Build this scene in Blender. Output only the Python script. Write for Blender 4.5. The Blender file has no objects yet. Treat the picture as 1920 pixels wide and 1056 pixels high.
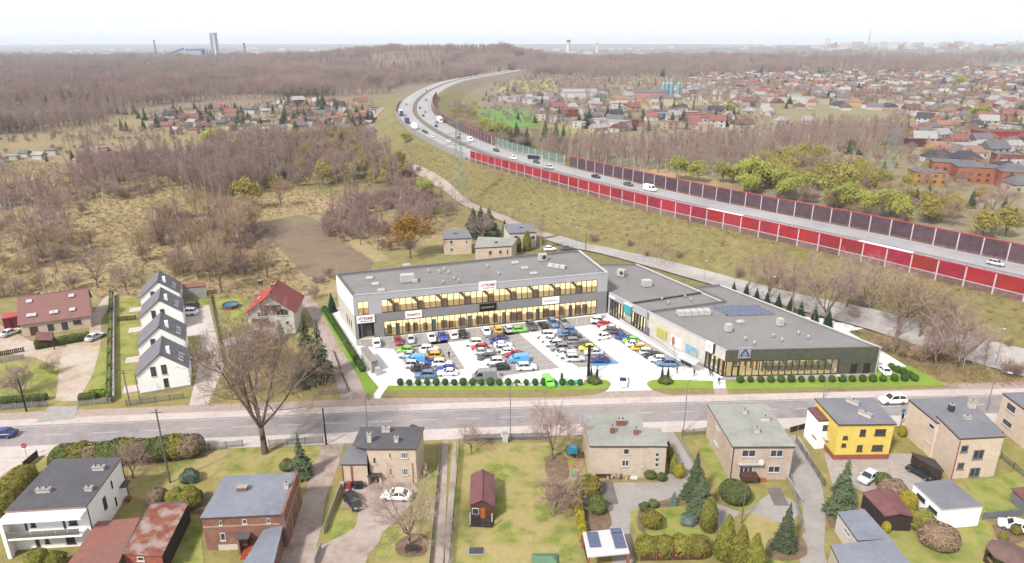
import bpy, bmesh, math, random
import numpy as np
from mathutils import Vector, Matrix, noise
S = bpy.context.scene
COL = S.collection
R = math.radians
# ------------------------------------------------------------------ camera, sky, sun, exposure
CAM_H, FPX, PITCH = 62.0, 1280.0, math.atan(448.0 / 1280.0)
cd = bpy.data.cameras.new('camera'); cam = bpy.data.objects.new('camera', cd); COL.objects.link(cam)
cam.location = (0, 0, CAM_H); cam.rotation_euler = (R(90) - PITCH, 0, 0)
cd.sensor_width = 36; cd.lens = 24; cd.clip_start = 1; cd.clip_end = 60000
S.camera = cam
SUN_EL, SUN_AZ = R(45), R(220)          # azimuth clockwise from +Y: light comes from the left, a little behind the camera
W = bpy.data.worlds.new('World'); S.world = W; W.use_nodes = True
wn, wl = W.node_tree.nodes, W.node_tree.links
bg = wn['Background']
sky = wn.new('ShaderNodeTexSky'); sky.sky_type = 'NISHITA'; sky.sun_disc = False
sky.sun_elevation = SUN_EL; sky.sun_rotation = SUN_AZ; sky.air_density = 1.0; sky.dust_density = 3.0; sky.ozone_density = 1.0
hs = wn.new('ShaderNodeHueSaturation'); hs.inputs['Saturation'].default_value = 0.34
mixw = wn.new('ShaderNodeMix'); mixw.data_type = 'RGBA'; mixw.inputs[0].default_value = 0.82
mixw.inputs[7].default_value = (7.6, 7.7, 8.0, 1)       # thin even cloud veil over the whole sky
wl.new(sky.outputs[0], hs.inputs['Color']); wl.new(hs.outputs[0], mixw.inputs[6]); wl.new(mixw.outputs[2], bg.inputs[0])
bg.inputs[1].default_value = 0.080
sl = bpy.data.lights.new('sun', 'SUN'); sl.energy = 3.0; sl.angle = R(6); sl.color = (1, 0.955, 0.89)
sun = bpy.data.objects.new('sun', sl); COL.objects.link(sun)
to_sun = Vector((math.sin(SUN_AZ) * math.cos(SUN_EL), math.cos(SUN_AZ) * math.cos(SUN_EL), math.sin(SUN_EL)))
sun.rotation_euler = to_sun.to_track_quat('Z', 'Y').to_euler(); sun.location = (0, 0, 300)
vs = S.view_settings; vs.view_transform = 'Standard'; vs.look = 'None'; vs.exposure = 1.0; vs.gamma = 1.0; vs.use_curve_mapping = False
cy = S.cycles
cy.use_denoising = True; cy.max_bounces = 5; cy.diffuse_bounces = 2; cy.glossy_bounces = 2; cy.transmission_bounces = 4; cy.transparent_max_bounces = 12
cy.volume_bounces = 0; cy.use_adaptive_sampling = True; cy.adaptive_threshold = 0.02; cy.caustics_reflective = False; cy.caustics_refractive = False
S.render.use_persistent_data = False

# ------------------------------------------------------------------ materials
MATS = {}
KEXP = 2.2                              # a surface of albedo a shows as about a * KEXP in this light
def C(r, g, b):
    """albedo of a surface that shows as sRGB r, g, b in daylight at this exposure"""
    return tuple(min(0.86, v / KEXP) for v in lin((r, g, b)))
def lin(c):
    """sRGB 0-255 triple -> linear"""
    return tuple(((v / 255) / 12.92 if v / 255 <= 0.04045 else ((v / 255 + 0.055) / 1.055) ** 2.4) for v in c)
def CW(r, g, b):
    """the same for upright surfaces, which get less of the sky"""
    return tuple(min(0.82, v / 1.6) for v in lin((r, g, b)))
def mat(name, col, col2=None, scale=1.0, rough=0.85, metal=0.0, bump=0.0, bscale=None, objcol=False, vary=0.0, emit=None, estr=0.0,
        alpha=None, trans=0.0, vcol=None, detail=4.0, col3=None, scale3=0.15, spec=0.3, contrast=(0.35, 0.65), wave=None, translucent=0.0, grime=None):
    """principled material: two-tone noise in world space, optional third large-scale tone, per-object colour, relief"""
    if name in MATS: return MATS[name]
    m = bpy.data.materials.new(name); m.use_nodes = True; MATS[name] = m
    n, l = m.node_tree.nodes, m.node_tree.links
    b = n['Principled BSDF']
    b.inputs['Roughness'].default_value = rough; b.inputs['Metallic'].default_value = metal
    b.inputs['Specular IOR Level'].default_value = spec
    c = None
    geo = n.new('ShaderNodeNewGeometry')
    def rgb(v):
        x = n.new('ShaderNodeRGB'); x.outputs[0].default_value = (*v, 1); return x.outputs[0]
    def mix(f, a, bb, mode='MIX'):
        x = n.new('ShaderNodeMix'); x.data_type = 'RGBA'; x.blend_type = mode; x.clamp_factor = True
        if isinstance(f, float): x.inputs[0].default_value = f
        else: l.new(f, x.inputs[0])
        l.new(a, x.inputs[6]); l.new(bb, x.inputs[7]); return x.outputs[2]
    def nz(sc, lo, hi, det=detail):
        t = n.new('ShaderNodeTexNoise'); t.inputs['Scale'].default_value = sc; t.inputs['Detail'].default_value = det; t.inputs['Roughness'].default_value = 0.62
        l.new(geo.outputs['Position'], t.inputs['Vector'])
        r = n.new('ShaderNodeMapRange'); r.inputs[1].default_value = lo; r.inputs[2].default_value = hi; l.new(t.outputs[0], r.inputs[0]); return r.outputs[0]
    if vcol:
        a = n.new('ShaderNodeVertexColor'); a.layer_name = vcol; c = a.outputs[0]
        if col2 is not None:
            k = mix(nz(scale, *contrast), rgb(col), rgb(col2)); c = mix(1.0, c, k, 'MULTIPLY')
            if col3 is not None: c = mix(1.0, c, mix(nz(scale3, *contrast), rgb((1, 1, 1)), rgb(col3)), 'MULTIPLY')
    elif objcol:
        o = n.new('ShaderNodeObjectInfo'); c = o.outputs['Color']
        if col2 is not None: c = mix(1.0, c, mix(nz(scale, *contrast), rgb(col), rgb(col2)), 'MULTIPLY')
    else:
        c = rgb(col)
        if col2 is not None: c = mix(nz(scale, *contrast), c, rgb(col2))
        if col3 is not None: c = mix(nz(scale3, *contrast), c, rgb(col3))
    if wave:
        wv = n.new('ShaderNodeTexWave'); wv.bands_direction = wave[0]; wv.inputs['Scale'].default_value = wave[1]; wv.inputs['Distortion'].default_value = wave[2]
        l.new(geo.outputs['Position'], wv.inputs['Vector']); c = mix(wv.outputs['Fac'], c, rgb(wave[3]))
    g_ = (0.13 if rough >= 0.7 else 0.0) if grime is None else grime
    if g_:                                                     # fine weathering at two scales
        k1 = mix(nz(1.1, .25, .75, 8.0), rgb((1 - g_, 1 - g_, 1 - g_)), rgb((1 + g_ * .7, 1 + g_ * .7, 1 + g_ * .7))); c = mix(1.0, c, k1, 'MULTIPLY')
        k2 = mix(nz(5.5, .3, .7, 3.0), rgb((1 - g_ * .7, 1 - g_ * .7, 1 - g_ * .7)), rgb((1 + g_ * .5, 1 + g_ * .5, 1 + g_ * .5))); c = mix(1.0, c, k2, 'MULTIPLY')
    if vary:
        o = n.new('ShaderNodeObjectInfo'); h = n.new('ShaderNodeHueSaturation')
        r = n.new('ShaderNodeMapRange'); r.inputs[3].default_value = 1 - vary; r.inputs[4].default_value = 1 + vary; l.new(o.outputs['Random'], r.inputs[0])
        r2 = n.new('ShaderNodeMapRange'); r2.inputs[3].default_value = 0.5 - vary * 0.06; r2.inputs[4].default_value = 0.5 + vary * 0.06
        mm = n.new('ShaderNodeMath'); mm.operation = 'MULTIPLY'; mm.inputs[1].default_value = 7.31; fr = n.new('ShaderNodeMath'); fr.operation = 'FRACT'
        l.new(o.outputs['Random'], mm.inputs[0]); l.new(mm.outputs[0], fr.inputs[0]); l.new(fr.outputs[0], r2.inputs[0])
        l.new(r.outputs[0], h.inputs['Value']); l.new(r2.outputs[0], h.inputs['Hue']); l.new(c, h.inputs['Color']); c = h.outputs[0]
    l.new(c, b.inputs['Base Color'])
    if bump:
        t = n.new('ShaderNodeTexNoise'); t.inputs['Scale'].default_value = bscale or scale * 4; t.inputs['Detail'].default_value = 3
        l.new(geo.outputs['Position'], t.inputs['Vector'])
        bu = n.new('ShaderNodeBump'); bu.inputs['Strength'].default_value = bump; bu.inputs['Distance'].default_value = 0.1
        l.new(t.outputs[0], bu.inputs['Height']); l.new(bu.outputs[0], b.inputs['Normal'])
    if emit is not None:
        b.inputs['Emission Color'].default_value = (*emit, 1); b.inputs['Emission Strength'].default_value = estr
    if translucent:
        tr = n.new('ShaderNodeBsdfTranslucent'); l.new(c, tr.inputs[0]); ms = n.new('ShaderNodeMixShader'); ms.inputs[0].default_value = translucent
        l.new(b.outputs[0], ms.inputs[1]); l.new(tr.outputs[0], ms.inputs[2]); l.new(ms.outputs[0], n['Material Output'].inputs[0])
    if alpha is not None:
        tp = n.new('ShaderNodeBsdfTransparent'); ms = n.new('ShaderNodeMixShader'); ms.inputs[0].default_value = alpha
        l.new(tp.outputs[0], ms.inputs[1]); l.new(b.outputs[0], ms.inputs[2]); l.new(ms.outputs[0], n['Material Output'].inputs[0])
    return m

# ------------------------------------------------------------------ mesh building
class MB:
    """collects shapes and links them as ONE mesh object"""
    def __init__(s): s.v = []; s.f = []; s.m = []; s.n = 0; s.c = 0
    def raw(s, v, f, mi=0):
        o = s.n; s.v.extend([tuple(p) for p in v]); s.n += len(v)
        s.f.extend([tuple(o + i for i in q) for q in f]); s.m.extend([mi] * len(f)); return s
    def box(s, c, d, rz=0.0, mi=0, taper=1.0, bottom=True):
        cx, cy_, cz = c; a, b, h = d[0] / 2, d[1] / 2, d[2] / 2; ca, sa = math.cos(rz), math.sin(rz); P = []
        for z, k in ((-h, 1.0), (h, taper)):
            for x, y in ((-a * k, -b * k), (a * k, -b * k), (a * k, b * k), (-a * k, b * k)):
                P.append((cx + x * ca - y * sa, cy_ + x * sa + y * ca, cz + z))
        F = [(4, 5, 6, 7), (0, 1, 5, 4), (1, 2, 6, 5), (2, 3, 7, 6), (3, 0, 4, 7)]
        if bottom: F.append((3, 2, 1, 0))
        return s.raw(P, F, mi)
    def prism(s, poly, z0, z1, mi=0, mtop=None, cap=True, bottom=True):
        n = len(poly)
        if sum(poly[i][0] * poly[(i + 1) % n][1] - poly[(i + 1) % n][0] * poly[i][1] for i in range(n)) < 0: poly = poly[::-1]
        z1s = z1 if isinstance(z1, (list, tuple)) else [z1] * n
        P = [(p[0], p[1], z0) for p in poly] + [(p[0], p[1], z1s[i]) for i, p in enumerate(poly)]
        s.raw(P, [(i, (i + 1) % n, n + (i + 1) % n, n + i) for i in range(n)], mi)
        o = s.n - 2 * n
        if cap: s.f.append(tuple(o + n + i for i in range(n))); s.m.append(mi if mtop is None else mtop)
        if bottom: s.f.append(tuple(o + i for i in reversed(range(n)))); s.m.append(mi)
        return s
    def tube(s, p0, p1, r0, r1=None, n=6, mi=0, cap=True):
        p0, p1 = Vector(p0), Vector(p1); r1 = r0 if r1 is None else r1
        d = (p1 - p0); L = d.length
        if L < 1e-6: return s
        d /= L; u = d.orthogonal().normalized(); w = d.cross(u); P = []
        for p, r in ((p0, r0), (p1, r1)):
            for i in range(n):
                a = 2 * math.pi * i / n; P.append(p + u * (r * math.cos(a)) + w * (r * math.sin(a)))
        F = [(i, (i + 1) % n, n + (i + 1) % n, n + i) for i in range(n)]
        if cap: F += [tuple(range(n, 2 * n)), tuple(reversed(range(n)))]
        return s.raw(P, F, mi)
    def path(s, pts, rad, n=6, mi=0):
        for i in range(len(pts) - 1): s.tube(pts[i], pts[i + 1], rad[i], rad[i + 1], n, mi, cap=(i == len(pts) - 2))
        return s
    def lathe(s, c, prof, n=12, mi=0):
        P = []; m = len(prof)
        for r, z in prof:
            for i in range(n):
                a = 2 * math.pi * i / n; P.append((c[0] + r * math.cos(a), c[1] + r * math.sin(a), c[2] + z))
        F = [(j * n + i, j * n + (i + 1) % n, (j + 1) * n + (i + 1) % n, (j + 1) * n + i) for j in range(m - 1) for i in range(n)]
        F += [tuple(reversed(range(n))), tuple(range((m - 1) * n, m * n))]
        return s.raw(P, F, mi)
    def quad(s, a, b, c, d, mi=0): return s.raw([a, b, c, d], [(0, 1, 2, 3)], mi)
    def mesh(s, name, mats, smooth=False):
        me = bpy.data.meshes.new(name)
        me.from_pydata(s.v, [], s.f)
        for m in (mats if isinstance(mats, (list, tuple)) else [mats]): me.materials.append(m)
        if any(s.m): me.polygons.foreach_set('material_index', s.m)
        if smooth: me.polygons.foreach_set('use_smooth', [True] * len(s.f))
        me.update(); return me
    def build(s, name, mats, parent=None, loc=(0, 0, 0), rz=0.0, smooth=False):
        return link(name, s.mesh(name, mats, smooth), parent, loc, rz)
def link(name, me, parent=None, loc=(0, 0, 0), rz=0.0, scale=None, color=None):
    o = bpy.data.objects.new(name, me); COL.objects.link(o); o.location = loc; o.rotation_euler = (0, 0, rz)
    if scale is not None: o.scale = scale if isinstance(scale, (tuple, list)) else (scale,) * 3
    if parent is not None: o.parent = parent
    if color is not None: o.color = (*color, 1)
    return o
def tag(o, label, cat, group=None, kind=None):
    if label: o['label'] = label
    if cat: o['category'] = cat
    if group: o['group'] = group
    if kind: o['kind'] = kind
    return o
def thing(name, label, cat, loc=(0, 0, 0), rz=0.0, group=None, scale=None):
    o = link(name, None, None, loc, rz, scale); o.empty_display_size = 0.3; return tag(o, label, cat, group)
def struct(o): o['kind'] = 'structure'; return o
def copy_tree(o, parent=None, loc=None, rz=None, scale=None):
    c = o.copy(); COL.objects.link(c); c.parent = parent
    if loc is not None: c.location = loc
    if rz is not None: c.rotation_euler = (0, 0, rz)
    if scale is not None: c.scale = scale if isinstance(scale, (tuple, list)) else (scale,) * 3
    for ch in CHILDREN.get(o.name, ()) or o.children: copy_tree(ch, c)
    return c
CHILDREN = {}
ORD = ['first', 'second', 'third', 'fourth', 'fifth', 'sixth', 'seventh', 'eighth', 'ninth', 'tenth', 'eleventh', 'twelfth', 'thirteenth', 'fourteenth', 'fifteenth',
       'sixteenth', 'seventeenth', 'eighteenth', 'nineteenth', 'twentieth']
def ordinal(i):
    if i < 20: return ORD[i]
    t = ['', '', 'twenty', 'thirty', 'forty', 'fifty', 'sixty', 'seventy', 'eighty', 'ninety'][(i + 1) // 10]; u = (i + 1) % 10
    return (t[:-1] + 'ieth') if u == 0 else t + '-' + ORD[u - 1]

# ------------------------------------------------------------------ survey: photo point -> place on the ground
cP, sP = math.cos(PITCH), math.sin(PITCH)
def ray(px, py):
    u, v = (px - 960) / FPX, (py - 528) / FPX
    return Vector((u, cP - v * sP, -(sP + v * cP)))
def at(px, py, z=0.0):
    d = ray(px, py); t = (z - CAM_H) / d.z; return Vector((d.x * t, d.y * t, z))
def up(px, py, base):
    """height of the point above the ground place BASE that the photo shows at row PY"""
    d = ray(px, py); t = base[1] / d.y; return CAM_H + d.z * t
# ------------------------------------------------------------------ terrain
HW_Z = 9.0
near_px = [(1918, 564), (1700, 510), (1500, 460), (1300, 415), (1160, 380), (1000, 336), (870, 298), (805, 268), (765, 243), (745, 222), (742, 206), (755, 187), (788, 167), (835, 151), (890, 142), (930, 137)]
E = [at(x, y, HW_Z) for x, y in near_px]
E = [E[0] + (E[0] - E[1]) * 4.0] + E
E[-1] = E[-2] + (E[-2] - E[-3]).normalized() * 260
def catmull(P, k):
    out = []; n = len(P)
    for i in range(n - 1):
        p0, p1, p2, p3 = P[max(i - 1, 0)], P[i], P[i + 1], P[min(i + 2, n - 1)]
        for j in range(k):
            t = j / k; out.append(0.5 * ((2 * p1) + (p2 - p0) * t + (2 * p0 - 5 * p1 + 4 * p2 - p3) * t * t + (3 * p1 - p0 - 3 * p2 + p3) * t ** 3))
    out.append(P[-1]); return out
def resample(P, step):
    out = [P[0].copy()]; acc = 0.0
    for a, b in zip(P, P[1:]):
        L = (b - a).length; s = step - acc
        while s <= L: out.append(a + (b - a) * (s / L)); s += step
        acc = (acc + L) % step
    return out
edge = resample(catmull(E, 12), 6.0)
for _ in range(10):
    edge = [edge[0]] + [(edge[i - 1] + edge[i] * 2 + edge[i + 1]) / 4 for i in range(1, len(edge) - 1)] + [edge[-1]]
edge = resample(edge, 4.0)
def offset(P, d):
    out = []
    for i, p in enumerate(P):
        t = (P[min(i + 1, len(P) - 1)] - P[max(i - 1, 0)]); t.z = 0; t.normalize(); out.append(p + Vector((t.y, -t.x, 0)) * d)
    return out
HWW = 31.0                                # wall to wall
axis = offset(edge, HWW / 2)
if (axis[5] - Vector((400, 400, 0))).length > (edge[5] - Vector((400, 400, 0))).length: axis = offset(edge, -HWW / 2); SIDE = -1.0
else: SIDE = 1.0
AX = np.array([(p.x, p.y) for p in axis])
def seg_dist(X, Y, PL):
    D = np.full(X.shape, 1e9)
    for a, b in zip(PL[:-1], PL[1:]):
        d = b - a; L2 = d @ d; t = np.clip(((X - a[0]) * d[0] + (Y - a[1]) * d[1]) / L2, 0, 1)
        D = np.minimum(D, (X - a[0] - t * d[0]) ** 2 + (Y - a[1] - t * d[1]) ** 2)
    return np.sqrt(D)
def ss(x, a, b):
    t = np.clip((x - a) / (b - a), 0, 1); return t * t * (3 - 2 * t)
def base_h(X, Y):
    """natural ground without the motorway bank"""
    g = lambda cx, cy_, sx, sy, h, rot=0.0: h * np.exp(-((((X - cx) * math.cos(rot) + (Y - cy_) * math.sin(rot)) / sx) ** 2 + ((-(X - cx) * math.sin(rot) + (Y - cy_) * math.cos(rot)) / sy) ** 2))
    z = g(-260, 2050, 330, 330, 37) + g(-20, 1980, 120, 260, 14) + g(560, 2100, 420, 380, 12) + g(-900, 2300, 700, 420, 8)
    z = z + g(3300, 4600, 1500, 900, 40) + g(2000, 5200, 1200, 700, 26) + g(1250, 1900, 500, 350, 10) + g(4600, 3500, 900, 800, 30)
    z = z + g(1500, 9500, 5000, 1500, 42) + g(-4500, 12000, 6000, 1800, 40)
    f = ss(np.hypot(X, Y), 500, 1400)
    return z + f * 2.0 * np.sin(X / 170.0 + 1.0) * np.sin(Y / 210.0)
def height(X, Y):
    X = np.asarray(X, float); Y = np.asarray(Y, float); z = base_h(X, Y)
    D = seg_dist(X, Y, AX[::4])
    bank = HW_Z - 0.25 - np.maximum(0, D - HWW / 2 - 1.5) / 2.1
    top = D < HWW / 2 + 1.5
    return np.where(top, HW_Z - 0.25, np.maximum(z, bank))
def hz(x, y): return float(height(np.array([x]), np.array([y]))[0])
def ground(px, py):
    """where the sight line of a photo point meets the ground"""
    d = ray(px, py); ts = np.concatenate([np.linspace(40, 700, 500), np.geomspace(701, 14000, 700)])
    X, Y, Z = d.x * ts, d.y * ts, CAM_H + d.z * ts
    k = np.argmax(Z <= height(X, Y))
    if k == 0: k = len(ts) - 1
    a, b = ts[k - 1], ts[k]
    t = np.linspace(a, b, 30); q = np.argmax(CAM_H + d.z * t <= height(d.x * t, d.y * t)); t = t[q]
    return Vector((d.x * t, d.y * t, hz(d.x * t, d.y * t)))
def axis_grid(lo, hi, dense_lo, dense_hi, step, grow):
    a = list(np.arange(dense_lo, dense_hi + step, step)); s = step; x = a[-1]
    while x < hi: s *= grow; x += s; a.append(x)
    s = step; x = a[0]; pre = []
    while x > lo: s *= grow; x -= s; pre.append(x)
    return np.array(pre[::-1] + a)
gx = axis_grid(-14000, 14000, -230, 300, 3.0, 1.07); gy = axis_grid(-400, 20000, 40, 560, 3.0, 1.06)
GX, GY = np.meshgrid(gx, gy); GZ = height(GX, GY)
def inside(X, Y, poly):
    r = np.zeros(X.shape, bool); n = len(poly)
    for i in range(n):
        x0, y0 = poly[i][0], poly[i][1]; x1, y1 = poly[(i + 1) % n][0], poly[(i + 1) % n][1]
        if y0 == y1: continue
        c = ((y0 > Y) != (y1 > Y)) & (X < (x1 - x0) * (Y - y0) / (y1 - y0) + x0); r ^= c
    return r
DRY, OLIVE, WOODFLOOR, GREEN, MEADOW, TOWN = C(*(204, 180, 142)), C(*(160, 150, 104)), C(*(168, 146, 136)), C(*(132, 150, 78)), C(*(176, 166, 116)), C(*(176, 164, 140))
VC = np.empty(GX.shape + (3,)); VC[:] = MEADOW
def paint(poly, c):
    VC[inside(GX, GY, poly)] = c
def gp(*pts): return [ground(x, y) for x, y in pts]
DIST = np.hypot(GX, GY)
VC[(DIST > 560)] = WOODFLOOR
far = (DIST > 2600); VC[far] = C(*(134, 138, 128))
paint([(-30, 250), (240, 120), (700, 250), (1600, 900), (1500, 1900), (300, 1500), (40, 800), (60, 420)], TOWN)
paint(gp((0, 316), (360, 312), (705, 262), (705, 200), (300, 205), (0, 250)), C(*(182, 162, 130)))
paint(gp((0, 560), (640, 560), (660, 380), (560, 350), (380, 380), (200, 330), (0, 300)), DRY)
paint(gp((660, 470), (820, 460), (1060, 420), (900, 330), (760, 270), (735, 300), (740, 360), (640, 380)), DRY)
paint(gp((930, 172), (1045, 172), (1040, 148), (960, 148)), C(196, 190, 130)); paint(gp((1195, 318), (1270, 318), (1385, 348), (1330, 350), (1210, 330)), C(222, 190, 150))
paint(gp((1060, 236), (1118, 232), (1130, 252), (1066, 252)), C(190, 188, 116)); paint(gp((1180, 184), (1360, 190), (1370, 208), (1210, 204), (1090, 188)), C(206, 186, 156)); paint(gp((1230, 176), (1340, 178), (1350, 190), (1240, 188)), C(226, 214, 204))
paint(gp((0, 318), (230, 312), (340, 318), (330, 335), (200, 330), (0, 345)), C(214, 184, 150)); paint(gp((480, 392), (620, 372), (740, 362), (700, 385), (560, 402)), C(222, 190, 158)); paint(gp((1610, 192), (1670, 190), (1650, 200)), C(140, 176, 90))
DB = seg_dist(GX, GY, AX[::4])
VC[(DB < 62) & (DIST < 900)] = OLIVE
VC[(GY < 122)] = C(*(186, 172, 112))
nzv = np.array([noise.noise((x / 38, y / 38, 0)) + 0.5 * noise.noise((x / 12, y / 12, 3)) for x, y in zip(GX.ravel(), GY.ravel())]).reshape(GX.shape)
k = np.clip(0.5 + 0.9 * nzv, 0, 1)[..., None]
VC = VC * (1 - 0.35 * k) + np.array(C(*(150, 130, 92))) * 0.35 * k
def grid_mesh(name, GX, GY, GZ, m, VC=None):
    ny, nx = GX.shape; me = bpy.data.meshes.new(name)
    me.vertices.add(nx * ny); me.vertices.foreach_set('co', np.stack([GX, GY, GZ], -1).ravel())
    i = np.arange(ny - 1)[:, None] * nx + np.arange(nx - 1)[None]; q = np.stack([i, i + 1, i + 1 + nx, i + nx], -1).reshape(-1, 4)
    me.loops.add(q.size); me.loops.foreach_set('vertex_index', q.ravel()); me.polygons.add(len(q))
    me.polygons.foreach_set('loop_start', np.arange(len(q)) * 4); me.polygons.foreach_set('use_smooth', [True] * len(q))
    me.materials.append(m); me.update(calc_edges=True)
    if VC is not None:
        a = me.color_attributes.new('zone', 'FLOAT_COLOR', 'POINT'); a.data.foreach_set('color', np.concatenate([VC, np.ones(VC.shape[:2] + (1,))], -1).ravel())
    return me
m_ground = mat('ground_cover', (0.92, 0.90, 0.86), (1.32, 1.28, 1.20), scale=0.35, vcol='zone', col3=(0.80, 0.88, 0.72), scale3=0.045, rough=0.95, bump=0.5, bscale=1.5, detail=6)
struct(link('ground', grid_mesh('ground', GX, GY, GZ, m_ground, VC)))

def sheet(name, pts, m, z=0.004, px=True, kind='structure', thick=0.0):
    """a flat sheet on the level ground"""
    P = [at(x, y, z) for x, y in pts] if px else [Vector((p[0], p[1], z)) for p in pts]
    n_ = len(P)
    if sum(P[i].x * P[(i + 1) % n_].y - P[(i + 1) % n_].x * P[i].y for i in range(n_)) < 0: P = P[::-1]
    bm = bmesh.new(); f = bm.faces.new([bm.verts.new(p) for p in P]); f.normal_update(); bmesh.ops.triangulate(bm, faces=[f])
    me = bpy.data.meshes.new(name); bm.to_mesh(me); bm.free(); me.materials.append(m)
    o = link(name, me); o['kind'] = kind; return o
def patch(name, q, m, z=.3, n=14):
    A_, B_, C_, D_ = [ground(*v) for v in q]; b = MB(); V = []
    for j in range(n + 1):
        for i in range(n + 1): g_ = A_.lerp(B_, i / n).lerp(D_.lerp(C_, i / n), j / n); V.append((g_.x, g_.y, hz(g_.x, g_.y) + z))
    b.raw(V, [(j * (n + 1) + i, j * (n + 1) + i + 1, (j + 1) * (n + 1) + i + 1, (j + 1) * (n + 1) + i) for j in range(n) for i in range(n)]); return struct(b.build(name, m))
def curve_px(pts, k=6):
    V = [Vector((x, y, 0)) for x, y in pts]; return [(p.x, p.y) for p in catmull(V, k)]
def ribbon(name, pts, width, m, z=0.02, drape=True):
    """a track of given width along ground points"""
    P = resample(catmull([Vector((p[0], p[1], 0)) for p in pts], 10), 3.0); n = len(P); b = MB(); V = []
    for i, p in enumerate(P):
        t = (P[min(i + 1, n - 1)] - P[max(i - 1, 0)]).normalized(); w = (width(i / (n - 1)) if callable(width) else width) / 2
        for s in (-1, -0.33, 0.33, 1):
            x, y = p.x - t.y * w * s, p.y + t.x * w * s; V.append((x, y, (hz(x, y) if drape else 0) + z))
    b.raw(V, [(i * 4 + j + 1, i * 4 + j, i * 4 + 4 + j, i * 4 + 5 + j) for i in range(n - 1) for j in range(3)])
    o = b.build(name, m); return struct(o)
# ------------------------------------------------------------------ surfaces
m_asph = mat('road_asphalt', C(186, 177, 177), C(164, 156, 157), scale=0.5, col3=C(196, 184, 184), scale3=0.08, rough=0.9, bump=0.15, bscale=8)
m_hasph = mat('motorway_asphalt', C(205, 201, 205), C(188, 184, 190), scale=0.3, rough=0.9, col3=C(214, 210, 210), scale3=0.05)
m_pave = mat('pavement_slabs', C(240, 222, 216), C(226, 206, 200), scale=0.9, rough=0.9, col3=C(246, 234, 228), scale3=0.12)
m_paveg = mat('gravel_verge', C(218, 198, 188), C(200, 178, 166), scale=1.2, rough=0.95)
m_mark = mat('road_paint', C(250, 248, 246), C(232, 228, 226), scale=2.0, rough=0.7)
m_lot = mat('pale_lot_paving', (0.60, 0.59, 0.58), (0.52, 0.51, 0.50), scale=0.4, rough=0.85, col3=(0.66, 0.65, 0.645), scale3=0.05)
m_bay = mat('parking_bay_pavers', C(206, 198, 194), C(190, 182, 178), scale=1.5, rough=0.9)
m_lawn = mat('new_lawn', C(160, 196, 70), C(138, 178, 52), scale=0.8, rough=0.95, bump=0.4, bscale=9, col3=C(172, 202, 84), scale3=0.2)
m_verge = mat('dry_verge', C(186, 166, 120), C(160, 132, 100), scale=0.7, rough=0.95, bump=0.5, bscale=5, col3=C(170, 164, 90), scale3=0.3)
m_dirt = mat('dirt_track', C(212, 190, 180), C(178, 154, 142), scale=0.5, contrast=(.4, .6), rough=0.95, bump=0.4, bscale=4, col3=C(218, 200, 190), scale3=0.15)
m_sand = mat('sandy_yard', C(234, 210, 184), C(206, 176, 148), scale=0.4, contrast=(.4, .6), rough=0.95, bump=0.3, bscale=3, col3=C(236, 220, 206), scale3=0.12)
m_gray = mat('grey_concrete', C(196, 188, 184), C(178, 170, 166), scale=0.8, rough=0.9, col3=C(206, 198, 192), scale3=0.2)
m_field = mat('ploughed_field', C(174, 150, 128), C(148, 126, 108), scale=0.25, rough=1.0, wave=('DIAGONAL', .55, 1.2, C(150, 132, 110)), bump=0.6, bscale=3, col3=C(178, 160, 122), scale3=0.035, contrast=(.42, .6), grime=.22)
m_sport = mat('sports_field_turf', C(130, 182, 84), C(118, 170, 76), scale=0.1, rough=0.95)
patch('sports_field', ((880, 224), (915, 244), (1010, 246), (986, 203)), m_sport) if False else patch('sports_field', ((880, 206), (986, 203), (1018, 236), (905, 244)), m_sport)
m_garden = mat('garden_grass', C(192, 188, 104), C(144, 156, 72), scale=0.55, contrast=(.41, .58), rough=0.95, bump=0.5, bscale=6, col3=C(206, 186, 128), scale3=0.22)
m_garden2 = mat('garden_grass_fresh', C(180, 186, 96), C(136, 156, 62), scale=0.55, contrast=(.41, .58), rough=0.95, bump=0.5, bscale=6, col3=C(190, 184, 108), scale3=0.22)
m_straw = mat('straw_patch', C(214, 188, 150), C(192, 164, 126), scale=0.3, rough=1.0, bump=0.4, bscale=2, col3=C(196, 182, 128), scale3=0.08)
m_conc = mat('concrete', C(206, 202, 198), C(188, 184, 178), scale=1.2, rough=0.85)
m_kerb = mat('kerb_stone', C(220, 214, 210), C(200, 194, 190), scale=2, rough=0.85)

# ------------------------------------------------------------------ main street
def street_y(x):
    a, b, c = (-85.5, 98.7), (13.2, 106.0), (86.0, 109.6)
    return (a[1] * (x - b[0]) * (x - c[0]) / ((a[0] - b[0]) * (a[0] - c[0])) + b[1] * (x - a[0]) * (x - c[0]) / ((b[0] - a[0]) * (b[0] - c[0])) + c[1] * (x - a[0]) * (x - b[0]) / ((c[0] - a[0]) * (c[0] - b[0])))
def ST(s, t):
    sl_ = (street_y(s + 0.5) - street_y(s - 0.5)); L = math.hypot(1, sl_); return (s - sl_ * t / L, street_y(s) + t / L)
STANG = lambda s: math.atan(street_y(s + 0.5) - street_y(s - 0.5))
def strip(name, s0, s1, t0, t1, m, z, step=6.0, parent=None, thick=None):
    n = max(1, int((s1 - s0) / step)); ss_ = [s0 + (s1 - s0) * i / n for i in range(n + 1)]; b = MB()
    V = []
    for s in ss_:
        a0 = t0(s) if callable(t0) else t0; a1 = t1(s) if callable(t1) else t1
        V += [(*ST(s, a0), z), (*ST(s, a1), z)]
    b.raw(V, [(2 * i, 2 * i + 2, 2 * i + 3, 2 * i + 1) for i in range(n)])
    if thick:
        for k in (0, 1):
            P = V[k::2]; o = [(p[0], p[1], z - thick) for p in P]
            b.raw(P + o, [(i, i + 1, n + 2 + i, n + 1 + i) for i in range(n)])
    o = b.build(name, m, parent); return o
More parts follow.
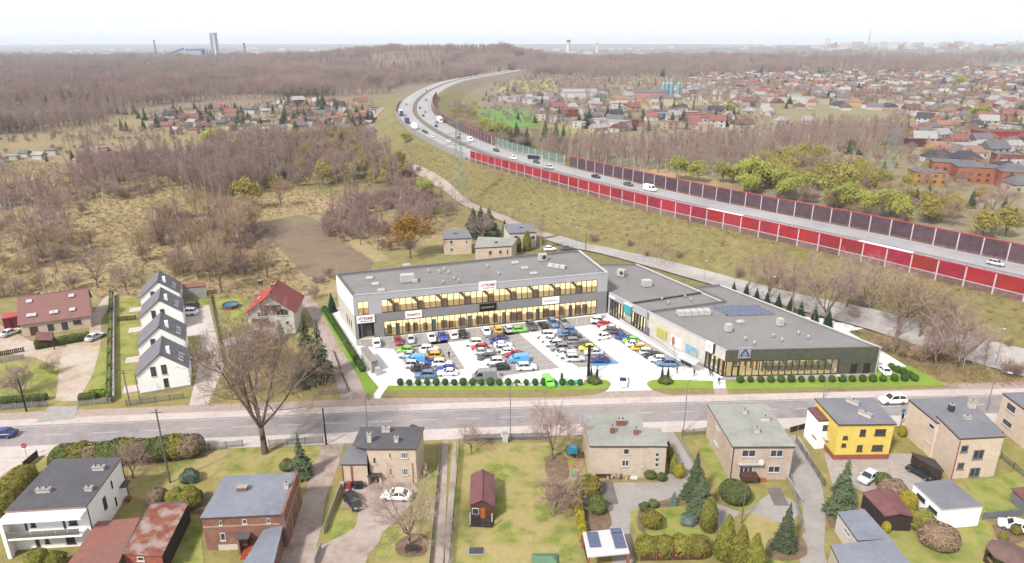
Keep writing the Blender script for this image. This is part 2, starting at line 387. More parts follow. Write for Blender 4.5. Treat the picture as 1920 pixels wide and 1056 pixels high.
struct(strip('street', -220, 240, -3.2, 3.2, m_asph, 0.012))
mk = struct(strip('street_edge_lines', -220, 240, 2.92, 3.04, m_mark, 0.018))
b = MB()
for i in range(60):
    s = -215 + i * 7.6
    V = [ST(s, -0.07), ST(s + 4.2, -0.07), ST(s + 4.2, 0.07), ST(s, 0.07)]; b.raw([(*v, 0.018) for v in V], [(0, 1, 2, 3)])
for s0, s1 in ((-80, 84),): pass
struct(b.build('street_centre_dashes', m_mark))
struct(strip('kerb_north', -220, 240, 3.2, 3.35, m_kerb, 0.10, thick=0.1)); struct(strip('kerb_south', -220, 240, -3.35, -3.2, m_kerb, 0.10, thick=0.1))
struct(strip('pavement_north', -220, 240, 3.35, 5.5, m_pave, 0.096)); struct(strip('pavement_south', -220, 240, -6.6, -3.35, m_pave, 0.096, thick=0.09))
struct(strip('verge_north', -220, 240, 5.5, 8.1, m_paveg, 0.090, thick=0.09))
# ------------------------------------------------------------------ shopping centre site
sheet('car_park', [(618, 582), (655, 640), (691, 704), (710, 726), (698, 741), (701, 749), (716, 752), (745, 729), (1080, 729), (1141, 726), (1125, 737), (1090, 742), (1050, 748), (1292, 744), (1262, 740), (1250, 739), (1217, 726), (1337, 722), (1340, 746), (1362, 745), (1360, 712),
      (1640, 704), (1655, 690), (1700, 687), (1640, 650), (1590, 622), (1640, 612), (1600, 600), (1520, 596), (1400, 566), (1300, 545), (1150, 540), (900, 560), (648, 572)], m_lot, 0.014)
sheet('lawn_west', [(599, 579), (618, 581), (655, 640), (691, 704), (710, 726), (698, 741), (686, 737), (671, 704), (640, 655)], m_lawn, 0.11)
sheet('verge_west', [(686, 737), (698, 741), (692, 751), (688, 748)], m_verge, 0.112)
sheet('lawn_front', curve_px([(728, 723), (900, 723), (1080, 722), (1095, 713), (1120, 711), (1138, 713), (1145, 719), (1141, 727)], 4) + [(1110, 730), (722, 732)], m_lawn, 0.13)
sheet('verge_front', [(722, 731)] + curve_px([(1110, 729.5), (1141, 727), (1125, 737), (1090, 742), (1040, 745)], 4) + [(713, 746)], m_verge, 0.125)
sheet('lawn_island', curve_px([(1337, 714), (1260, 712), (1226, 712), (1213, 718), (1217, 726), (1226, 728.5)], 4) + [(1337, 727)], m_lawn, 0.13)
sheet('verge_island', curve_px([(1217, 726), (1226, 732), (1250, 739), (1262, 740.5)], 4) + [(1340, 738), (1337, 726.5), (1226, 728)], m_verge, 0.125)
sheet('lawn_east', [(1361, 715), (1480, 713), (1640, 711), (1640, 697), (1650, 690), (1690, 689), (1705, 686), (1772, 722), (1600, 725), (1363, 729)], m_lawn, 0.13)
sheet('verge_east', [(1363, 728.5), (1600, 724.5), (1775, 721.5), (1800, 727), (1600, 733), (1365, 739)], m_verge, 0.125)
sheet('plaza_paving', [(1345, 712), (1358, 713), (1500, 711), (1640, 703), (1642, 698), (1360, 706)], m_bay, 0.05)
for nm, pts in (('bay_strip_front', [(668, 648), (740, 655), (960, 628), (1136, 606), (1136, 590), (668, 638)]), ('bay_block_west', [(738, 655), (838, 638), (872, 692), (782, 708)]),
                ('bay_block_middle', [(876, 642), (965, 618), (1050, 690), (940, 706)]), ('bay_block_east', [(1002, 632), (1080, 617), (1163, 682), (1085, 690)]), ('bay_row_shops', [(1108, 606), (1135, 598), (1290, 686), (1232, 686)])):
    sheet(nm, pts, m_bay, 0.02)
m_bluebay = mat('blue_bay_paint', C(110, 196, 240), C(96, 182, 228), scale=0.8, rough=0.8); m_tealbay = mat('teal_bay_paint', C(96, 222, 190), C(80, 208, 176), scale=0.8, rough=0.8)
sheet('accessible_bay', [(1106, 680), (1142, 673), (1160, 681), (1118, 688)], m_bluebay, 0.026); sheet('accessible_bay', [(1226, 683), (1262, 676), (1285, 687), (1242, 689)], m_bluebay, 0.026)
sheet('charging_bay', [(1013, 716), (1045, 713), (1050, 724), (1016, 724)], m_tealbay, 0.026); sheet('charging_bay', [(1058, 714), (1093, 711), (1090, 720), (1062, 724)], m_tealbay, 0.026)
b = MB()
def bay_lines(a, c, e, f, n):
    a, c, e, f = [at(*q) for q in (a, c, e, f)]
    for i in range(n + 1):
        p0, p1 = a.lerp(c, i / n), f.lerp(e, i / n); t_ = (p1 - p0).normalized(); w_ = Vector((-t_.y, t_.x, 0)) * .06; b.raw([(*(p0 - w_).xy, .03), (*(p0 + w_).xy, .03), (*(p1 + w_).xy, .03), (*(p1 - w_).xy, .03)], [(0, 1, 2, 3)])
bay_lines((672, 640), (1134, 592), (1134, 604), (680, 650), 24); bay_lines((738, 655), (782, 708), (872, 692), (838, 638), 8); bay_lines((876, 642), (940, 706), (1050, 690), (965, 618), 9); bay_lines((1002, 632), (1085, 690), (1163, 682), (1080, 617), 10); bay_lines((1108, 606), (1232, 686), (1290, 686), (1135, 598), 14)
struct(b.build('bay_lines', m_mark))
# ------------------------------------------------------------------ tracks, yards and fields
svc = [ground(*p) for p in ((2060, 722), (1920, 684), (1746, 640), (1640, 606), (1520, 580), (1400, 546), (1300, 517), (1200, 489), (1130, 471), (1075, 460), (1030, 445))]
ribbon('service_road', svc, 7.0, mat('old_asphalt', C(208, 200, 198), C(190, 182, 180), scale=0.5, rough=0.9, col3=C(216, 210, 206), scale3=0.1), z=0.4)
svc2 = [ground(*p) for p in ((1030, 445), (985, 430), (930, 405), (880, 385), (835, 352), (780, 318), (730, 300), (706, 270), (695, 235), (715, 205), (745, 190))]
ribbon('service_road_track', svc2, 5.0, m_dirt, z=0.3)
ribbon('dirt_lane', [at(*p) for p in ((672, 752), (664, 728), (646, 690), (626, 655), (608, 620), (596, 590), (560, 545))], lambda t: 6.0 * (1 - t) + 2.5 * t, m_dirt, z=0.05, drape=False)
sheet('sandy_yard', [(104, 752), (146, 752), (175, 700), (188, 650), (190, 600), (222, 545), (205, 545), (172, 590), (165, 640), (100, 650), (60, 640), (0, 610), (0, 660), (70, 672), (112, 690)], m_sand, 0.03)
sheet('drive_mouth', [(66, 793), (140, 785), (146, 762), (92, 762)], m_conc, 0.108)
sheet('pale_drive', [(345, 590), (358, 575), (392, 572), (420, 690), (385, 770), (352, 770), (372, 690), (352, 640)], m_pave, 0.03)
sheet('ploughed_plot', [(478, 418), (560, 403), (588, 408), (640, 450), (700, 492), (695, 505), (600, 520), (575, 520)], m_field, 0.055)
for i_, (nm, pts, m, z) in enumerate((('garden_lawn', [(0, 672), (110, 690), (95, 744), (0, 750)], m_garden2, 0.02), ('garden_lawn', [(175, 655), (200, 650), (204, 742), (160, 740)], m_garden2, 0.02),
                   ('garden_lawn', [(222, 560), (258, 560), (256, 655), (250, 742), (214, 748)], m_garden2, 0.02), ('garden_lawn', [(352, 545), (388, 552), (392, 574), (350, 572)], m_garden2, 0.02),
                   ('garden_lawn', [(345, 630), (375, 630), (380, 660), (352, 664)], m_garden2, 0.035), ('garden_lawn', [(400, 555), (452, 552), (470, 640), (415, 640)], m_garden2, 0.02),
                   ('garden_lawn', [(240, 870), (455, 838), (470, 850), (380, 900), (300, 945), (240, 930)], m_garden, 0.02), ('garden_lawn', [(470, 845), (605, 835), (585, 880), (560, 895), (400, 895)], m_garden, 0.02),
                   ('garden_lawn', [(858, 832), (1070, 830), (1085, 900), (1100, 1056), (1110, 1120), (845, 1120), (850, 950)], m_garden, 0.02), ('garden_lawn', [(620, 960), (660, 955), (665, 990), (640, 1005), (612, 1010)], m_garden2, 0.036),
                   ('garden_lawn', [(715, 1000), (760, 960), (820, 850), (828, 850), (806, 1110), (690, 1110)], m_garden, 0.036), ('garden_lawn', [(1180, 960), (1230, 940), (1330, 950), (1325, 1000), (1195, 1010)], m_garden2, 0.03),
                   ('garden_lawn', [(1300, 825), (1328, 822), (1380, 920), (1430, 930), (1400, 960), (1370, 950)], m_garden2, 0.03), ('garden_lawn', [(1670, 990), (1850, 975), (1880, 1070), (1690, 1080)], m_garden2, 0.03),
                   ('garden_lawn', [(1780, 910), (1925, 880), (1925, 960), (1840, 965)], m_garden2, 0.03), ('garden_lawn', [(1400, 960), (1480, 985), (1495, 1080), (1380, 1080)], m_garden, 0.03),
                   ('garden_lawn', [(345, 960), (372, 950), (385, 1080), (320, 1080)], m_garden2, 0.03))):
    sheet(nm, pts, m, z * .3 + .012 + i_ * .0021)
ribbon('field_path', [at(*q) for q in ((470, 408), (500, 440), (545, 482), (585, 522), (640, 535))], 2.2, m_straw, z=.05, drape=False); ribbon('field_margin', [at(*q) for q in ((470, 408), (520, 400), (580, 396), (612, 412), (660, 448), (722, 492))], 5.0, m_straw, z=.045, drape=False); ribbon('meadow_path', [at(*q) for q in ((226, 548), (262, 500), (282, 440), (290, 412))], 1.6, m_straw, z=.05, drape=False)
m_water = mat('pond_water', C(120, 124, 126), rough=.03, spec=.8); sheet('pond', [(0, 386), (24, 376), (40, 384), (20, 392), (0, 396)], m_water, .05); sheet('stream_pool', [(276, 428), (284, 414), (294, 412), (290, 424), (282, 432)], m_water, .06); sheet('stream', [(310, 408), (380, 400), (460, 398), (470, 401), (390, 405), (312, 413)], m_water, .05)
sheet('dirt_drive', [(598, 832), (645, 832), (632, 880), (612, 930), (602, 990), (590, 1040), (580, 1110), (480, 1110), (540, 1010), (560, 960), (580, 890)], m_dirt, 0.028)
sheet('yard', [(648, 908), (770, 902), (790, 925), (740, 985), (690, 1040), (670, 1110), (560, 1110), (590, 1030), (625, 1012), (668, 985), (672, 960), (640, 950)], m_dirt, 0.032)
for a in ((826, 842, 812), (846, 858, 836)):
    sheet('wheel_track', [(a[0] - 3 + 6, 826), (a[1] - 2, 826), (a[1] - 16 + 6, 1110), (a[2] - 9, 1110)], m_dirt, 0.03)
sheet('drive_paving', [(1232, 812), (1262, 808), (1300, 870), (1345, 945), (1390, 960), (1340, 1000), (1310, 930), (1270, 870)], m_gray, 0.026)
sheet('forecourt', [(1120, 905), (1230, 905), (1290, 870), (1310, 900), (1270, 930), (1200, 950), (1180, 985), (1190, 1080), (1150, 1080), (1140, 960), (1115, 940)], m_gray, 0.034)
sheet('forecourt', [(1395, 960), (1450, 920), (1490, 940), (1500, 960), (1480, 990), (1420, 975)], m_gray, 0.034)
sheet('curved_drive', curve_px([(1478, 820), (1500, 820), (1535, 890), (1548, 960), (1545, 1030), (1555, 1100), (1500, 1100), (1505, 1010), (1505, 950), (1478, 880), (1455, 850)], 2), m_gray, 0.024)
sheet('house_yard', [(1545, 850), (1600, 850), (1720, 850), (1740, 905), (1700, 930), (1640, 930), (1600, 915), (1560, 905)], mat('pale_paving', C(214, 202, 194), C(200, 188, 180), scale=1, rough=0.9), 0.03)
m_soil = mat('garden_soil', C(166, 140, 116), C(140, 116, 94), scale=.8, rough=1.0, bump=.5, bscale=5, grime=.2); m_ramp = mat('ramp_concrete', C(150, 142, 140), C(132, 126, 124), scale=.8, rough=.9)
for i_, pts in enumerate((((1100, 935), (1128, 930), (1138, 950), (1146, 985), (1110, 1010), (1098, 985)), ((1196, 960), (1215, 944), (1262, 938), (1290, 946), (1262, 950), (1220, 956), (1205, 975), (1212, 1000), (1196, 990)), ((1290, 925), (1318, 918), (1340, 960), (1345, 1000), (1310, 985)), ((1440, 1012), (1500, 1006), (1512, 1040), (1470, 1052), (1436, 1040)), ((1020, 858), (1056, 850), (1066, 895), (1030, 900)), ((1545, 955), (1600, 950), (1612, 975), (1560, 990)), ((1640, 925), (1700, 915), (1725, 960), (1715, 980), (1690, 960)), ((770, 1000), (800, 1005), (796, 1040), (750, 1042), (742, 1020)), ((330, 930), (400, 925), (392, 960), (340, 962)), ((130, 872), (360, 852), (362, 862), (135, 884)), ((1860, 985), (1925, 975), (1925, 1010), (1880, 1020)))):
    sheet('flower_bed', curve_px(pts + (pts[0],), 5)[:-1], m_soil, .066 + i_ * .001)
sheet('garage_ramp', [(1117, 902), (1148, 902), (1160, 945), (1126, 948)], m_ramp, .064); sheet('garage_ramp', [(1438, 915), (1463, 915), (1480, 948), (1452, 948)], m_ramp, .064)
sheet('side_street', [(0, 850), (95, 840), (60, 860), (20, 880), (0, 895), (-120, 950), (-120, 850)], m_pave, 0.03)
sheet('stone_yard', [(1050, 855), (1095, 850), (1098, 895), (1062, 890)], m_straw, 0.03)
# ------------------------------------------------------------------ motorway on its bank
NE = len(edge)
def lane_line(d): return offset(edge, SIDE * d)
def band(name, d0, d1, m, z, parent=None, i0=0, i1=None):
    a, c = lane_line(d0), lane_line(d1); i1 = i1 or NE; b = MB(); V = []
    for i in range(i0, i1): V += [(a[i].x, a[i].y, HW_Z + z), (c[i].x, c[i].y, HW_Z + z)]
    n = len(V) // 2; b.raw(V, [(2 * i, 2 * i + 2, 2 * i + 3, 2 * i + 1) if SIDE < 0 else (2 * i, 2 * i + 1, 2 * i + 3, 2 * i + 2) for i in range(n - 1)])
    return b.build(name, m, parent)
mw = struct(band('motorway', 1.2, HWW - 1.2, m_hasph, 0.0))
m_median = mat('median_soil', C(168, 148, 126), C(148, 128, 108), scale=0.6, rough=0.95)
struct(band('motorway_median', HWW / 2 - 1.7, HWW / 2 + 1.7, m_median, 0.03))
for d in (2.2, HWW / 2 - 2.4, HWW / 2 + 2.3, HWW - 2.3): struct(band('motorway_edge_line', d, d + 0.22, m_mark, 0.012))
b = MB()
for d in (5.6, 9.3, HWW - 9.3, HWW - 5.6):
    L = lane_line(d)
    for i in range(2, NE - 4, 3):
        p, q = L[i], L[i + 1]; t = (q - p).normalized(); w = Vector((-t.y, t.x, 0)) * 0.11
        b.raw([(*(p - w).xy, HW_Z + .012), (*(q - w).xy, HW_Z + .012), (*(q + w).xy, HW_Z + .012), (*(p + w).xy, HW_Z + .012)], [(0, 1, 2, 3)])
struct(b.build('motorway_lane_dashes', m_mark))
m_steel = mat('galvanised_steel', C(196, 196, 198), C(176, 176, 180), scale=2, rough=0.5, metal=0.3)
def rail(label, d):
    L = lane_line(d); t = thing('guard_rail', label, 'guard rail', group='motorway guard rails'); b = MB(); V = []
    for p in L: V += [(p.x, p.y, HW_Z + .45), (p.x, p.y, HW_Z + .78)]
    n = len(L); b.raw(V, [(2 * i, 2 * i + 2, 2 * i + 3, 2 * i + 1) for i in range(n - 1)]); b.build('beam', m_steel, t)
    b = MB()
    for p in L[::1]: b.box((p.x, p.y, HW_Z + .3), (.12, .12, .6))
    o = b.build('posts', m_steel, t); o['kind'] = 'stuff'
rail('steel guard rail along the median, nearer carriageway side', HWW / 2 - 1.5); rail('steel guard rail along the median, farther carriageway side', HWW / 2 + 1.5)
m_red = mat('red_barrier_panel', CW(196, 44, 58), CW(160, 36, 48), scale=0.6, rough=0.6, vary=0.16, col3=CW(150, 60, 64), scale3=0.25)
m_dark = mat('dark_barrier_panel', CW(104, 82, 90), CW(86, 68, 76), scale=0.6, rough=0.8, vary=0.15)
m_low = mat('barrier_plinth', CW(120, 92, 92), CW(150, 118, 108), scale=1.2, rough=0.85, vary=0.2)
m_cap = mat('pink_red_cap', C(232, 84, 108), C(216, 66, 92), scale=1.0, rough=0.5)
m_post = mat('pale_post', CW(226, 208, 214), CW(206, 190, 198), scale=1.0, rough=0.6)
m_gl = mat('green_clear_panel', C(150, 186, 172), rough=0.2, alpha=0.55); m_wl = mat('clear_panel', C(214, 218, 222), rough=0.15, alpha=0.5)
BAY = 6.0
def mbox(d, z=0.0, mi=0): return MB().box((0, 0, z), d, mi=mi)
me_red = mbox((BAY - .3, .14, 3.1), 3.35).mesh('red_panel', m_red); me_low = mbox((BAY - .3, .16, 1.5), .75).mesh('plinth_panel', m_low)
me_cap = mbox((BAY, .34, .22), 5.0).mesh('cap', m_cap); me_railp = mbox((BAY, .22, .16), 1.68).mesh('rail', m_post)
me_post = MB().box((0, 0, 2.5), (.30, .30, 5.0)).mesh('post', m_post); me_stub = MB().box((0, 0, .75), (.2, .22, 1.5)).mesh('stub_post', mat('tan_stub', C(226, 196, 166), rough=0.9))
me_dark = mbox((BAY - .3, .16, 4.2), 2.7).mesh('dark_panel', m_dark); me_dlow = mbox((BAY - .3, .2, .6), .3).mesh('plinth_panel', m_low)
me_green = mbox((BAY - .2, .06, 3.6), 2.9).mesh('clear_panel', m_gl); me_gcap = mbox((BAY, .12, .14), 4.78).mesh('cap', mat('green_rail', C(110, 150, 130), rough=0.6))
me_clear = mbox((BAY - .2, .06, 2.7), 2.0).mesh('clear_panel', m_wl); me_ccap = mbox((BAY, .12, .12), 3.4).mesh('cap', m_post); me_cpost = MB().box((0, 0, 1.75), (.2, .2, 3.5)).mesh('post', m_post)
me_slow = mbox((BAY - .3, .3, 1.0), .5).mesh('plinth_panel', m_conc)
def barrier(name, label, d, i_from, i_to, kind):
    L = resample([lane_line(d)[i] for i in range(i_from, i_to)], BAY); t = thing(name, label, 'noise barrier')
    for i in range(len(L) - 1):
        p, q = L[i], L[i + 1]; a = math.atan2(q.y - p.y, q.x - p.x); c = (p + q) / 2; loc = (c.x, c.y, HW_Z - 0.3); lp = (p.x, p.y, HW_Z - 0.3)
        for key, me in kind['bay']: link(key, me, t, loc, a)
        for key, me in kind['post']: link(key, me, t, lp, a)
        if 'stub' in kind: link('stub_post', kind['stub'], t, (c.x + math.sin(a) * .2 * SIDE, c.y - math.cos(a) * .2 * SIDE, HW_Z - .3), a)
    return t
def idx_near(px, py, d=0):
    p = at(px, py, HW_Z); L = lane_line(d); return min(range(NE), key=lambda i: (L[i].xy - p.xy).length)
i_red = idx_near(872, 299); i_cl = idx_near(742, 206); i0 = max(0, idx_near(1918, 564) - 8)
barrier('noise_barrier', 'long red panelled noise barrier with pale posts on the nearer motorway edge', 0.0, i0, i_red + 1, {'bay': [('red_panel', me_red), ('plinth_panel', me_low), ('cap', me_cap), ('rail', me_railp)], 'post': [('post', me_post)], 'stub': me_stub})
barrier('noise_barrier', 'low clear panelled barrier on the outer side of the motorway bend', 0.0, i_red, i_cl + 24, {'bay': [('clear_panel', me_clear), ('plinth_panel', me_slow), ('cap', me_ccap)], 'post': [('post', me_cpost)]})
g0, g1, g2 = idx_near(1047, 310, HWW), idx_near(908, 270, HWW), idx_near(820, 180, HWW)
j0 = max(0, idx_near(1920, 490, HWW) - 8)
DK = {'bay': [('dark_panel', me_dark), ('plinth_panel', me_dlow), ('cap', me_cap)], 'post': [('post', me_post)]}
barrier('noise_barrier', 'dark grey noise barrier with pink cap on the far motorway edge, nearer the camera', HWW, j0, g0 + 1, DK)
barrier('noise_barrier', 'green tinted clear noise barrier on the far motorway edge beside the information sign', HWW, g0, g1 + 1, {'bay': [('clear_panel', me_green), ('plinth_panel', me_slow), ('cap', me_gcap)], 'post': [('post', me_post)]})
barrier('noise_barrier', 'dark noise barrier with pink cap on the inside of the motorway bend', HWW, g1, g2 + 1, DK)
# information sign over the far edge
p = ground(1000, 322); t = thing('information_sign', 'dark electronic information sign on white posts behind the green barrier', 'road sign', (p.x, p.y, HW_Z - .3), R(-28))
MB().box((0, 0, 6.3), (5.5, .5, 1.7)).build('display', mat('dark_display', C(70, 72, 80), rough=0.4), t); MB().box((0, .3, 7.25), (8.6, .2, .18)).box((4.2, .3, 6.3), (.2, .2, 2.0)).build('frame', m_post, t)
for sx in (-2, 4.0): MB().tube((sx, .3, 0), (sx, .3, 7.2), .16).build('post', m_post, t)
# ------------------------------------------------------------------ plants: prototypes
m_bark = mat('bark', C(176, 156, 142), C(148, 130, 118), scale=3, rough=0.95, vary=0.12)
m_twig = mat('twigs', C(220, 192, 180), C(186, 160, 148), scale=0.8, rough=0.95, vary=0.16)
m_twig_red = mat('twigs_reddish', C(220, 184, 174), C(186, 152, 144), scale=0.8, rough=0.95, vary=0.14)
m_twig_tan = mat('twigs_tan', C(224, 196, 160), C(192, 164, 130), scale=0.8, rough=0.95, vary=0.14)
m_birch = mat('birch_bark', C(246, 238, 232), C(190, 176, 168), scale=4, rough=0.9)
m_willow = mat('young_leaves', C(242, 244, 136), C(222, 228, 106), scale=0.9, rough=0.9, vary=0.13, translucent=0.3)
m_willow2 = mat('young_leaves_ochre', C(238, 222, 132), C(214, 200, 106), scale=0.9, rough=0.9, vary=0.1, translucent=0.3)
m_gold = mat('golden_leaves', C(214, 168, 74), C(190, 146, 60), scale=0.9, rough=0.9, vary=0.06, translucent=0.3)
m_needle = mat('needles', C(112, 126, 90), C(84, 100, 70), scale=1.2, rough=0.9, vary=0.2)
m_needle_b = mat('needles_blue', C(150, 168, 152), C(118, 140, 126), scale=1.2, rough=0.9, vary=0.12)
m_thuja = mat('thuja_leaves', C(186, 178, 84), C(146, 144, 62), scale=1.5, rough=0.9, vary=0.2, translucent=0.15)
m_thuja_y = mat('thuja_leaves_yellow', C(222, 206, 70), C(188, 178, 60), scale=1.5, rough=0.9, vary=0.15, translucent=0.15)
m_box = mat('boxwood_leaves', C(104, 138, 60), C(76, 110, 44), scale=3, rough=0.85, vary=0.12)
m_dkcon = mat('dark_conifer', C(62, 90, 66), C(44, 72, 50), scale=2, rough=0.9, vary=0.08)
m_shrubg = mat('evergreen_leaves', C(146, 158, 90), C(112, 126, 68), scale=1.5, rough=0.9, vary=0.2, translucent=0.15)
m_shrubr = mat('russet_leaves', C(184, 158, 128), C(150, 128, 102), scale=1.5, rough=0.9, vary=0.15)
def rnd_dir(rg, d, ang):
    u = d.orthogonal().normalized(); w = d.cross(u); a = rg.uniform(0, 2 * math.pi); return (d * math.cos(ang) + (u * math.cos(a) + w * math.sin(a)) * math.sin(ang)).normalized()
def bare(seed, H, style='spread', twig=0.05, dens=1.0, levels=4):
    """trunk and crown of a leafless tree; the twigs are single slim faces"""
    rg = random.Random(seed); T, Cn = MB(), MB(); tips = []
    def tw(p, d, L, w):
        s = d.orthogonal().normalized(); a = rg.uniform(0, math.pi); s = (s * math.cos(a) + d.cross(s) * math.sin(a)) * (w / 2)
        q = p + d * L; Cn.raw([p - s, p + s, q], [(0, 1, 2)]); tips.append(q)
    def grow(p, d, L, r, lv, up_):
        ns = 3 if lv < 2 else 2; pts = [p]; rad = [r]
        for i in range(ns):
            d = (d + Vector((rg.gauss(0, .10), rg.gauss(0, .10), rg.gauss(0, .06) + up_ * .16))).normalized(); p = p + d * (L / ns); pts.append(p); rad.append(r * (1 - (i + 1) / ns * .62))
        (T if lv < 2 else Cn).path(pts, rad, 6 if lv == 0 else (5 if lv == 1 else 3))
        n = int({0: 8, 1: 6, 2: 6, 3: 6}[min(lv, 3)] * dens + rg.random())
        for k in range(n):
            t = (0.25 if lv else 0.35) + 0.75 * (k + rg.random()) / n; t = min(t, 1.0); f = t * ns; i = min(int(f), ns - 1); q = pts[i].lerp(pts[i + 1], f - i)
            nd = rnd_dir(rg, (pts[i + 1] - pts[i]).normalized(), R(rg.uniform(28, 62)))
            if lv + 1 >= levels: tw(q, (nd + Vector((0, 0, .15 * up_))).normalized(), L * rg.uniform(.45, .85), twig)
            else: grow(q, nd, L * rg.uniform(.48, .72) * (1.15 - .45 * t), max(rad[i] * .5, .02), lv + 1, up_)
        if lv + 1 >= levels: tw(pts[-1], d, L * .5, twig)
    Z = Vector((0, 0, 1)); r0 = H * .017
    if style == 'spread':
        tr = H * rg.uniform(.18, .26); T.path([Vector((0, 0, -.2)), Vector((0, 0, tr * .5)), Vector((rg.gauss(0, .1), rg.gauss(0, .1), tr))], [r0 * 1.5, r0 * 1.1, r0], 8)
        n = rg.randint(5, 7)
        for i in range(n):
            a = 2 * math.pi * (i + rg.uniform(-.3, .3)) / n; e = R(rg.uniform(22, 55)) if i else R(6)
            grow(Vector((0, 0, tr * rg.uniform(.8, 1.0))), Vector((math.cos(a) * math.sin(e), math.sin(a) * math.sin(e), math.cos(e))), H * rg.uniform(.52, .66), r0 * .62, 1, 1.0)
    elif style in ('leader', 'birch'):
        pts = [Vector((0, 0, -.2))]; n = 6
        for i in range(n): pts.append(Vector((pts[-1].x + rg.gauss(0, .018) * H, pts[-1].y + rg.gauss(0, .018) * H, H * .93 * (i + 1) / n)))
        rad = [r0 * (.8 if style == 'birch' else 1) * (1.1 - .98 * i / n) for i in range(n + 1)]; T.path(pts, rad, 6)
        nb = int(22 * dens)
        for k in range(nb):
            t = .26 + .73 * (k + rg.random()) / nb; f = t * n; i = min(int(f), n - 1); q = pts[i].lerp(pts[i + 1], f - i); a = rg.uniform(0, 6.283); e = R(rg.uniform(30, 58) if style == 'leader' else rg.uniform(26, 48))
            grow(q, Vector((math.cos(a) * math.sin(e), math.sin(a) * math.sin(e), math.cos(e))), H * rg.uniform(.16, .30) * (1.25 - t), max(rad[i] * .3, .025), 2, .7)
    else:                                                         # many-stemmed scrub
        for i in range(int(9 * dens)):
            a = rg.uniform(0, 6.283); e = R(rg.uniform(5, 48)); rr = H * .06
            grow(Vector((math.cos(a) * rr * rg.random(), math.sin(a) * rr * rg.random(), -.1)), Vector((math.cos(a) * math.sin(e), math.sin(a) * math.sin(e), math.cos(e))), H * rg.uniform(.5, .8), H * .008, 1, .6)
    return T, Cn, tips
def leafy(b, rg, pts, size, per=1):
    for p in pts:
        for _ in range(per):
            q = Vector(p) + Vector((rg.gauss(0, 1), rg.gauss(0, 1), rg.gauss(0, 1))) * size * .7
            d = Vector((rg.gauss(0, 1), rg.gauss(0, 1), rg.gauss(0, 1))).normalized(); u = d.orthogonal().normalized() * size; w = d.cross(u) * .8
            b.raw([q - u, q + u * .2 - w, q + u, q + w], [(0, 1, 2, 3)])
def conifer(seed, H, Rr, levels=16, spikes=11, droop=.25, ragged=.25, bare_low=.04):
    rg = random.Random(seed); T, Cn = MB(), MB(); T.tube((0, 0, -.2), (0, 0, H * .95), H * .016, H * .002, 6)
    for k in range(levels):
        t = k / (levels - 1); z = H * (bare_low + (1 - bare_low) * t * .97); rr = Rr * (1 - t) ** .85 * (1 + rg.uniform(-ragged, ragged)) + .05 * Rr
        n = max(5, int(spikes * (1 - .5 * t)))
        for i in range(n):
            a = 2 * math.pi * (i + rg.random()) / n; r = rr * rg.uniform(1 - ragged, 1 + ragged * .4); d = Vector((math.cos(a), math.sin(a), 0)); s = Vector((-d.y, d.x, 0)); w = r * .30; h = H / levels
            z0 = z + rg.uniform(-.3, .3) * h; tip = d * r + Vector((0, 0, z0 - droop * r)); root = Vector((0, 0, z0 + h * .9))
            mid = d * r * .55 + Vector((0, 0, z0 + h * .25 - droop * r * .2))
            Cn.raw([root, mid - s * w, tip, mid + s * w, mid + Vector((0, 0, -h * .55)) + d * .1 * r], [(0, 1, 2), (0, 2, 3), (1, 4, 2), (2, 4, 3)])
            for j in (-1, 1):
                q = mid + s * w * j; Cn.raw([mid, q + d * r * .28 + s * w * .6 * j + Vector((0, 0, -droop * r * .5)), mid + d * r * .2 - Vector((0, 0, h * .4))], [(0, 1, 2)])
    Cn.tube((0, 0, H * .93), (0, 0, H * 1.02), H * .006, .002, 4)
    return T, Cn
def clump(seed, rx, ry, hgt, n=1200, size=.15, box=False, rough=.12, prof=None, body=.86):
    """dense evergreen mass: a lumpy closed body under a skin of leaf sprays; footprint rx x ry, height hgt"""
    rg = random.Random(seed); b = MB(); U, Vv = 14, 9; off = Vector((seed * 3.1, seed * 1.7, 0))
    def surf(u, v, k=1.0):
        a = 2 * math.pi * u; t = v
        r = prof(t) if prof else (max(0.0, 1 - (2 * t - 1) ** 2) ** .5 if t > .5 else (.62 + .38 * math.sin(t * math.pi)) if not box else 1.0)
        if box: r = 1.0 if t < .85 else 1.0 - (t - .85) / .15 * .35
        ca, sa = math.cos(a), math.sin(a)
        if box: mx = max(abs(ca), abs(sa)); ca, sa = ca / mx, sa / mx
        p = Vector((ca * rx * r, sa * ry * r, hgt * t)); nn = noise.noise(p * (1.6 / max(.6, min(rx, ry))) + off); return p * 1.0 + Vector((ca * rx, sa * ry, hgt * .3 * (t - .2))) * (nn * rough) + Vector((0, 0, 0)) if k == 1.0 else Vector((p.x * k, p.y * k, p.z * (k * .5 + .5)))
    V = [surf(i / U, j / Vv, body) for j in range(Vv + 1) for i in range(U)]
    b.raw(V, [(j * U + i, j * U + (i + 1) % U, (j + 1) * U + (i + 1) % U, (j + 1) * U + i) for j in range(Vv) for i in range(U)] + [tuple(range(Vv * U, (Vv + 1) * U))])
    for _ in range(n):
        v = rg.random() ** .8; p = surf(rg.random(), v); c = Vector((0, 0, hgt * .4)); d = (p - c)
        if d.length < 1e-3: continue
        d = (d.normalized() + Vector((rg.gauss(0, .5), rg.gauss(0, .5), rg.gauss(0, .5)))).normalized(); u = d.orthogonal().normalized(); a = rg.uniform(0, 6.28); u = u * math.cos(a) + d.cross(u) * math.sin(a); s = size * rg.uniform(.6, 1.3)
        p = p + d * size * .2; w = d.cross(u) * s * .5; b.raw([p - u * s, p - w, p + u * s + d * s * .4, p + w], [(0, 1, 2, 3)])
    return b
cone_prof = lambda t: max(.02, (1 - t) ** .75 * (.55 + .9 * min(t * 3, .5)))
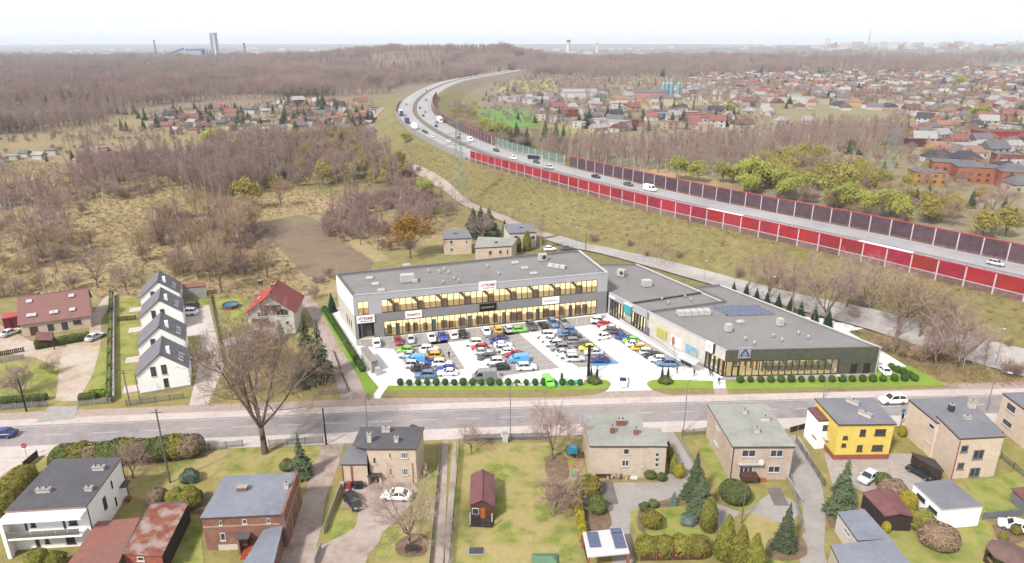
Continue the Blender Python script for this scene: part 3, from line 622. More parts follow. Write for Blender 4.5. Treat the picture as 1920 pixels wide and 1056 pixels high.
col_prof = lambda t: max(.05, min(1, .7 + t * 2) * (1 - max(0, t - .55) / .45) ** .6)
TREE = {}
def reg(key, parts): TREE[key] = parts                           # key -> [(part name, mesh)]
def reg_bare(key, seed, H, style, tm=m_twig, bm_=m_bark, leaf=None, **kw):
    T, Cn, tips = bare(seed, H, style, **kw); parts = []
    if T.f: parts.append(('trunk', T.mesh(key + '_trunk', bm_, True)))
    mats = [tm]
    if leaf:
        rg = random.Random(seed); n = len(Cn.f); leafy(Cn, rg, rg.sample(tips, min(len(tips), leaf[1])), leaf[2], leaf[3]); Cn.m = [0] * n + [1] * (len(Cn.f) - n); mats = [tm, leaf[0]]
    parts.append(('crown', Cn.mesh(key + '_crown', mats))); reg(key, parts)
for i in range(3):
    reg_bare('spread%d' % i, 11 + i, 10, 'spread', [m_twig, m_twig_tan, m_twig_red][i], twig=.055, dens=1.1)
    reg_bare('leader%d' % i, 31 + i, 14, 'leader', [m_twig, m_twig_red, m_twig][i], twig=.05)
    reg_bare('birch%d' % i, 51 + i, 13, 'birch', [m_twig_red, m_twig, m_twig_red][i], m_birch, twig=.04)
    reg_bare('shrub%d' % i, 71 + i, 5, 'shrub', [m_twig, m_twig_tan, m_twig_red][i], twig=.042)
reg_bare('willow0', 91, 9, 'spread', m_twig_tan, leaf=(m_willow, 1100, .30, 3), twig=.05, dens=.8)
reg_bare('willow1', 92, 8, 'spread', m_twig_tan, leaf=(m_willow2, 1000, .26, 3), twig=.05, dens=.8)
reg_bare('gold0', 93, 10, 'spread', m_twig_tan, leaf=(m_gold, 900, .3, 2), twig=.06, dens=.8)
for i in range(2):
    T, Cn = conifer(101 + i, 12, 2.9 - .5 * i, 25, 15); reg('spruce%d' % i, [('trunk', T.mesh('spruce_trunk', m_bark)), ('crown', Cn.mesh('spruce_crown', m_needle))])
    T, Cn = conifer(105 + i, 12, 2.5, 20, 13, ragged=.45, bare_low=.1); reg('pine%d' % i, [('trunk', T.mesh('pine_trunk', m_bark)), ('crown', Cn.mesh('pine_crown', m_needle))])
T, Cn = conifer(111, 6, 1.9, 15, 12); reg('blue_spruce', [('trunk', T.mesh('blue_spruce_trunk', m_bark)), ('crown', Cn.mesh('blue_spruce_crown', m_needle_b))])
T, Cn = conifer(112, 4, 1.05, 15, 14, ragged=.12, droop=.15); reg('planted_conifer', [('trunk', T.mesh('planted_conifer_trunk', m_bark)), ('crown', Cn.mesh('planted_conifer_crown', m_dkcon))])
stub = lambda h: MB().tube((0, 0, -.1), (0, 0, h), .09, .06, 6).mesh('stem', m_bark)
reg('thuja_cone', [('trunk', stub(.8)), ('crown', clump(1, 1.3, 1.3, 5.0, 1800, 0.172, prof=cone_prof).mesh('thuja_crown', m_thuja))])
reg('thuja_col', [('trunk', stub(.8)), ('crown', clump(2, .75, .75, 4.0, 1600, 0.145, prof=col_prof).mesh('thuja_crown', m_thuja))])
reg('thuja_yel', [('trunk', stub(.5)), ('crown', clump(3, 1.2, 1.2, 2.6, 1600, 0.132).mesh('yellow_thuja_crown', m_thuja_y))])
reg('bush_green', [('stems', stub(.5)), ('leaves', clump(4, 1.3, 1.3, 1.9, 1600, 0.132, rough=.3).mesh('bush_leaves', m_shrubg))])
reg('bush_olive', [('stems', stub(.5)), ('leaves', clump(5, 1.3, 1.3, 2.2, 1600, 0.132, rough=.25).mesh('bush_leaves', m_thuja))])
reg('bush_russet', [('stems', stub(.5)), ('leaves', clump(6, 1.4, 1.4, 2.0, 1600, 0.119, rough=.15).mesh('bush_leaves', m_shrubr))])
reg('bush_round', [('stems', stub(.5)), ('leaves', clump(7, 1.3, 1.3, 2.3, 2200, 0.106, rough=.05).mesh('bush_leaves', m_shrubg))])
reg('ball_bush', [('stem', stub(.3)), ('leaves', clump(8, .62, .62, 1.25, 1000, 0.079, rough=.04).mesh('ball_leaves', m_box))])
reg('cushion', [('stems', stub(.3)), ('leaves', clump(9, 1.5, 1.3, 1.0, 1400, 0.132, rough=.3).mesh('juniper_leaves', m_needle_b))])
def tuft(seed, n, h, spread, m, key):
    rg = random.Random(seed); b = MB()
    for _ in range(n):
        a = rg.uniform(0, 6.283); r = rg.random() ** .5 * spread; q = Vector((math.cos(a) * r, math.sin(a) * r, -.03)); d = Vector((rg.gauss(0, .35), rg.gauss(0, .35), 1)).normalized() * h * rg.uniform(.5, 1.1); w = Vector((-math.sin(a), math.cos(a), 0)) * rg.uniform(.04, .09)
        b.raw([q - w, q + w, q + d], [(0, 1, 2)])
    reg(key, [('blades', b.mesh(key, m))])
tuft(1, 26, .55, .7, mat('straw_blades', C(230, 202, 166), C(200, 172, 134), scale=1, rough=.95, vary=.15), 'tuft_straw'); tuft(2, 26, .4, .7, mat('olive_blades', C(196, 192, 120), C(160, 160, 88), scale=1, rough=.95, vary=.15), 'tuft_olive'); tuft(3, 22, .7, .8, mat('brown_blades', C(206, 172, 138), C(168, 136, 108), scale=1, rough=.95, vary=.15), 'tuft_brown'); tuft(4, 20, .16, .45, mat('lawn_blades', C(196, 198, 104), C(158, 166, 74), scale=1, rough=.95, vary=.18), 'tuft_lawn')
def plant(key, name, label, cat, loc, size=1.0, rz=None, group=None, w=1.0):
    rz = RG.uniform(0, 6.28) if rz is None else rz
    o = thing(name, label, cat, (loc[0], loc[1], loc[2] if len(loc) > 2 else 0.0), rz, group); o.scale = (size * w, size * w, size)
    for nm, me in TREE[key]: link(nm, me, o)
    return o
RG = random.Random(7)
# ------------------------------------------------------------------ woods: many trees scattered through mapped areas
NP = np.random.RandomState(5)
def scatter(poly, spacing, keep=None, near_hw=24):
    P = np.array([(p[0], p[1]) for p in poly]); lo, hi = P.min(0), P.max(0); nx, ny = int((hi[0] - lo[0]) / spacing) + 1, int((hi[1] - lo[1]) / spacing) + 1
    X, Y = np.meshgrid(lo[0] + np.arange(nx) * spacing, lo[1] + np.arange(ny) * spacing); X = X + NP.uniform(-.48, .48, X.shape) * spacing; Y = Y + NP.uniform(-.48, .48, Y.shape) * spacing
    k = inside(X, Y, P) & (np.abs(X) < Y * .80 + 30); X, Y = X[k], Y[k]
    if near_hw:
        k = seg_dist(X, Y, AX[::4]) > near_hw; X, Y = X[k], Y[k]
    if keep is not None and len(X):
        nn = np.array([noise.noise((x / keep[0], y / keep[0], keep[2] if len(keep) > 2 else 0)) for x, y in zip(X, Y)]); k = nn > keep[1]; X, Y = X[k], Y[k]
    return X, Y
POOL = []                                                         # (x, y, key, scale, zone label)
def wood(poly, spacing, mix, label, size=(.8, 1.2), keep=None, near_hw=24):
    X, Y = scatter(poly, spacing, keep, near_hw); keys = list(mix); pr = np.array([mix[k] for k in keys], float); pr /= pr.sum()
    ks = NP.choice(len(keys), len(X), p=pr); sc = NP.uniform(size[0], size[1], len(X))
    if label == 'forest' and len(X):                              # stands of one kind, of differing age
        n1 = np.array([noise.noise((x / 85, y / 120, 7.7)) for x, y in zip(X, Y)]); n2 = np.array([noise.noise((x / 60, y / 90, 3.1)) for x, y in zip(X, Y)]); fam = [['spread0', 'spread2', 'shrub0'], ['leader0', 'leader2'], ['birch0', 'birch1', 'leader1'], ['pine0', 'leader2', 'pine1']]
        fi = np.digitize(n1 + NP.normal(0, .08, len(X)), (-.2, .12, .42)); sc = sc * (1 + .45 * n2) * np.where(fi == 0, 1.35, 1.0)
        for x, y, f, s in zip(X, Y, fi, sc): POOL.append((x, y, fam[f][NP.randint(len(fam[f]))], s, label))
        return
    for x, y, k, s in zip(X, Y, ks, sc): POOL.append((x, y, keys[k], s, label))
# ------------------------------------------------------------------ woods mapped from the photo
BIR = {'birch0': 3, 'birch1': 3, 'birch2': 2, 'leader0': 2, 'leader1': 2}
MIXW = {'leader0': 3, 'leader1': 3, 'leader2': 2, 'birch0': 1, 'birch2': 1, 'spread0': 1, 'spread2': 1}
SCR = {'shrub0': 3, 'shrub1': 3, 'shrub2': 2}
# the large forest on the left, thinner plots farther away
wood(gp((-250, 262), (120, 250), (240, 224), (300, 196), (520, 184), (640, 182), (720, 178), (742, 168), (700, 140), (-300, 140)), 7.8, MIXW, 'forest', (.9, 1.35), keep=(55, -.36))
wood([(-1500, 1000), (-260, 1000), (-90, 1100), (80, 1420), (130, 1700), (60, 2300), (-700, 2500), (-2100, 2400)], 13.5, MIXW, 'forest', (1.1, 1.6), keep=(80, -.4), near_hw=40)
wood([(-2100, 2400), (-700, 2500), (60, 2300), (-200, 3100), (-2600, 3000)], 24.0, MIXW, 'forest', (1.3, 1.8))
wood([(96, 1400), (150, 1330), (520, 1380), (1000, 1500), (1100, 1900), (700, 2300), (50, 2300), (120, 1700), (70, 1430)], 15.0, MIXW, 'forest', (1.1, 1.6), near_hw=40)
wood([(1100, 1800), (2300, 2100), (3200, 3400), (1500, 3600), (900, 2700)], 34.0, MIXW, 'forest', (1.5, 2.2), keep=(300, -.1))
# rough land with allotments
wood(gp((0, 305), (120, 290), (330, 300), (360, 250), (560, 240), (700, 250), (700, 205), (560, 195), (300, 200), (250, 235), (0, 262)), 7.0, {**MIXW, 'shrub0': 8, 'shrub1': 8}, 'allotments', (.4, .75), keep=(35, -.02))
wood(gp((340, 345), (350, 372), (420, 382), (480, 362), (520, 350), (560, 330), (545, 290), (480, 275), (420, 290), (360, 310)), 4.2, {'leader0': 3, 'leader1': 3, 'leader2': 3, 'birch1': 1, 'shrub0': 2}, 'clump', (.95, 1.3))
wood(gp((1340, 355), (1500, 392), (1700, 432), (1700, 405), (1500, 365), (1350, 335)), 9.0, {'willow0': 3}, 'willows', (.8, 1.15), keep=(18, -.1))
wood(gp((500, 362), (620, 352), (745, 350), (760, 330), (720, 290), (700, 262), (600, 262), (520, 275), (560, 330)), 5.5, {**MIXW, 'willow1': 3, 'shrub0': 3}, 'clump', (.7, 1.1))
wood(gp((160, 325), (330, 345), (345, 300), (240, 290), (150, 300)), 4.2, {'shrub0': 5, 'shrub2': 4, 'leader0': 1}, 'birch', (.9, 1.4), keep=(20, -.2))
wood(gp((40, 330), (330, 350), (430, 395), (480, 400), (480, 375), (350, 372), (330, 330)), 4.5, {'shrub1': 5, 'shrub0': 2}, 'birch', (.4, .8), keep=(14, .02))
wood(gp((0, 395), (110, 418), (250, 380), (330, 345), (340, 320), (200, 325), (60, 330), (0, 340)), 4.8, {**BIR, 'shrub0': 5, 'shrub1': 4, 'shrub2': 4}, 'birch', (.65, 1.1), keep=(26, -.16))
wood(gp((0, 480), (120, 490), (180, 470), (150, 425), (0, 415)), 5.0, {'spread0': 2, 'spread1': 2, 'leader1': 2, **BIR, 'shrub0': 8, 'shrub1': 8}, 'scrub', (.6, 1.05), keep=(22, -.08))
wood(gp((0, 560), (215, 545), (240, 510), (150, 480), (0, 490)), 5.2, {'spread1': 2, 'birch0': 2, 'shrub0': 5, 'shrub1': 5}, 'scrub', (.6, 1.1), keep=(18, .03))
wood(gp((255, 510), (430, 535), (520, 520), (500, 450), (470, 410), (400, 395), (300, 420)), 4.0, {'spread1': 2, 'shrub0': 4, 'shrub1': 5, 'shrub2': 2, 'leader1': 1}, 'scrub', (.7, 1.3), keep=(16, -.02))
wood(gp((600, 440), (690, 470), (760, 470), (800, 440), (850, 395), (740, 365), (640, 382), (610, 405)), 3.7, {'leader0': 1, 'leader1': 2, 'birch0': 1, 'shrub0': 4, 'shrub2': 4}, 'orchard', (.65, 1.05), keep=(14, -.25))
wood(gp((740, 300), (800, 330), (820, 385), (770, 380), (730, 340)), 4.0, {'shrub2': 3, 'shrub0': 3}, 'orchard', (.6, 1.0), keep=(12, 0))
wood(gp((560, 560), (625, 560), (640, 515), (700, 505), (640, 500), (590, 530)), 5.5, {'shrub0': 3, 'shrub2': 3}, 'lane', (.4, .8), keep=(10, -.1))
# foot of the motorway bank along the service road
wood(gp((1090, 455), (1200, 480), (1300, 505), (1420, 540), (1430, 525), (1300, 490), (1200, 465), (1110, 440)), 5.0, {'birch0': 2, 'birch2': 2, 'shrub2': 5, 'shrub1': 3}, 'bank', (.45, .75), keep=(9, -.05), near_hw=23)
wood(gp((1430, 548), (1560, 590), (1700, 622), (1925, 680), (1925, 640), (1760, 600), (1600, 560), (1450, 525)), 3.4, {'shrub2': 5, 'shrub1': 4, 'shrub0': 3}, 'bank', (.4, .65), keep=(8, .0), near_hw=20)
wood(gp((1640, 655), (1720, 655), (1850, 690), (1925, 715), (1800, 716), (1720, 690)), 2.7, {'shrub2': 4, 'shrub1': 4, 'leader1': 2}, 'copse', (.5, .95), keep=(7, -.1), near_hw=0)
# beyond the motorway
wood(gp((1010, 300), (1160, 318), (1320, 338), (1430, 312), (1480, 285), (1400, 276), (1200, 284), (1015, 284)), 6.0, {**BIR, 'leader2': 2}, 'birchwood', (.9, 1.3))
wood(gp((1440, 296), (1690, 284), (1690, 252), (1580, 246), (1450, 258)), 6.5, {**BIR, 'leader2': 2}, 'birchwood', (.8, 1.2))
wood(gp((1330, 345), (1500, 385), (1700, 425), (1925, 470), (1925, 425), (1800, 400), (1690, 380), (1640, 330), (1500, 290), (1400, 320)), 6.6, {'willow1': 4, 'shrub1': 2, 'shrub0': 2, 'leader1': 1, 'spread1': 2}, 'willows', (.7, 1.15), keep=(20, -.2))
wood(gp((850, 240), (890, 262), (1000, 285), (1010, 262), (940, 245), (890, 215), (850, 190)), 8.0, {'willow1': 2, 'spread0': 2, 'leader0': 2, 'shrub1': 2}, 'verge wood', (.6, 1.0))
wood(gp((1080, 190), (1380, 205), (1520, 200), (1700, 200), (1750, 170), (1500, 175), (1360, 165), (1260, 168), (1080, 165)), 15.0, BIR, 'far wood', (.8, 1.2), keep=(60, .08))
wood(gp((1500, 330), (1925, 420), (1925, 150), (1400, 130), (1340, 170), (1700, 200)), 9.5, {'spread0': 2, 'spread2': 2, 'birch1': 1, 'shrub0': 4, 'shrub1': 3, 'willow1': 1, 'pine0': .5}, 'town trees', (.4, .85), keep=(50, -.25))
wood(gp((870, 225), (1500, 270), (1380, 130), (1100, 125), (930, 150)), 11.0, {'spread0': 2, 'birch1': 1, 'shrub0': 5, 'pine1': .4}, 'town trees', (.4, .8), keep=(50, -.2))
ZL = {'forest': 'in the large bare forest on the plain', 'allotments': 'among the allotment huts', 'clump': 'in the dense grey clump beyond the straw meadow', 'birch': 'in the thin birch belt on the rough meadow', 'scrub': 'in the scrub behind the white houses',
      'orchard': 'in the thicket beside the ploughed plot', 'lane': 'beside the dirt lane', 'bank': 'at the foot of the motorway bank', 'copse': 'in the copse between the service road and street', 'birchwood': 'in the grey wood beyond the dark barrier',
      'willows': 'behind the dark noise barrier', 'verge wood': 'inside the motorway bend', 'far wood': 'in the far wood below the town', 'town trees': 'between the far town houses'}
KN = {'lea': ('bare_tree', 'tall leafless tree'), 'bir': ('birch_tree', 'white stemmed birch'), 'shr': ('bare_shrub', 'many stemmed leafless shrub'), 'spr': ('bare_tree', 'broad leafless tree'), 'wil': ('willow_tree', 'willow in pale young leaf'), 'pin': ('pine_tree', 'dark pine')}
for i, t in enumerate(POOL): POOL[i] = t + (height(t[0], t[1]).item(),) if False else t
PX = np.array([(t[0], t[1]) for t in POOL]); PZ = height(PX[:, 0], PX[:, 1]); PD = np.hypot(PX[:, 0], PX[:, 1])
SZ = {'lea': 14, 'bir': 13, 'shr': 5, 'spr': 10, 'wil': 9, 'pin': 12}
app = np.array([t[3] * SZ[t[2][:3]] for t in POOL]) / PD
order = np.argsort(-app); quota = {'lea': 230, 'spr': 60, 'bir': 230, 'shr': 280, 'wil': 70, 'pin': 40}; rest = []
for i in order:
    x, y, k, s, z = POOL[i]; q = k[:3]
    if quota[q] > 0 and PD[i] < 900:
        quota[q] -= 1; nm, ad = KN[q]
        plant(k, nm, ad + ' ' + ZL[z], 'shrub' if q == 'shr' else 'tree', (x, y, PZ[i] - .05), s, group='trees and shrubs ' + ZL[z], w=RG.uniform(.85, 1.15))
    else: rest.append(i)
# whatever is left: one mass per mapped wood, its trees set out by points
def joined(key):
    me = bpy.data.meshes.new(key + '_whole'); bmx = bmesh.new(); mats = []
    for nm, m in TREE[key]:
        n0 = len(bmx.faces); bmx.from_mesh(m); bmx.faces.ensure_lookup_table()
        for f in bmx.faces[n0:]: f.material_index += len(mats)
        mats += list(m.materials)
    bmx.to_mesh(me); bmx.free()
    for m in mats: me.materials.append(m)
    return bpy.data.objects.new(key + '_pattern', me)
PAT = {}
def mass(name, label, idx):
    return scatter_mass(name, label, PX[idx, 0], PX[idx, 1], PZ[idx], [POOL[i][2] for i in idx], [POOL[i][3] for i in idx])
def scatter_mass(name, label, X, Y, Zz, kk, size):
    keys = sorted(set(kk)); n = len(X); me = bpy.data.meshes.new(name); me.vertices.add(n)
    me.vertices.foreach_set('co', np.stack([X, Y, Zz - .06], -1).ravel())
    for an, ty, vals in (('pick', 'INT', [keys.index(k) for k in kk]), ('size', 'FLOAT', list(size)), ('turn', 'FLOAT', NP.uniform(0, 6.28, n))):
        a = me.attributes.new(an, ty, 'POINT'); a.data.foreach_set('value', np.array(vals, np.int32 if ty == 'INT' else np.float32))
    o = link(name, me); tag(o, label, None, kind='stuff'); g = bpy.data.node_groups.new(name, 'GeometryNodeTree')
    g.interface.new_socket('Geometry', in_out='INPUT', socket_type='NodeSocketGeometry'); g.interface.new_socket('Geometry', in_out='OUTPUT', socket_type='NodeSocketGeometry')
    N, L = g.nodes, g.links; gi, go = N.new('NodeGroupInput'), N.new('NodeGroupOutput'); g2i = N.new('GeometryNodeGeometryToInstance')
    for k in reversed(keys):
        if k not in PAT: PAT[k] = joined(k)
        oi = N.new('GeometryNodeObjectInfo'); oi.inputs['Object'].default_value = PAT[k]; oi.inputs['As Instance'].default_value = False; L.new(oi.outputs['Geometry'], g2i.inputs[0])
    def attr(nm, ty):
        a = N.new('GeometryNodeInputNamedAttribute'); a.data_type = ty; a.inputs[0].default_value = nm; return a.outputs[0]
    iop = N.new('GeometryNodeInstanceOnPoints'); L.new(gi.outputs[0], iop.inputs['Points']); L.new(g2i.outputs[0], iop.inputs['Instance']); iop.inputs['Pick Instance'].default_value = True
    L.new(attr('pick', 'INT'), iop.inputs['Instance Index']); cx = N.new('ShaderNodeCombineXYZ'); L.new(attr('turn', 'FLOAT'), cx.inputs[2]); L.new(cx.outputs[0], iop.inputs['Rotation']); L.new(attr('size', 'FLOAT'), iop.inputs['Scale'])
    L.new(iop.outputs[0], go.inputs[0]); md = o.modifiers.new('set_out', 'NODES'); md.node_group = g; return o
zones = {}
for i in rest: zones.setdefault({'forest': 'forest', 'far wood': 'far_wood', 'birchwood': 'birch_wood', 'willows': 'willow_scrub', 'town trees': 'town_trees'}.get(POOL[i][4], 'scrub'), []).append(i)
ML = {'forest': 'brown leafless forest covering the plain to the horizon', 'far_wood': 'thin grey wood below the far town', 'birch_wood': 'mass of grey birches beyond the motorway', 'willow_scrub': 'willow scrub behind the dark barrier', 'town_trees': 'scattered bare trees between the far houses', 'scrub': 'bare scrub and thickets on the rough meadows'}
for nm, idx in zones.items(): mass(nm, ML[nm], np.array(idx))
print('POOL', len(POOL), {k: len(v) for k, v in zones.items()})

FIELD = [at(*q) for q in ((474, 418), (560, 400), (590, 405), (640, 446), (705, 492), (698, 508), (600, 524), (572, 523))]
def grass(name, label, poly, spacing, mix, size, keep=None, near_hw=None):
    X, Y = scatter(poly, spacing, keep, near_hw); k_ = ~inside(X, Y, FIELD); X, Y = X[k_], Y[k_]; ks = NP.choice(list(mix), len(X), p=np.array(list(mix.values())) / sum(mix.values())); scatter_mass(name, label, X, Y, height(X, Y), list(ks), NP.uniform(size[0], size[1], len(X)))
grass('meadow_grass', 'dry straw grass on the rough meadow', gp((0, 560), (600, 560), (640, 520), (690, 500), (640, 440), (720, 470), (830, 440), (860, 400), (740, 300), (600, 350), (340, 320), (0, 300)), 1.75, {'tuft_straw': 5, 'tuft_olive': 4, 'tuft_brown': 4}, (.7, 1.5))
grass('bank_grass', 'rough grass on the motorway bank', gp((880, 380), (1040, 440), (1200, 462), (1330, 490), (1500, 545), (1700, 600), (1925, 660), (1925, 568), (1700, 512), (1500, 464), (1300, 418), (1160, 384), (1000, 340), (870, 305), (760, 262), (740, 300), (800, 340)), 1.45, {'tuft_straw': 3, 'tuft_olive': 6, 'tuft_brown': 2}, (.6, 1.3))
grass('copse_grass', 'brown undergrowth beside the service road', gp((1590, 620), (1660, 655), (1720, 690), (1780, 724), (1925, 722), (1925, 712), (1700, 640)), .8, {'tuft_brown': 5, 'tuft_straw': 2}, (.6, 1.1))
grass('garden_turf', 'uneven garden turf', [(-90, 60), (-84, 92), (-20, 98), (60, 104), (95, 106), (80, 60)], .62, {'tuft_lawn': 5}, (.6, 1.4), keep=(3.5, -.05))
# ------------------------------------------------------------------ shopping centre
m_lgrey = mat('light_grey_cladding', CW(194, 193, 199), CW(187, 186, 192), scale=0.3, rough=0.55); m_mgrey = mat('mid_grey_cladding', CW(146, 145, 148), CW(136, 135, 139), scale=0.6, rough=0.5, wave=('DIAGONAL', 1.3, 1.0, CW(160, 158, 160)))
m_white = mat('white_render', (0.80, 0.80, 0.79), (0.77, 0.765, 0.755), scale=0.4, rough=0.85, grime=.03); m_off = mat('off_white_wall', CW(226, 220, 210), CW(216, 210, 200), scale=0.5, rough=0.85)
m_roof = mat('grey_roof_felt', C(166, 162, 161), C(156, 152, 151), scale=0.35, rough=0.95, col3=C(172, 169, 167), scale3=0.06)
m_rcap = mat('roof_edge_grey', C(132, 131, 134), rough=0.6); m_wcap = mat('roof_edge_white', C(244, 242, 244), rough=0.5)
m_frame = mat('dark_window_frame', C(64, 60, 56), rough=0.5); m_glass = mat('shop_glass', C(206, 196, 170), rough=0.06, alpha=0.14, spec=0.6)
m_lit = mat('glowing_room_wall', C(236, 206, 150), C(222, 186, 126), scale=0.6, rough=0.8, emit=(1.0, 0.76, 0.40), estr=0.95); m_litc = mat('glowing_ceiling', C(246, 232, 200), rough=0.8, emit=(1.0, 0.86, 0.60), estr=1.1)  # room walls and ceilings glow themselves, standing in for the interior lighting
m_brown = mat('brown_fitting', C(140, 110, 82), C(112, 86, 62), scale=1.0, rough=0.7); m_teal = mat('teal_door', C(84, 122, 126), rough=0.5); m_redf = mat('red_display', C(150, 76, 54), rough=0.7)
m_olive = mat('olive_cladding', CW(100, 102, 88), CW(90, 92, 79), scale=0.8, rough=0.6, vary=0.05); m_door = mat('dark_door', C(62, 62, 60), rough=0.5)
m_sign = mat('white_sign', (0.80, 0.79, 0.80), rough=0.4); m_red = MATS['red_barrier_panel']; m_rtxt = mat('red_lettering', C(200, 34, 62), rough=0.5); m_black = mat('black_sign', C(38, 36, 36), rough=0.5); m_gold_t = mat('gold_lettering', C(200, 180, 130), rough=0.5)
m_navy = mat('navy_lettering', C(52, 72, 132), rough=0.5); m_cyan = mat('turquoise_sign', C(98, 206, 216), C(80, 192, 206), scale=1, rough=0.5); m_unit = mat('roof_unit_white', C(240, 236, 232), C(224, 220, 216), scale=1.5, rough=0.6); m_dgrey = mat('dark_grey', C(84, 84, 86), rough=0.6)
class Wall:
    """a vertical plane: s along, z up, d outwards (towards whoever looks at its face)"""
    def __init__(w, p0, p1):
        w.p0 = Vector((p0[0], p0[1], 0)); w.u = Vector((p1[0] - p0[0], p1[1] - p0[1], 0)); w.L = w.u.length; w.u.normalize(); w.n = Vector((w.u.y, -w.u.x, 0)); w.rz = math.atan2(w.u.y, w.u.x)
    def sz(w, px, py):
        d = ray(px, py); o = Vector((0, 0, CAM_H)); t = (w.p0 - o).dot(w.n) / d.dot(w.n); p = o + d * t; return (p - w.p0).dot(w.u), p.z
    def box(w, b, s0, s1, z0, z1, d0, d1, mi=0):
        c = w.p0 + w.u * ((s0 + s1) / 2) + w.n * ((d0 + d1) / 2); return b.box((c.x, c.y, (z0 + z1) / 2), (s1 - s0, d1 - d0, z1 - z0), w.rz, mi)
    def pt(w, s, z, d=0.0):
        p = w.p0 + w.u * s + w.n * d; return Vector((p.x, p.y, z))
    def part(w, name, m, parent, *boxes):
        b = MB()
        for x in boxes: w.box(b, *x)
        return b.build(name, m, parent)
def lettering(txt, m, wall, s, z, size, parent, d=.2, name='lettering', squeeze=1.0, shear=0.0):
    cu = bpy.data.curves.new('lettering', 'FONT'); cu.body = txt; cu.size = size; cu.align_x = 'CENTER'; cu.align_y = 'CENTER'; cu.extrude = .015; cu.materials.append(m); cu.shear = shear; cu.offset = size * .012
    tmp = link('lettering_outline', cu); dg = bpy.context.evaluated_depsgraph_get(); me = bpy.data.meshes.new_from_object(tmp.evaluated_get(dg)); bpy.data.objects.remove(tmp); o = link(name, me, parent); o.location = wall.pt(s, z, d); o.rotation_euler = (R(90), 0, wall.rz); o.scale = (squeeze, 1, 1); return o
FL, FR = Vector((-34.4, 138.0, 0)), Vector((22.8, 153.7, 0)); A = Wall(FL, FR); back = -A.n; BR, BL = FR + back * 19.5, Vector((-41.6, 152.7, 0)); HA = 10.4; LA = A.L
mall = thing('retail_building', 'two storey grey retail building with lit glass fronts and white west wall', 'building')
A.part('wall', m_lgrey, mall, (0, LA, 8.95, HA, -.35, 0), (0, .9, 5.8, 8.95, -.35, 0), (3.2, 6.0, 5.8, 8.95, -.35, 0), (LA - 2.6, LA, 5.8, 8.95, -.35, 0))
A.part('lower_cladding', m_mgrey, mall, (0, LA, 3.75, 5.8, -.35, -.02), (0, .7, 0, 3.75, -.35, -.02), (4.1, 6.3, 0, 3.75, -.35, -.02), (LA - 2.6, LA, 0, 3.75, -.35, -.02), (6.3, LA - 2.6, 0, .18, -.35, -.02))
Wl = Wall(BL, FL); Wr = Wall(FR, BR); Wb = Wall(BR, BL)
Wl.part('west_wall', m_white, mall, (0, Wl.L - .02, 5.83, HA, -.3, 0)); Wl.part('west_lower_wall', m_off, mall, (0, Wl.L - .02, 0, 5.77, -.3, -.04))
for s in (8.5, 10.5, 12.5): Wl.part('slot_window', m_frame, mall, (s, s + .5, 1.5, 3.4, -.02, .03))
Wr.part('east_wall', m_lgrey, mall, (.36, Wr.L, 0, HA, -.3, 0)); Wb.part('rear_wall', m_mgrey, mall, (.31, Wb.L - .31, 0, HA, -.3, 0))
def inset(poly, k):
    c = sum((Vector((p[0], p[1], 0)) for p in poly), Vector()) / len(poly); return [c + (Vector((p[0], p[1], 0)) - c) * k for p in poly]
rf = MB().prism([tuple(p.xy) for p in inset([FL, FR, BR, BL], .995)], 9.6, 9.9).build('roof', m_roof, mall)
def parapet(parent, pts, z, mats, w=.42, h=.14, wall_h=.5):
    n = len(pts)
    for i in range(n):
        if mats[i] is None: continue
        a, c = Vector((pts[i][0], pts[i][1], 0)), Vector((pts[(i + 1) % n][0], pts[(i + 1) % n][1], 0)); q = Wall(a, c)
        q.part('parapet', m_roof, parent, (.02, q.L - .02, z - wall_h, z + .001, -w + .03, -.305)); q.part('parapet_cap', mats[i], parent, (-.05 + .002 * i, q.L + .03, z, z + h + .003 * i, -w, .06))
parapet(mall, [FL, FR, BR, BL], HA, [m_lgrey, m_wcap, m_rcap, m_rcap])
# rooms behind the glass
A.part('room_wall', m_lit, mall, (.5, LA - .5, 5.4, 9.5, -5.2, -5.0), (6.2, LA - .5, .1, 5.0, -5.2, -5.0)); A.part('ceiling', m_litc, mall, (.4, LA - .4, 9.0, 9.15, -5.0, -.4), (6.2, LA - .4, 3.9, 4.05, -5.0, -.4))
A.part('room_floor', mat('room_floor', C(226, 202, 160), rough=.6), mall, (.4, LA - .4, 5.35, 5.5, -5.0, -.4), (.4, LA - .4, .02, .12, -5.0, -.4))
def glazing(w, parent, s0, s1, z0, z1, n, fr=.14, transom=None, d=-.12, frm=None, gm=None):
    step = (s1 - s0) / n
    me_p = MB().box((0, 0, (z0 + z1) / 2), (step - fr, .03, z1 - z0)).mesh('pane', gm or m_glass); me_m = MB().box((0, 0, (z0 + z1) / 2), (fr, .2, z1 - z0)).mesh('mullion', frm or m_frame)
    for i in range(n):
        p = w.pt(s0 + step * (i + .5), 0, d); link('pane', me_p, parent, (p.x, p.y, 0), w.rz)
    for i in range(n + 1):
        p = w.pt(s0 + step * i, 0, d); link('mullion', me_m, parent, (p.x, p.y, 0), w.rz)
    w.part('window_rail', frm or m_frame, parent, (s0, s1, z1 - .06, z1 + .06, d - .12, d + .12), (s0, s1, z0 - .06, z0 + .06, d - .12, d + .12))
    if transom: w.part('window_rail', frm or m_frame, parent, (s0, s1, transom - .05, transom + .05, d - .11, d + .11))
glazing(A, mall, 6.0, LA - 2.6, 5.86, 8.9, 38); glazing(A, mall, .9, 3.2, 5.86, 8.9, 2); glazing(A, mall, 6.3, LA - 2.6, .2, 3.7, 38)
rg = random.Random(3)
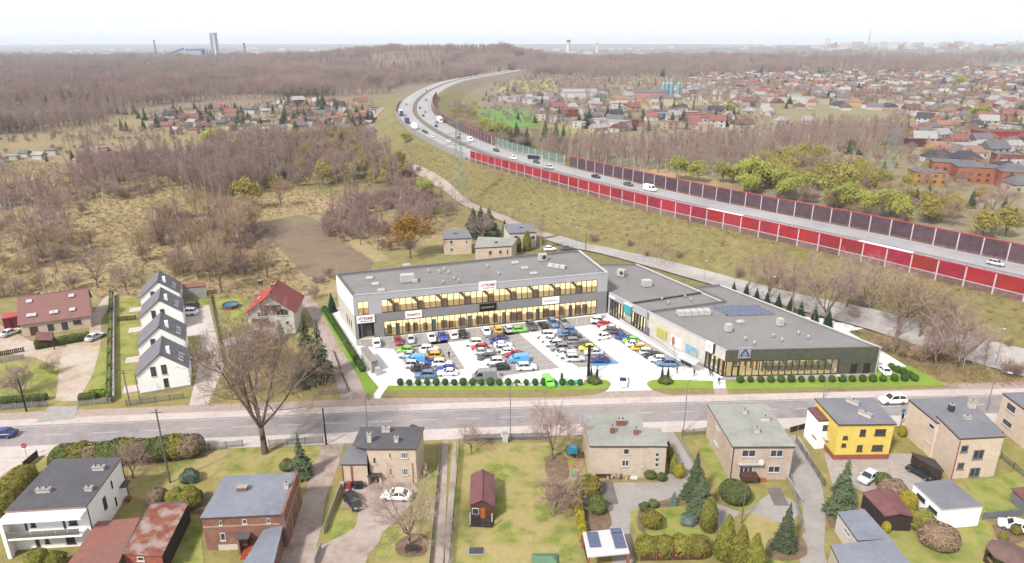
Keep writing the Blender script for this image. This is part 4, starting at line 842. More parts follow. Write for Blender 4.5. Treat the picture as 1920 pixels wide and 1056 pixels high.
for i in range(9):
    s = 6.6 + i * 5.45; a, c, e = A.pt(s, 8.9, -2.5), A.pt(s + 2.4, 6.0, -2.5), A.n * -1.2; V = [a, c, c + Vector((0, 0, .9)), a + Vector((0, 0, .0)) + A.u * .9]; MB().raw(V + [v + e for v in V], [(0, 1, 2, 3), (7, 6, 5, 4), (0, 4, 5, 1), (1, 5, 6, 2), (2, 6, 7, 3), (3, 7, 4, 0)]).build('stair_flight', m_brown, mall)
    A.part('counter', m_brown, mall, (s + 1.9, s + 3.3, 5.5, 7.2, -2.2, -1.2))
for i in range(12):
    s = 7.0 + i * 4.1; A.part('shop_fitting', m_brown, mall, (s, s + rg.uniform(.9, 1.5), .1, rg.uniform(1.5, 2.3), -2.4, -1.2)); A.part('shop_door', m_teal, mall, (s + 1.8, s + 2.75, .12, 2.9, -.5, -.4)) if i % 2 == 0 else A.part('display_stand', m_redf, mall, (s + 1.7, s + 2.8, .1, rg.uniform(1.3, 2.4), -1.9, -1.1))
en = A.part('entrance', m_door, mall, (.7, 4.1, .05, 3.72, -1.2, -1.1)); A.part('entrance_side', m_dgrey, mall, (.7, .8, 0, 3.74, -1.1, -.3), (4.0, 4.1, 0, 3.74, -1.1, -.3)); A.part('entrance_pane', mat('dim_glass', C(110, 106, 96), rough=0.15), mall, (1.2, 2.3, .2, 2.9, -1.09, -1.06), (2.5, 3.6, .2, 2.9, -1.09, -1.06))
def board(name, label, w, s0, s1, z0, z1, m, d=.25):
    p = w.pt((s0 + s1) / 2, z0, 0); t = thing(name, label, 'sign'); w.part('sign_board', m, t, (s0, s1, z0, z1, .01, d)); return t
def pxs(w, x, y): return w.sz(x, y)[0]
s0, s1 = pxs(A, 898, 540), pxs(A, 930, 535); t = board('shop_sign', 'white sign with red lettering on the roof edge above the upper windows', A, s0, s1, 8.95, 11.0, m_sign); lettering('XTREME', m_rtxt, A, (s0 + s1) / 2, 10.15, 1.0, t, .27, squeeze=.95, shear=.15); lettering('FITNESS GYMS', m_rtxt, A, (s0 + s1) / 2 + .2, 9.45, .42, t, .27)
t = board('shop_sign', 'white sign with red lettering above the dark corner entrance', A, .45, 4.3, 3.95, 5.65, m_sign); lettering('XTREME', m_rtxt, A, 2.35, 4.95, .92, t, .27, squeeze=.95, shear=.15); lettering('FITNESS GYMS', m_rtxt, A, 2.55, 4.3, .40, t, .27)
s0, s1 = pxs(A, 760, 592), pxs(A, 791, 590); t = board('shop_sign', 'white sign with rosy script lettering below the upper windows', A, s0, s1, 4.0, 5.6, m_sign); lettering('mestro', m_rtxt, A, (s0 + s1) / 2, 4.85, 1.05, t, .27, squeeze=1.0)
s0, s1 = pxs(A, 899, 575), pxs(A, 930, 572); t = board('shop_sign', 'black sign with thin pale gold lettering over the lower windows', A, s0, s1, 3.9, 5.65, m_black); A.part('lettering_line', m_gold_t, t, *[(s0 + .4 + i * (s1 - s0 - .8) / 9, s0 + .4 + (i + .72) * (s1 - s0 - .8) / 9, 4.6, 4.95, .25, .27) for i in range(9)])
s0, s1 = pxs(A, 1017, 563), pxs(A, 1048, 560); t = board('shop_sign', 'white sign with small grey letters near the inner corner', A, s0, s1, 4.0, 5.7, m_sign); A.part('lettering_line', mat('grey_lettering', C(150, 152, 172), rough=0.6), t, *[(s0 + .35 + i * (s1 - s0 - .7) / 6, s0 + .35 + (i + .6) * (s1 - s0 - .7) / 6, 4.65, 5.0, .25, .27) for i in range(6)])
# roof plant
def roof_unit(px, py, z, d, label, kind='box', rz=A.rz):
    p = at(px, py, z); t = thing('roof_unit', label, 'roof unit', (p.x, p.y, z), rz, 'plant on the flat roofs')
    if kind == 'box': MB().box((0, 0, d[2] * .55), (d[0], d[1], d[2] * .9), taper=.96).build('casing', m_unit, t); MB().box((0, 0, .06), (d[0] * .8, d[1] * .8, .12)).build('base', m_dgrey, t)
    elif kind == 'sky': MB().box((0, 0, d[2] * .4), d, taper=.8).build('dome', m_unit, t); MB().box((0, 0, .08), (d[0] * 1.12, d[1] * 1.12, .16)).build('upstand', m_roof, t)
    elif kind == 'pipe': MB().lathe((0, 0, 0), [(.14, 0), (.14, .6), (.26, .62), (.24, .8), (.05, .9)], 10).build('cowl', m_unit, t); MB().lathe((0, 0, 0), [(.26, 0), (.16, .12), (.14, .12)], 10).build('flange', m_dgrey, t)
    elif kind == 'fan':
        MB().box((0, 0, 1.0), (2.1, 1.2, 1.7)).build('casing', m_unit, t); MB().lathe((0, 0, 0), [(.55, 0), (.5, .06)], 16).build('fan_grille', m_dgrey, t, (.3, -.6, 1.05)).rotation_euler = (R(90), 0, 0); MB().box((0, 0, .08), (1.8, 1, .16)).build('base', m_dgrey, t)
    elif kind == 'bank':
        for i in range(d[3]): MB().box((-d[0] / 2 + d[0] / d[3] * (i + .5), 0, d[2] / 2 + .1), (d[0] / d[3] - .08, d[1], d[2]), taper=.9).build('module', m_unit, t)
        MB().box((0, 0, .06), (d[0], d[1] * .7, .12)).build('base', m_dgrey, t)
for i, (x, y) in enumerate(((693, 523), (704, 534), (715, 546))): roof_unit(x, y, 9.9, (1.9, 1.3, .5), '%s skylight from the rear in the row by the white west wall' % ORD[i], 'sky')
roof_unit(764, 529, 9.9, (3.2, 1.7, 1.9), 'large boxy air handler alone on the left of the upper roof'); roof_unit(778, 530, 9.9, (1.2, 1.0, .8), 'small grey box beside the large boxy air handler')
roof_unit(763, 499, 9.9, (2, 1.1, .6), 'flat white unit at the rear edge of the upper roof', 'sky')
for i, (x, y) in enumerate(((804, 511), (824, 513), (833, 508), (841, 514), (852, 525), (860, 530), (831, 532))): roof_unit(x, y, 9.9, None, '%s vent pipe from the left on the upper roof' % ORD[i], 'pipe')
for i, (x, y) in enumerate(((914, 502), (935, 516))): roof_unit(x, y, 9.9, None, ('rear' if i == 0 else 'front') + ' mid-roof vent cowl beside the skylights', 'pipe').__class__
for i, (x, y) in enumerate(((966, 494), (984, 504), (1001, 514))): roof_unit(x, y, 9.9, (2, 1.2, .5), '%s skylight from the rear in the diagonal row at mid roof' % ORD[i], 'sky')
roof_unit(1017, 489, 9.9, None, 'white fan unit with round black grille near the rear right roof corner', 'fan'); roof_unit(1044, 502, 9.9, (4.6, 1.3, .7, 3), 'long white three module unit at the right of the upper roof', 'bank', A.rz + R(-40))
# ------------------------------------------------------------------ single storey wing and supermarket
b0, b1 = Vector((41.4, 120.3, 0)), Vector((72.4, 122.0, 0)); b2, b3 = at(1350, 534, 5.6), at(1302, 538, 5.6); wq = FR + Vector((.4, -.3, 0)); SW = Wall(wq, b0); HB = 5.6
def on_sw(px, py): s = SW.sz(px, py)[0]; return SW.pt(s, 0)
c2, d2, e2 = at(1359, 566, 5.4), at(1317, 548, 5.4), at(1193, 495, 5.4); c1, d1 = on_sw(1213, 583), on_sw(1180, 566); e1 = BR + Vector((1.0, 3.0, 0)); flat = lambda *P: [(p[0], p[1]) for p in P]
sm = thing('supermarket', 'single storey supermarket with olive clad glazed front and grey flat roof', 'building'); lw = thing('shop_wing', 'low grey shop wing joining the two storey building to the supermarket', 'building')
Fr = Wall(b0, b1); Er = Wall(b1, b2); No = Wall(b2, b3)
Er.part('east_wall', m_off, sm, (.02, Er.L, 0, HB, -.3, 0)); No.part('north_wall', m_mgrey, sm, (.31, No.L, 0, HB, -.3, 0)); Wall(b3, c2).part('inner_wall', m_mgrey, sm, (0, (b3 - c2).length, 0, HB, -.3, 0))
SWs = (c1 - wq).length; SW.part('west_wall', m_off, sm, (SWs, SW.L - 5.2, 0, HB, -.35, 0), (SW.L - 5.2, SW.L - .02, 3.5, HB, -.35, 0)); MB().prism(flat(*inset([b0, b1, b2, b3, c2, c1], .99)), 4.9, 5.2).build('roof', m_roof, sm)
parapet(sm, [b0, b1, b2, b3, c2, c1], HB, [m_olive, m_wcap, m_rcap, m_rcap, m_rcap, m_lgrey], h=.1)
dq = (d1 - wq).length
SW.part('wall', m_lgrey, lw, (0, .6, 0, 5.4, -.35, 0), (.6, 6.6, 4.2, 5.4, -.35, 0), (6.6, 8.8, 0, 5.4, -.35, 0), (8.8, 15.0, 3.9, 5.4, -.35, 0), (15.0, SWs - .02, 0, 5.4, -.35, 0))
for i, (sa, sb, n) in enumerate(((.6, 6.6, 6), (8.8, 15.0, 6))): glazing(SW, lw, sa, sb, .1, 4.2 - .3 * i, n, fr=.42, frm=m_frame); SW.part('room_wall', m_lit, lw, (sa, sb, 0, 4.2, -2.6, -2.4))
MB().prism(flat(wq - SW.n * .4, d1 - SW.n * .36, d2, e2, e1), 4.75, 5.0).build('roof', m_roof, lw); MB().prism(flat(d1 - SW.n * .36, c1 - SW.n * .36, c2, d2), 4.7, 4.95).build('roof', m_roof, lw)
Wall(c2, d2).part('east_wall', m_mgrey, lw, (0, (d2 - c2).length, 0, 5.2, -.3, 0)); Wall(d2, e2).part('east_wall', m_mgrey, lw, (0, (e2 - d2).length, 0, 5.4, -.3, 0)); Wall(e2, e1).part('rear_wall', m_mgrey, lw, (0, (e1 - e2).length, 0, 5.4, -.3, 0))
parapet(lw, [d1, d2, e2, e1], 5.4, [m_rcap, m_wcap, m_rcap, None], h=.1); parapet(lw, [c1, c2, d2, d1], 5.2, [None, m_wcap, None, None], h=.1); q = Wall(wq, c1); q.part('parapet_cap', m_lgrey, lw, (0, q.L, 5.4, 5.52, -.42, .05))
# supermarket front
fs = lambda x, y: Fr.sz(x, y)
g0, g1 = .45, fs(1571, 690)[0]; zt = 3.35
glazing(Fr, sm, g0, g1, .12, zt, 17, fr=.12); glazing(SW, sm, SW.L - 5.2, SW.L - .3, .12, 3.45, 4, fr=.5)
Fr.part('room_wall', m_lit, sm, (.6, g1 + .4, 0, 4.6, -8.2, -8.0)); Fr.part('ceiling', m_litc, sm, (.6, g1 + .4, 3.5, 3.6, -8.0, -.5)); Fr.part('room_floor', mat('shop_floor', C(226, 206, 160), rough=0.6), sm, (.4, g1 + .4, .02, .1, -8.0, -.3))
for i in range(10):
    s = 9.6 + i * 1.35; Fr.part('checkout', mat('checkout_grey', C(120, 120, 100), rough=0.7) if i % 3 else mat('checkout_green', C(70, 120, 66), rough=0.7), sm, (s, s + .8, .1, 1.3, -3.6 - (i % 2) * .8, -1.8))
Fr.part('column', m_frame, sm, *[(4.4 + i * .8, 4.7 + i * .8, .1, 3.5, -6.5 + i * .9, -6.2 + i * .9) for i in range(6)]); Fr.part('fruit_poster', m_brown, sm, (1.7, 2.7, 2.4, 3.3, -.35, -.3))
Fr.part('door_frame', m_frame, sm, (1.55, 1.75, .1, 2.35, -.1, .06), (2.75, 2.95, .1, 2.35, -.1, .06), (1.55, 2.95, 2.2, 2.4, -.1, .06))
z = zt + .06; i = 0
while z < HB - .02:
    z1_ = min(z + .37, HB - .01); Fr.part('board', m_olive, sm, (.02, Fr.L - .02, z + .015, z1_, -.3, .0 + .012 * (i % 2))); z += .37; i += 1
z = .02
while z < zt - .1:
    z1_ = min(z + .37, zt + .05); Fr.part('board', m_olive, sm, (g1 + .1, Fr.L - .02, z + .015, z1_, -.3, .0 + .012 * (i % 2))); z += .37; i += 1
for xa, xb in ((1593, 1605), (1617, 1629)): Fr.part('service_door', m_door, sm, (fs(xa, 700)[0], fs(xb, 700)[0], .05, 2.25, -.1, .05))
Fr.part('front_plinth', m_mgrey, sm, (.02, g1 + .1, 0, .06, -.3, .1))
s0 = fs(1396, 660)[0]; t = board('supermarket_sign', 'square silver and blue supermarket logo sign over the olive front', Fr, s0 - 1.2, s0 + 1.2, 4.05, 6.3, mat('silver_sign', C(214, 210, 222), rough=0.4), .3)
Fr.part('sign_frame', mat('sign_rim', C(130, 116, 136), rough=0.5), t, (s0 - 1.1, s0 + 1.1, 6.1, 6.18, .3, .34), (s0 - 1.1, s0 - 1.02, 4.2, 6.1, .3, .34), (s0 + 1.02, s0 + 1.1, 4.2, 6.1, .3, .34), (s0 - 1.1, s0 + 1.1, 4.12, 4.2, .3, .34))
V = [(-.22, 6.0), (.22, 6.0), (.85, 5.0), (.85, 4.4), (.55, 4.4), (.55, 5.0), (.0, 5.7), (-.55, 5.0), (-.55, 4.4), (-.85, 4.4), (-.85, 5.0)]
MB().raw([Fr.pt(s0 + a, c, .33) for a, c in V], [(0, 6, 5, 4, 3, 2, 1)[::-1], (0, 10, 9, 8, 7, 6)[::-1]]).build('logo_letter', m_navy, t); MB().raw([Fr.pt(s0 + a, c, .33) for a, c in ((-.5, 5.05), (.5, 5.05), (.12, 5.45), (-.12, 5.45))], [(0, 1, 2, 3)]).build('logo_accent', mat('sky_blue_mark', C(130, 190, 232), rough=0.5), t); lettering('ALDI', m_navy, Fr, s0, 4.72, .48, t, .33)
# signs and posters on the west side
def wall_sign(name, label, xa, xb, ya, yb, m, d=.15, dark_side=False):
    sa, za = SW.sz(xa, ya); sb, zb = SW.sz(xb, yb); t = thing(name, label, 'sign'); SW.part('sign_board', m, t, (min(sa, sb), max(sa, sb), min(za, zb), max(za, zb), .01, d)); return t, sa, sb, za, zb
t, sa, sb, za, zb = wall_sign('shop_sign', 'turquoise square sign with pale edge above the slit windows', 1173, 1185, 568, 591, m_cyan, .5); SW.part('sign_edge', m_sign, t, (sa, sb, za, za + .12, .0, .52))
t, sa, sb, za, zb = wall_sign('wall_banner', 'slim violet banner beside the slit windows', 1213, 1217, 613, 630, mat('violet_banner', C(142, 136, 186), rough=0.6))
t, sa, sb, za, zb = wall_sign('wall_poster', 'bright yellow poster on the pale supermarket side wall', 1233, 1250, 613, 639, mat('yellow_poster', C(238, 236, 110), C(228, 222, 90), scale=1, rough=0.6)); SW.part('poster_picture', mat('pale_lime', C(240, 240, 190), C(200, 196, 120), scale=4, rough=0.6), t, (sa + (sb - sa) * .4, sb - .15, zb + .4, (za + zb) / 2 + .3, .15, .17))
t, sa, sb, za, zb = wall_sign('wall_poster', 'white poster with an orange oval, middle of the three posters', 1260, 1278, 628, 656, m_sign); b = MB(); pts = [SW.pt(sa + (sb - sa) * .22 + .55 * math.cos(k * .524), (za + zb) / 2 + 1.15 * math.sin(k * .524), .17) for k in range(12)]; b.raw(pts, [tuple(range(12))]).build('oval_picture', mat('orange_oval', C(222, 170, 140), C(200, 120, 80), scale=2, rough=0.6), t)
t, sa, sb, za, zb = wall_sign('wall_poster', 'sky blue and white poster nearest the supermarket entrance', 1287, 1308, 644, 672, mat('blue_poster', C(140, 208, 240), C(190, 228, 246), scale=1.5, rough=0.6)); SW.part('poster_picture', mat('pale_picture', C(246, 240, 226), C(200, 206, 170), scale=5, rough=0.6), t, (sa + (sb - sa) * .45, sb - .3, zb + .2, za - .9, .15, .17))
t, sa, sb, za, zb = wall_sign('supermarket_sign', 'pale square logo sign standing out at the supermarket corner', 1327, 1338, 638, 662, m_sign, .35); SW.part('sign_side', m_door, t, (sb, sb + .3, zb, za, .0, .36)); lettering('A', mat('pale_blue_mark', C(200, 210, 226), rough=0.6), SW, (sa + sb) / 2, (za + zb) / 2, 1.6, t, .37)
t, sa, sb, za, zb = wall_sign('shop_sign', 'small white sign panel over the inner slit windows', 1143, 1153, 553, 561, m_sign, .2)
# solar panels on the roof
p = at(1393, 583, 5.2); t = thing('solar_array', 'flat blue solar array on the supermarket roof', 'solar panels', (p.x, p.y, 5.2), R(4)); me_pv = MB().box((0, 0, 0), (1.62, 1.0, .05)).mesh('panel', mat('solar_cells', C(112, 122, 156), C(96, 106, 142), scale=3, rough=0.25, spec=0.6)); me_pf = MB().box((0, 0, -.04), (1.7, 1.08, .04)).mesh('panel_frame', m_unit)
for i in range(6):
    for j in range(5):
        o = link('panel', me_pv, t, (-4.4 + i * 1.75 - (j - 2) * .45, -2.4 + j * 1.12, .28)); o.rotation_euler = (R(6), 0, 0); f = link('panel_frame', me_pf, t, (-4.4 + i * 1.75 - (j - 2) * .45, -2.4 + j * 1.12, .28)); f.rotation_euler = (R(6), 0, 0)
MB().box((0, 0, .1), (9.5, 5.2, .1)).build('mount', m_dgrey, t)
roof_unit(1300, 590, 5.2, (7.6, 1.9, 1.0, 5), 'long white five module chiller on the supermarket roof', 'bank', R(8)); roof_unit(1388, 605, 5.2, (1.8, 1.2, .5), 'flat white hatch behind the round roof cowls', 'sky')
for i, (x, y) in enumerate(((1365, 622), (1462, 611))): roof_unit(x, y, 5.2, (1.2, 1.2, 1.7), ('tall white extractor in front of the long chiller', 'tall white extractor right of the solar array')[i])
for i, (x, y) in enumerate(((1397, 639), (1414, 647), (1450, 633), (1466, 641), (1497, 628), (1515, 636))): roof_unit(x, y, 5.2, None, '%s small roof cowl from the left above the olive front' % ORD[i], 'pipe')
roof_unit(1165, 518, 5.0, (2.4, 1.2, 1.6), 'white condenser at the rear of the low shop wing roof', 'fan', R(-40)); roof_unit(1212, 537, 5.0, (2.2, 1.8, 1.7), 'white air handler box in the middle of the low shop wing roof')
for i, (x, y) in enumerate(((1241, 564), (1253, 571), (1284, 559), (1296, 565))): roof_unit(x, y, 4.95, None, '%s vent pipe from the left on the middle strip of low roof' % ORD[i], 'pipe')
# walkway railing, trolley canopy, totem shelter
t = thing('railing', 'white walkway railing along the pale supermarket side wall', 'railing'); Rl = Wall(at(1162, 603), at(1296, 690)); n = 22
me_rp = MB().box((0, 0, .55), (.07, .07, 1.1)).mesh('post', m_wcap); me_rpan = MB().box((0, 0, .5), (Rl.L / n - .12, .03, .8)).mesh('panel', mat('milky_panel', C(240, 240, 240), rough=0.3))
for i in range(n + 1): p = Rl.pt(Rl.L * i / n, 0); link('post', me_rp, t, (p.x, p.y, 0), Rl.rz)
for i in range(n): p = Rl.pt(Rl.L * (i + .5) / n, 0); link('panel', me_rpan, t, (p.x, p.y, 0), Rl.rz)
Rl.part('handrail', m_dgrey, t, (0, Rl.L, 1.08, 1.16, -.05, .05))
p = at(1292, 690); t = thing('trolley_shelter', 'curved clear trolley shelter beside the supermarket entrance', 'shelter', (p.x, p.y, 0), R(-58)); b = MB(); K = 9
for k in range(K + 1):
    a = math.pi * (k / K) * .55; y = -1.4 + 2.8 * k / K; zz = 1.9 + .7 * math.sin(math.pi * k / K * .9); b.v += [(-2.6, y, zz), (2.6, y, zz)]; b.n += 2
b.f = [(2 * k, 2 * k + 1, 2 * k + 3, 2 * k + 2) for k in range(K)]; b.m = [0] * K; b.build('canopy', mat('milky_roof', C(232, 236, 238), rough=0.25, alpha=0.8), t)
for sx in (-2.5, 0, 2.5):
    for sy in (-1.35, 1.35): MB().tube((sx, sy, 0), (sx, sy, 1.95), .05).build('post', m_steel, t)
for i in range(5): MB().box((-1.8 + i * .5, 0, .75), (.4, .6, .5), taper=1.15).build('trolley_basket', m_dgrey, t)
p = at(697, 690); t = thing('bin_shelter', 'grey flat roofed bin shelter by the west lawn strip', 'shelter', (p.x, p.y, 0), R(-62)); MB().box((-1.2, 0, 2.55), (7.4, 1.5, .18)).build('roof', mat('shelter_roof', C(180, 176, 166), rough=0.8), t)
MB().box((-1.2, -.65, 1.2), (7.0, .1, 2.4)).build('wall', m_off, t); MB().box((2.3, 0, 1.2), (.1, 1.3, 2.4)).build('end_wall', m_conc, t); MB().box((-4.8, 0, 1.2), (.1, 1.3, 2.4)).build('end_wall', m_conc, t); MB().box((3.4, .3, .75), (1.1, 1.0, 1.5)).build('ticket_machine', m_unit, t); MB().box((3.4, .9, .75), (.2, .1, 1.9)).build('notice_post', m_dgrey, t)
# ------------------------------------------------------------------ vehicles
m_paint = mat('car_paint', (1, 1, 1), rough=0.28, objcol=True, spec=0.5); m_cglass = mat('car_glass', C(52, 56, 62), rough=0.08, spec=0.7); m_tyre = mat('tyre', C(40, 40, 42), rough=0.8); m_rim = mat('wheel_rim', C(180, 180, 184), rough=0.4, metal=0.5)
m_lamp = mat('headlamp', C(232, 234, 236), rough=0.15); m_tail = mat('tail_lamp', C(160, 28, 30), rough=0.3); m_trim = mat('dark_trim', C(48, 48, 50), rough=0.6)
def car_meshes(L, Wd, H, hood, belt, x_ws, x_rf, x_rb, x_rw, nose=.62):
    """lofted lower body, roof with pillars, and glass; the front is +x"""
    h = L / 2; body = MB(); st = [(-h, .80, belt * .80), (-h + .12, .93, belt * .97), (x_rw, 1.0, belt), (0, 1.0, belt), (x_ws, 1.0, hood + .02), (h * .72, .97, hood * .97), (h - .14, .90, hood * .86), (h, .74, nose * .95)]
    V = []
    for x, w, top in st:
        w *= Wd / 2; lowz = .24 if abs(x) < h - .05 else .36
        V += [(x, -w * .93, lowz), (x, -w, .46), (x, -w * .985, top * .86), (x, -w * .88, top), (x, w * .88, top), (x, w * .985, top * .86), (x, w, .46), (x, w * .93, lowz)]
    n = len(st); body.raw(V, [(i * 8 + j, i * 8 + (j + 1) % 8, (i + 1) * 8 + (j + 1) % 8, (i + 1) * 8 + j) for i in range(n - 1) for j in range(8)] + [tuple(range(7, -1, -1)), tuple((n - 1) * 8 + j for j in range(8))])
    wb, wt = Wd * .44, Wd * .355; roof = MB()
    def ring(k, zz): return None
    G = [(x_ws, -wb, hood), (x_ws, wb, hood), (x_rf, wt, H - .06), (x_rf, -wt, H - .06), (x_rb, wt, H - .08), (x_rb, -wt, H - .08), (x_rw, wb, belt - .02), (x_rw, -wb, belt - .02)]
    glass = MB().raw(G, [(0, 1, 2, 3), (3, 2, 4, 5), (5, 4, 6, 7), (1, 6, 4, 2), (0, 3, 5, 7)])
    xm = (x_rf + x_rb) / 2
    roof.raw([(x_rf + .05, -wt - .02, H - .055), (x_rf + .05, wt + .02, H - .055), (xm, wt + .03, H), (xm, -wt - .03, H), (x_rb - .05, wt + .02, H - .07), (x_rb - .05, -wt - .02, H - .07), (xm, wt * .6, H + .02), (xm, -wt * .6, H + .02)], [(0, 1, 6, 7), (1, 2, 6), (7, 3, 0), (7, 6, 4, 5), (6, 2, 4), (5, 3, 7)])
    for sg in (-1, 1):
        for a, c in (((x_ws, wb, hood), (x_rf, wt, H - .06)), ((x_rw, wb, belt), (x_rb, wt, H - .08)), (((x_ws + x_rw) / 2 - .1, wb, belt), ((x_rf + x_rb) / 2 - .1, wt, H - .05))):
            roof.tube((a[0], sg * a[1], a[2]), (c[0], sg * c[1], c[2]), .055, n=4, cap=False)
    return body.mesh('body', m_paint, True), roof.mesh('roof', m_paint), glass.mesh('glass', m_cglass)
def wheel_mesh(r):
    t = MB().lathe((0, 0, 0), [(r * .7, -.1), (r, -.07), (r, .07), (r * .7, .1)], 14).mesh('wheel', m_tyre); k = MB().lathe((0, 0, 0), [(r * .62, -.105), (r * .62, .105)], 10).mesh('rim', m_rim); return t, k
WHL = {r: wheel_mesh(r) for r in (.31, .36, .46)}
me_lampm = MB().box((0, 0, 0), (.14, .36, .14)).mesh('headlight', m_lamp); me_tailm = MB().box((0, 0, 0), (.1, .30, .2)).mesh('tail_light', m_tail); me_mirror = MB().box((0, 0, 0), (.14, .2, .14)).mesh('mirror', m_paint); me_plate = MB().box((0, 0, 0), (.04, .5, .12)).mesh('plate', m_unit)
CARS = {'hatchback': (3.95, 1.74, 1.47, .88, .94, .95, .28, -1.25, -1.75, .31), 'saloon': (4.5, 1.80, 1.44, .86, .92, .82, .10, -1.05, -1.65, .31), 'estate car': (4.6, 1.8, 1.48, .86, .93, .95, .25, -1.75, -2.1, .31), 'SUV': (4.55, 1.86, 1.68, 1.0, 1.06, 1.0, .35, -1.6, -2.05, .36), 'coupe': (4.35, 1.8, 1.32, .80, .88, .55, -.15, -.95, -1.75, .31)}
CME = {k: car_meshes(*v[:9]) for k, v in CARS.items()}
def van_mesh(L, Wd, H):
    h = L / 2; b = MB(); prof = [(-h, .35), (-h, H - .12), (-h + .15, H), (h - 1.75, H), (h - 1.45, H - .12), (h - .75, 1.25), (h - .12, 1.02), (h, .75), (h, .35)]
    for sg in (-1, 1): b.raw([(x, sg * Wd / 2 * (.94 if z > 1.4 else 1), z) for x, z in prof], [tuple(range(9)) if sg < 0 else tuple(range(8, -1, -1))])
    n = 9; b.raw([(x, s * Wd / 2 * (.94 if z > 1.4 else 1), z) for x, z in prof for s in (-1, 1)], [(2 * i, 2 * i + 1, (2 * i + 3) % (2 * n), (2 * i + 2) % (2 * n)) for i in range(n)])
    g = MB(); w = Wd / 2 * .94; x0, x1 = h - 1.43, h - .78
    g.raw([(x1 + .03, -w * .9, 1.32), (x1 + .03, w * .9, 1.32), (x0 + .03, w * .86, H - .2), (x0 + .03, -w * .86, H - .2)], [(0, 1, 2, 3)])
    for s in (-1, 1): g.raw([(x1 - .1, s * (Wd / 2 + .012), 1.28), (x0 - .9, s * (Wd / 2 + .012), 1.28), (x0 - .9, s * (w + .02), H - .35), (x0 - .12, s * (w + .02), H - .35)], [(0, 1, 2, 3)])
    return b.mesh('body', m_paint), g.mesh('glass', m_cglass)
VAN = {'van': (5.4, 1.98, 2.35), 'minivan': (4.4, 1.82, 1.85), 'lorry cab': (6.0, 2.4, 3.0)}; VME = {k: van_mesh(*v) for k, v in VAN.items()}
PAL = {'white': (.80, .80, .80), 'silver': (.45, .46, .48), 'grey': (.20, .20, .21), 'black': (.018, .018, .02), 'red': (.45, .03, .035), 'blue': (.035, .055, .30), 'navy': (.02, .035, .16), 'steel blue': (.10, .17, .30), 'sky blue': (.10, .32, .62), 'green': (.17, .48, .06), 'orange': (.66, .34, .03), 'yellow': (.72, .56, .06), 'dark red': (.28, .02, .03), 'dark grey': (.07, .07, .075)}
def vehicle(kind, colour, x, y, rz, label, group, z=0.014, scale=.92, tiny=False):
    van = kind in VAN; L, Wd, H = (VAN if van else CARS)[kind][:3]
    t = thing('parked_car' if not van and 'parked' in group else ('van' if van else 'car'), label, 'van' if van else 'car', (x, y, z), rz, group, scale); col = PAL[colour]
    if van: link('body', VME[kind][0], t, color=col); link('glass', VME[kind][1], t)
    else:
        bo, ro, gl = CME[kind]; link('body', bo, t, color=col); link('roof', ro, t, color=col); link('glass', gl, t)
    r = .36 if van else CARS[kind][9]; wt, wk = WHL[r if r in WHL else .36]
    for sx in (-1, 1):
        for sy in (-1, 1):
            w = link('wheel', wt, t, (sx * L * .30 + .05, sy * (Wd / 2 - .09), r)); w.rotation_euler = (R(90), 0, 0)
            if not tiny: link('rim', wk, w)
    if not tiny:
        zf = .68 if not van else .85
        for sy in (-1, 1):
            link('headlight', me_lampm, t, (L / 2 - .12, sy * Wd * .33, zf)); link('tail_light', me_tailm, t, (-L / 2 + .04, sy * Wd * .36, zf + .12)); link('mirror', me_mirror, t, ((.75 if not van else L / 2 - 1.0), sy * (Wd / 2 + .06), 1.0 if not van else 1.4), color=col)
    return t
rc = random.Random(21)
ROW = 'cars parked outside the shops'
def row(cars, place, ang, flip=0.5):
    cnt = {}
    for i, (k, c, px, py) in enumerate(cars):
        p = at(px, py + 3.0, .7); a = ang(i) + (math.pi if rc.random() < flip else 0) + rc.gauss(0, .02)
        vehicle(k, c, p.x, p.y, a, '%s %s, %s from the %s' % (c, k, ordinal(i), place), ROW)
H_, S_, E_, U_, P_ = 'hatchback', 'saloon', 'estate car', 'SUV', 'coupe'
row([(H_, 'green', 760, 652), (S_, 'silver', 764, 661), ('minivan', 'sky blue', 779, 671), (U_, 'silver', 777, 680), (S_, 'black', 789, 686), (U_, 'steel blue', 797, 699)], 'shops in the left file of the west block', lambda i: R(2))
row([(U_, 'white', 805, 651), (E_, 'silver', 806, 657), (U_, 'orange', 810, 664), (S_, 'blue', 816, 674), (U_, 'white', 829, 677), (P_, 'blue', 835, 686), (S_, 'white', 839, 694)], 'shops in the right file of the west block', lambda i: R(2))
row([(U_, 'white', 888, 639), (H_, 'red', 899, 647), (S_, 'silver', 906, 655), (E_, 'dark grey', 913, 665), (U_, 'white', 927, 674), (S_, 'black', 936, 684)], 'shops in the left file of the middle block', lambda i: R(4))
row([(S_, 'dark grey', 934, 628), (P_, 'blue', 936, 635), (S_, 'white', 943, 642), (U_, 'silver', 947, 650), (H_, 'white', 955, 655), (S_, 'dark red', 965, 660), ('minivan', 'sky blue', 973, 670), (U_, 'white', 987, 684)], 'shops in the right file of the middle block', lambda i: R(4))
row([(U_, 'white', 1022, 624), (S_, 'white', 1029, 632), (E_, 'silver', 1038, 640), (U_, 'grey', 1049, 648), (S_, 'silver', 1058, 657), (U_, 'white', 1066, 662), (U_, 'silver', 1078, 668)], 'shops in the left file of the east block', lambda i: R(3))
row([(U_, 'steel blue', 1062, 616), (S_, 'steel blue', 1064, 622), (S_, 'black', 1073, 628), (E_, 'grey', 1079, 635), (S_, 'dark grey', 1094, 642), (H_, 'yellow', 1101, 648), (S_, 'silver', 1113, 656), (P_, 'navy', 1124, 670)], 'shops in the right file of the east block', lambda i: R(3))
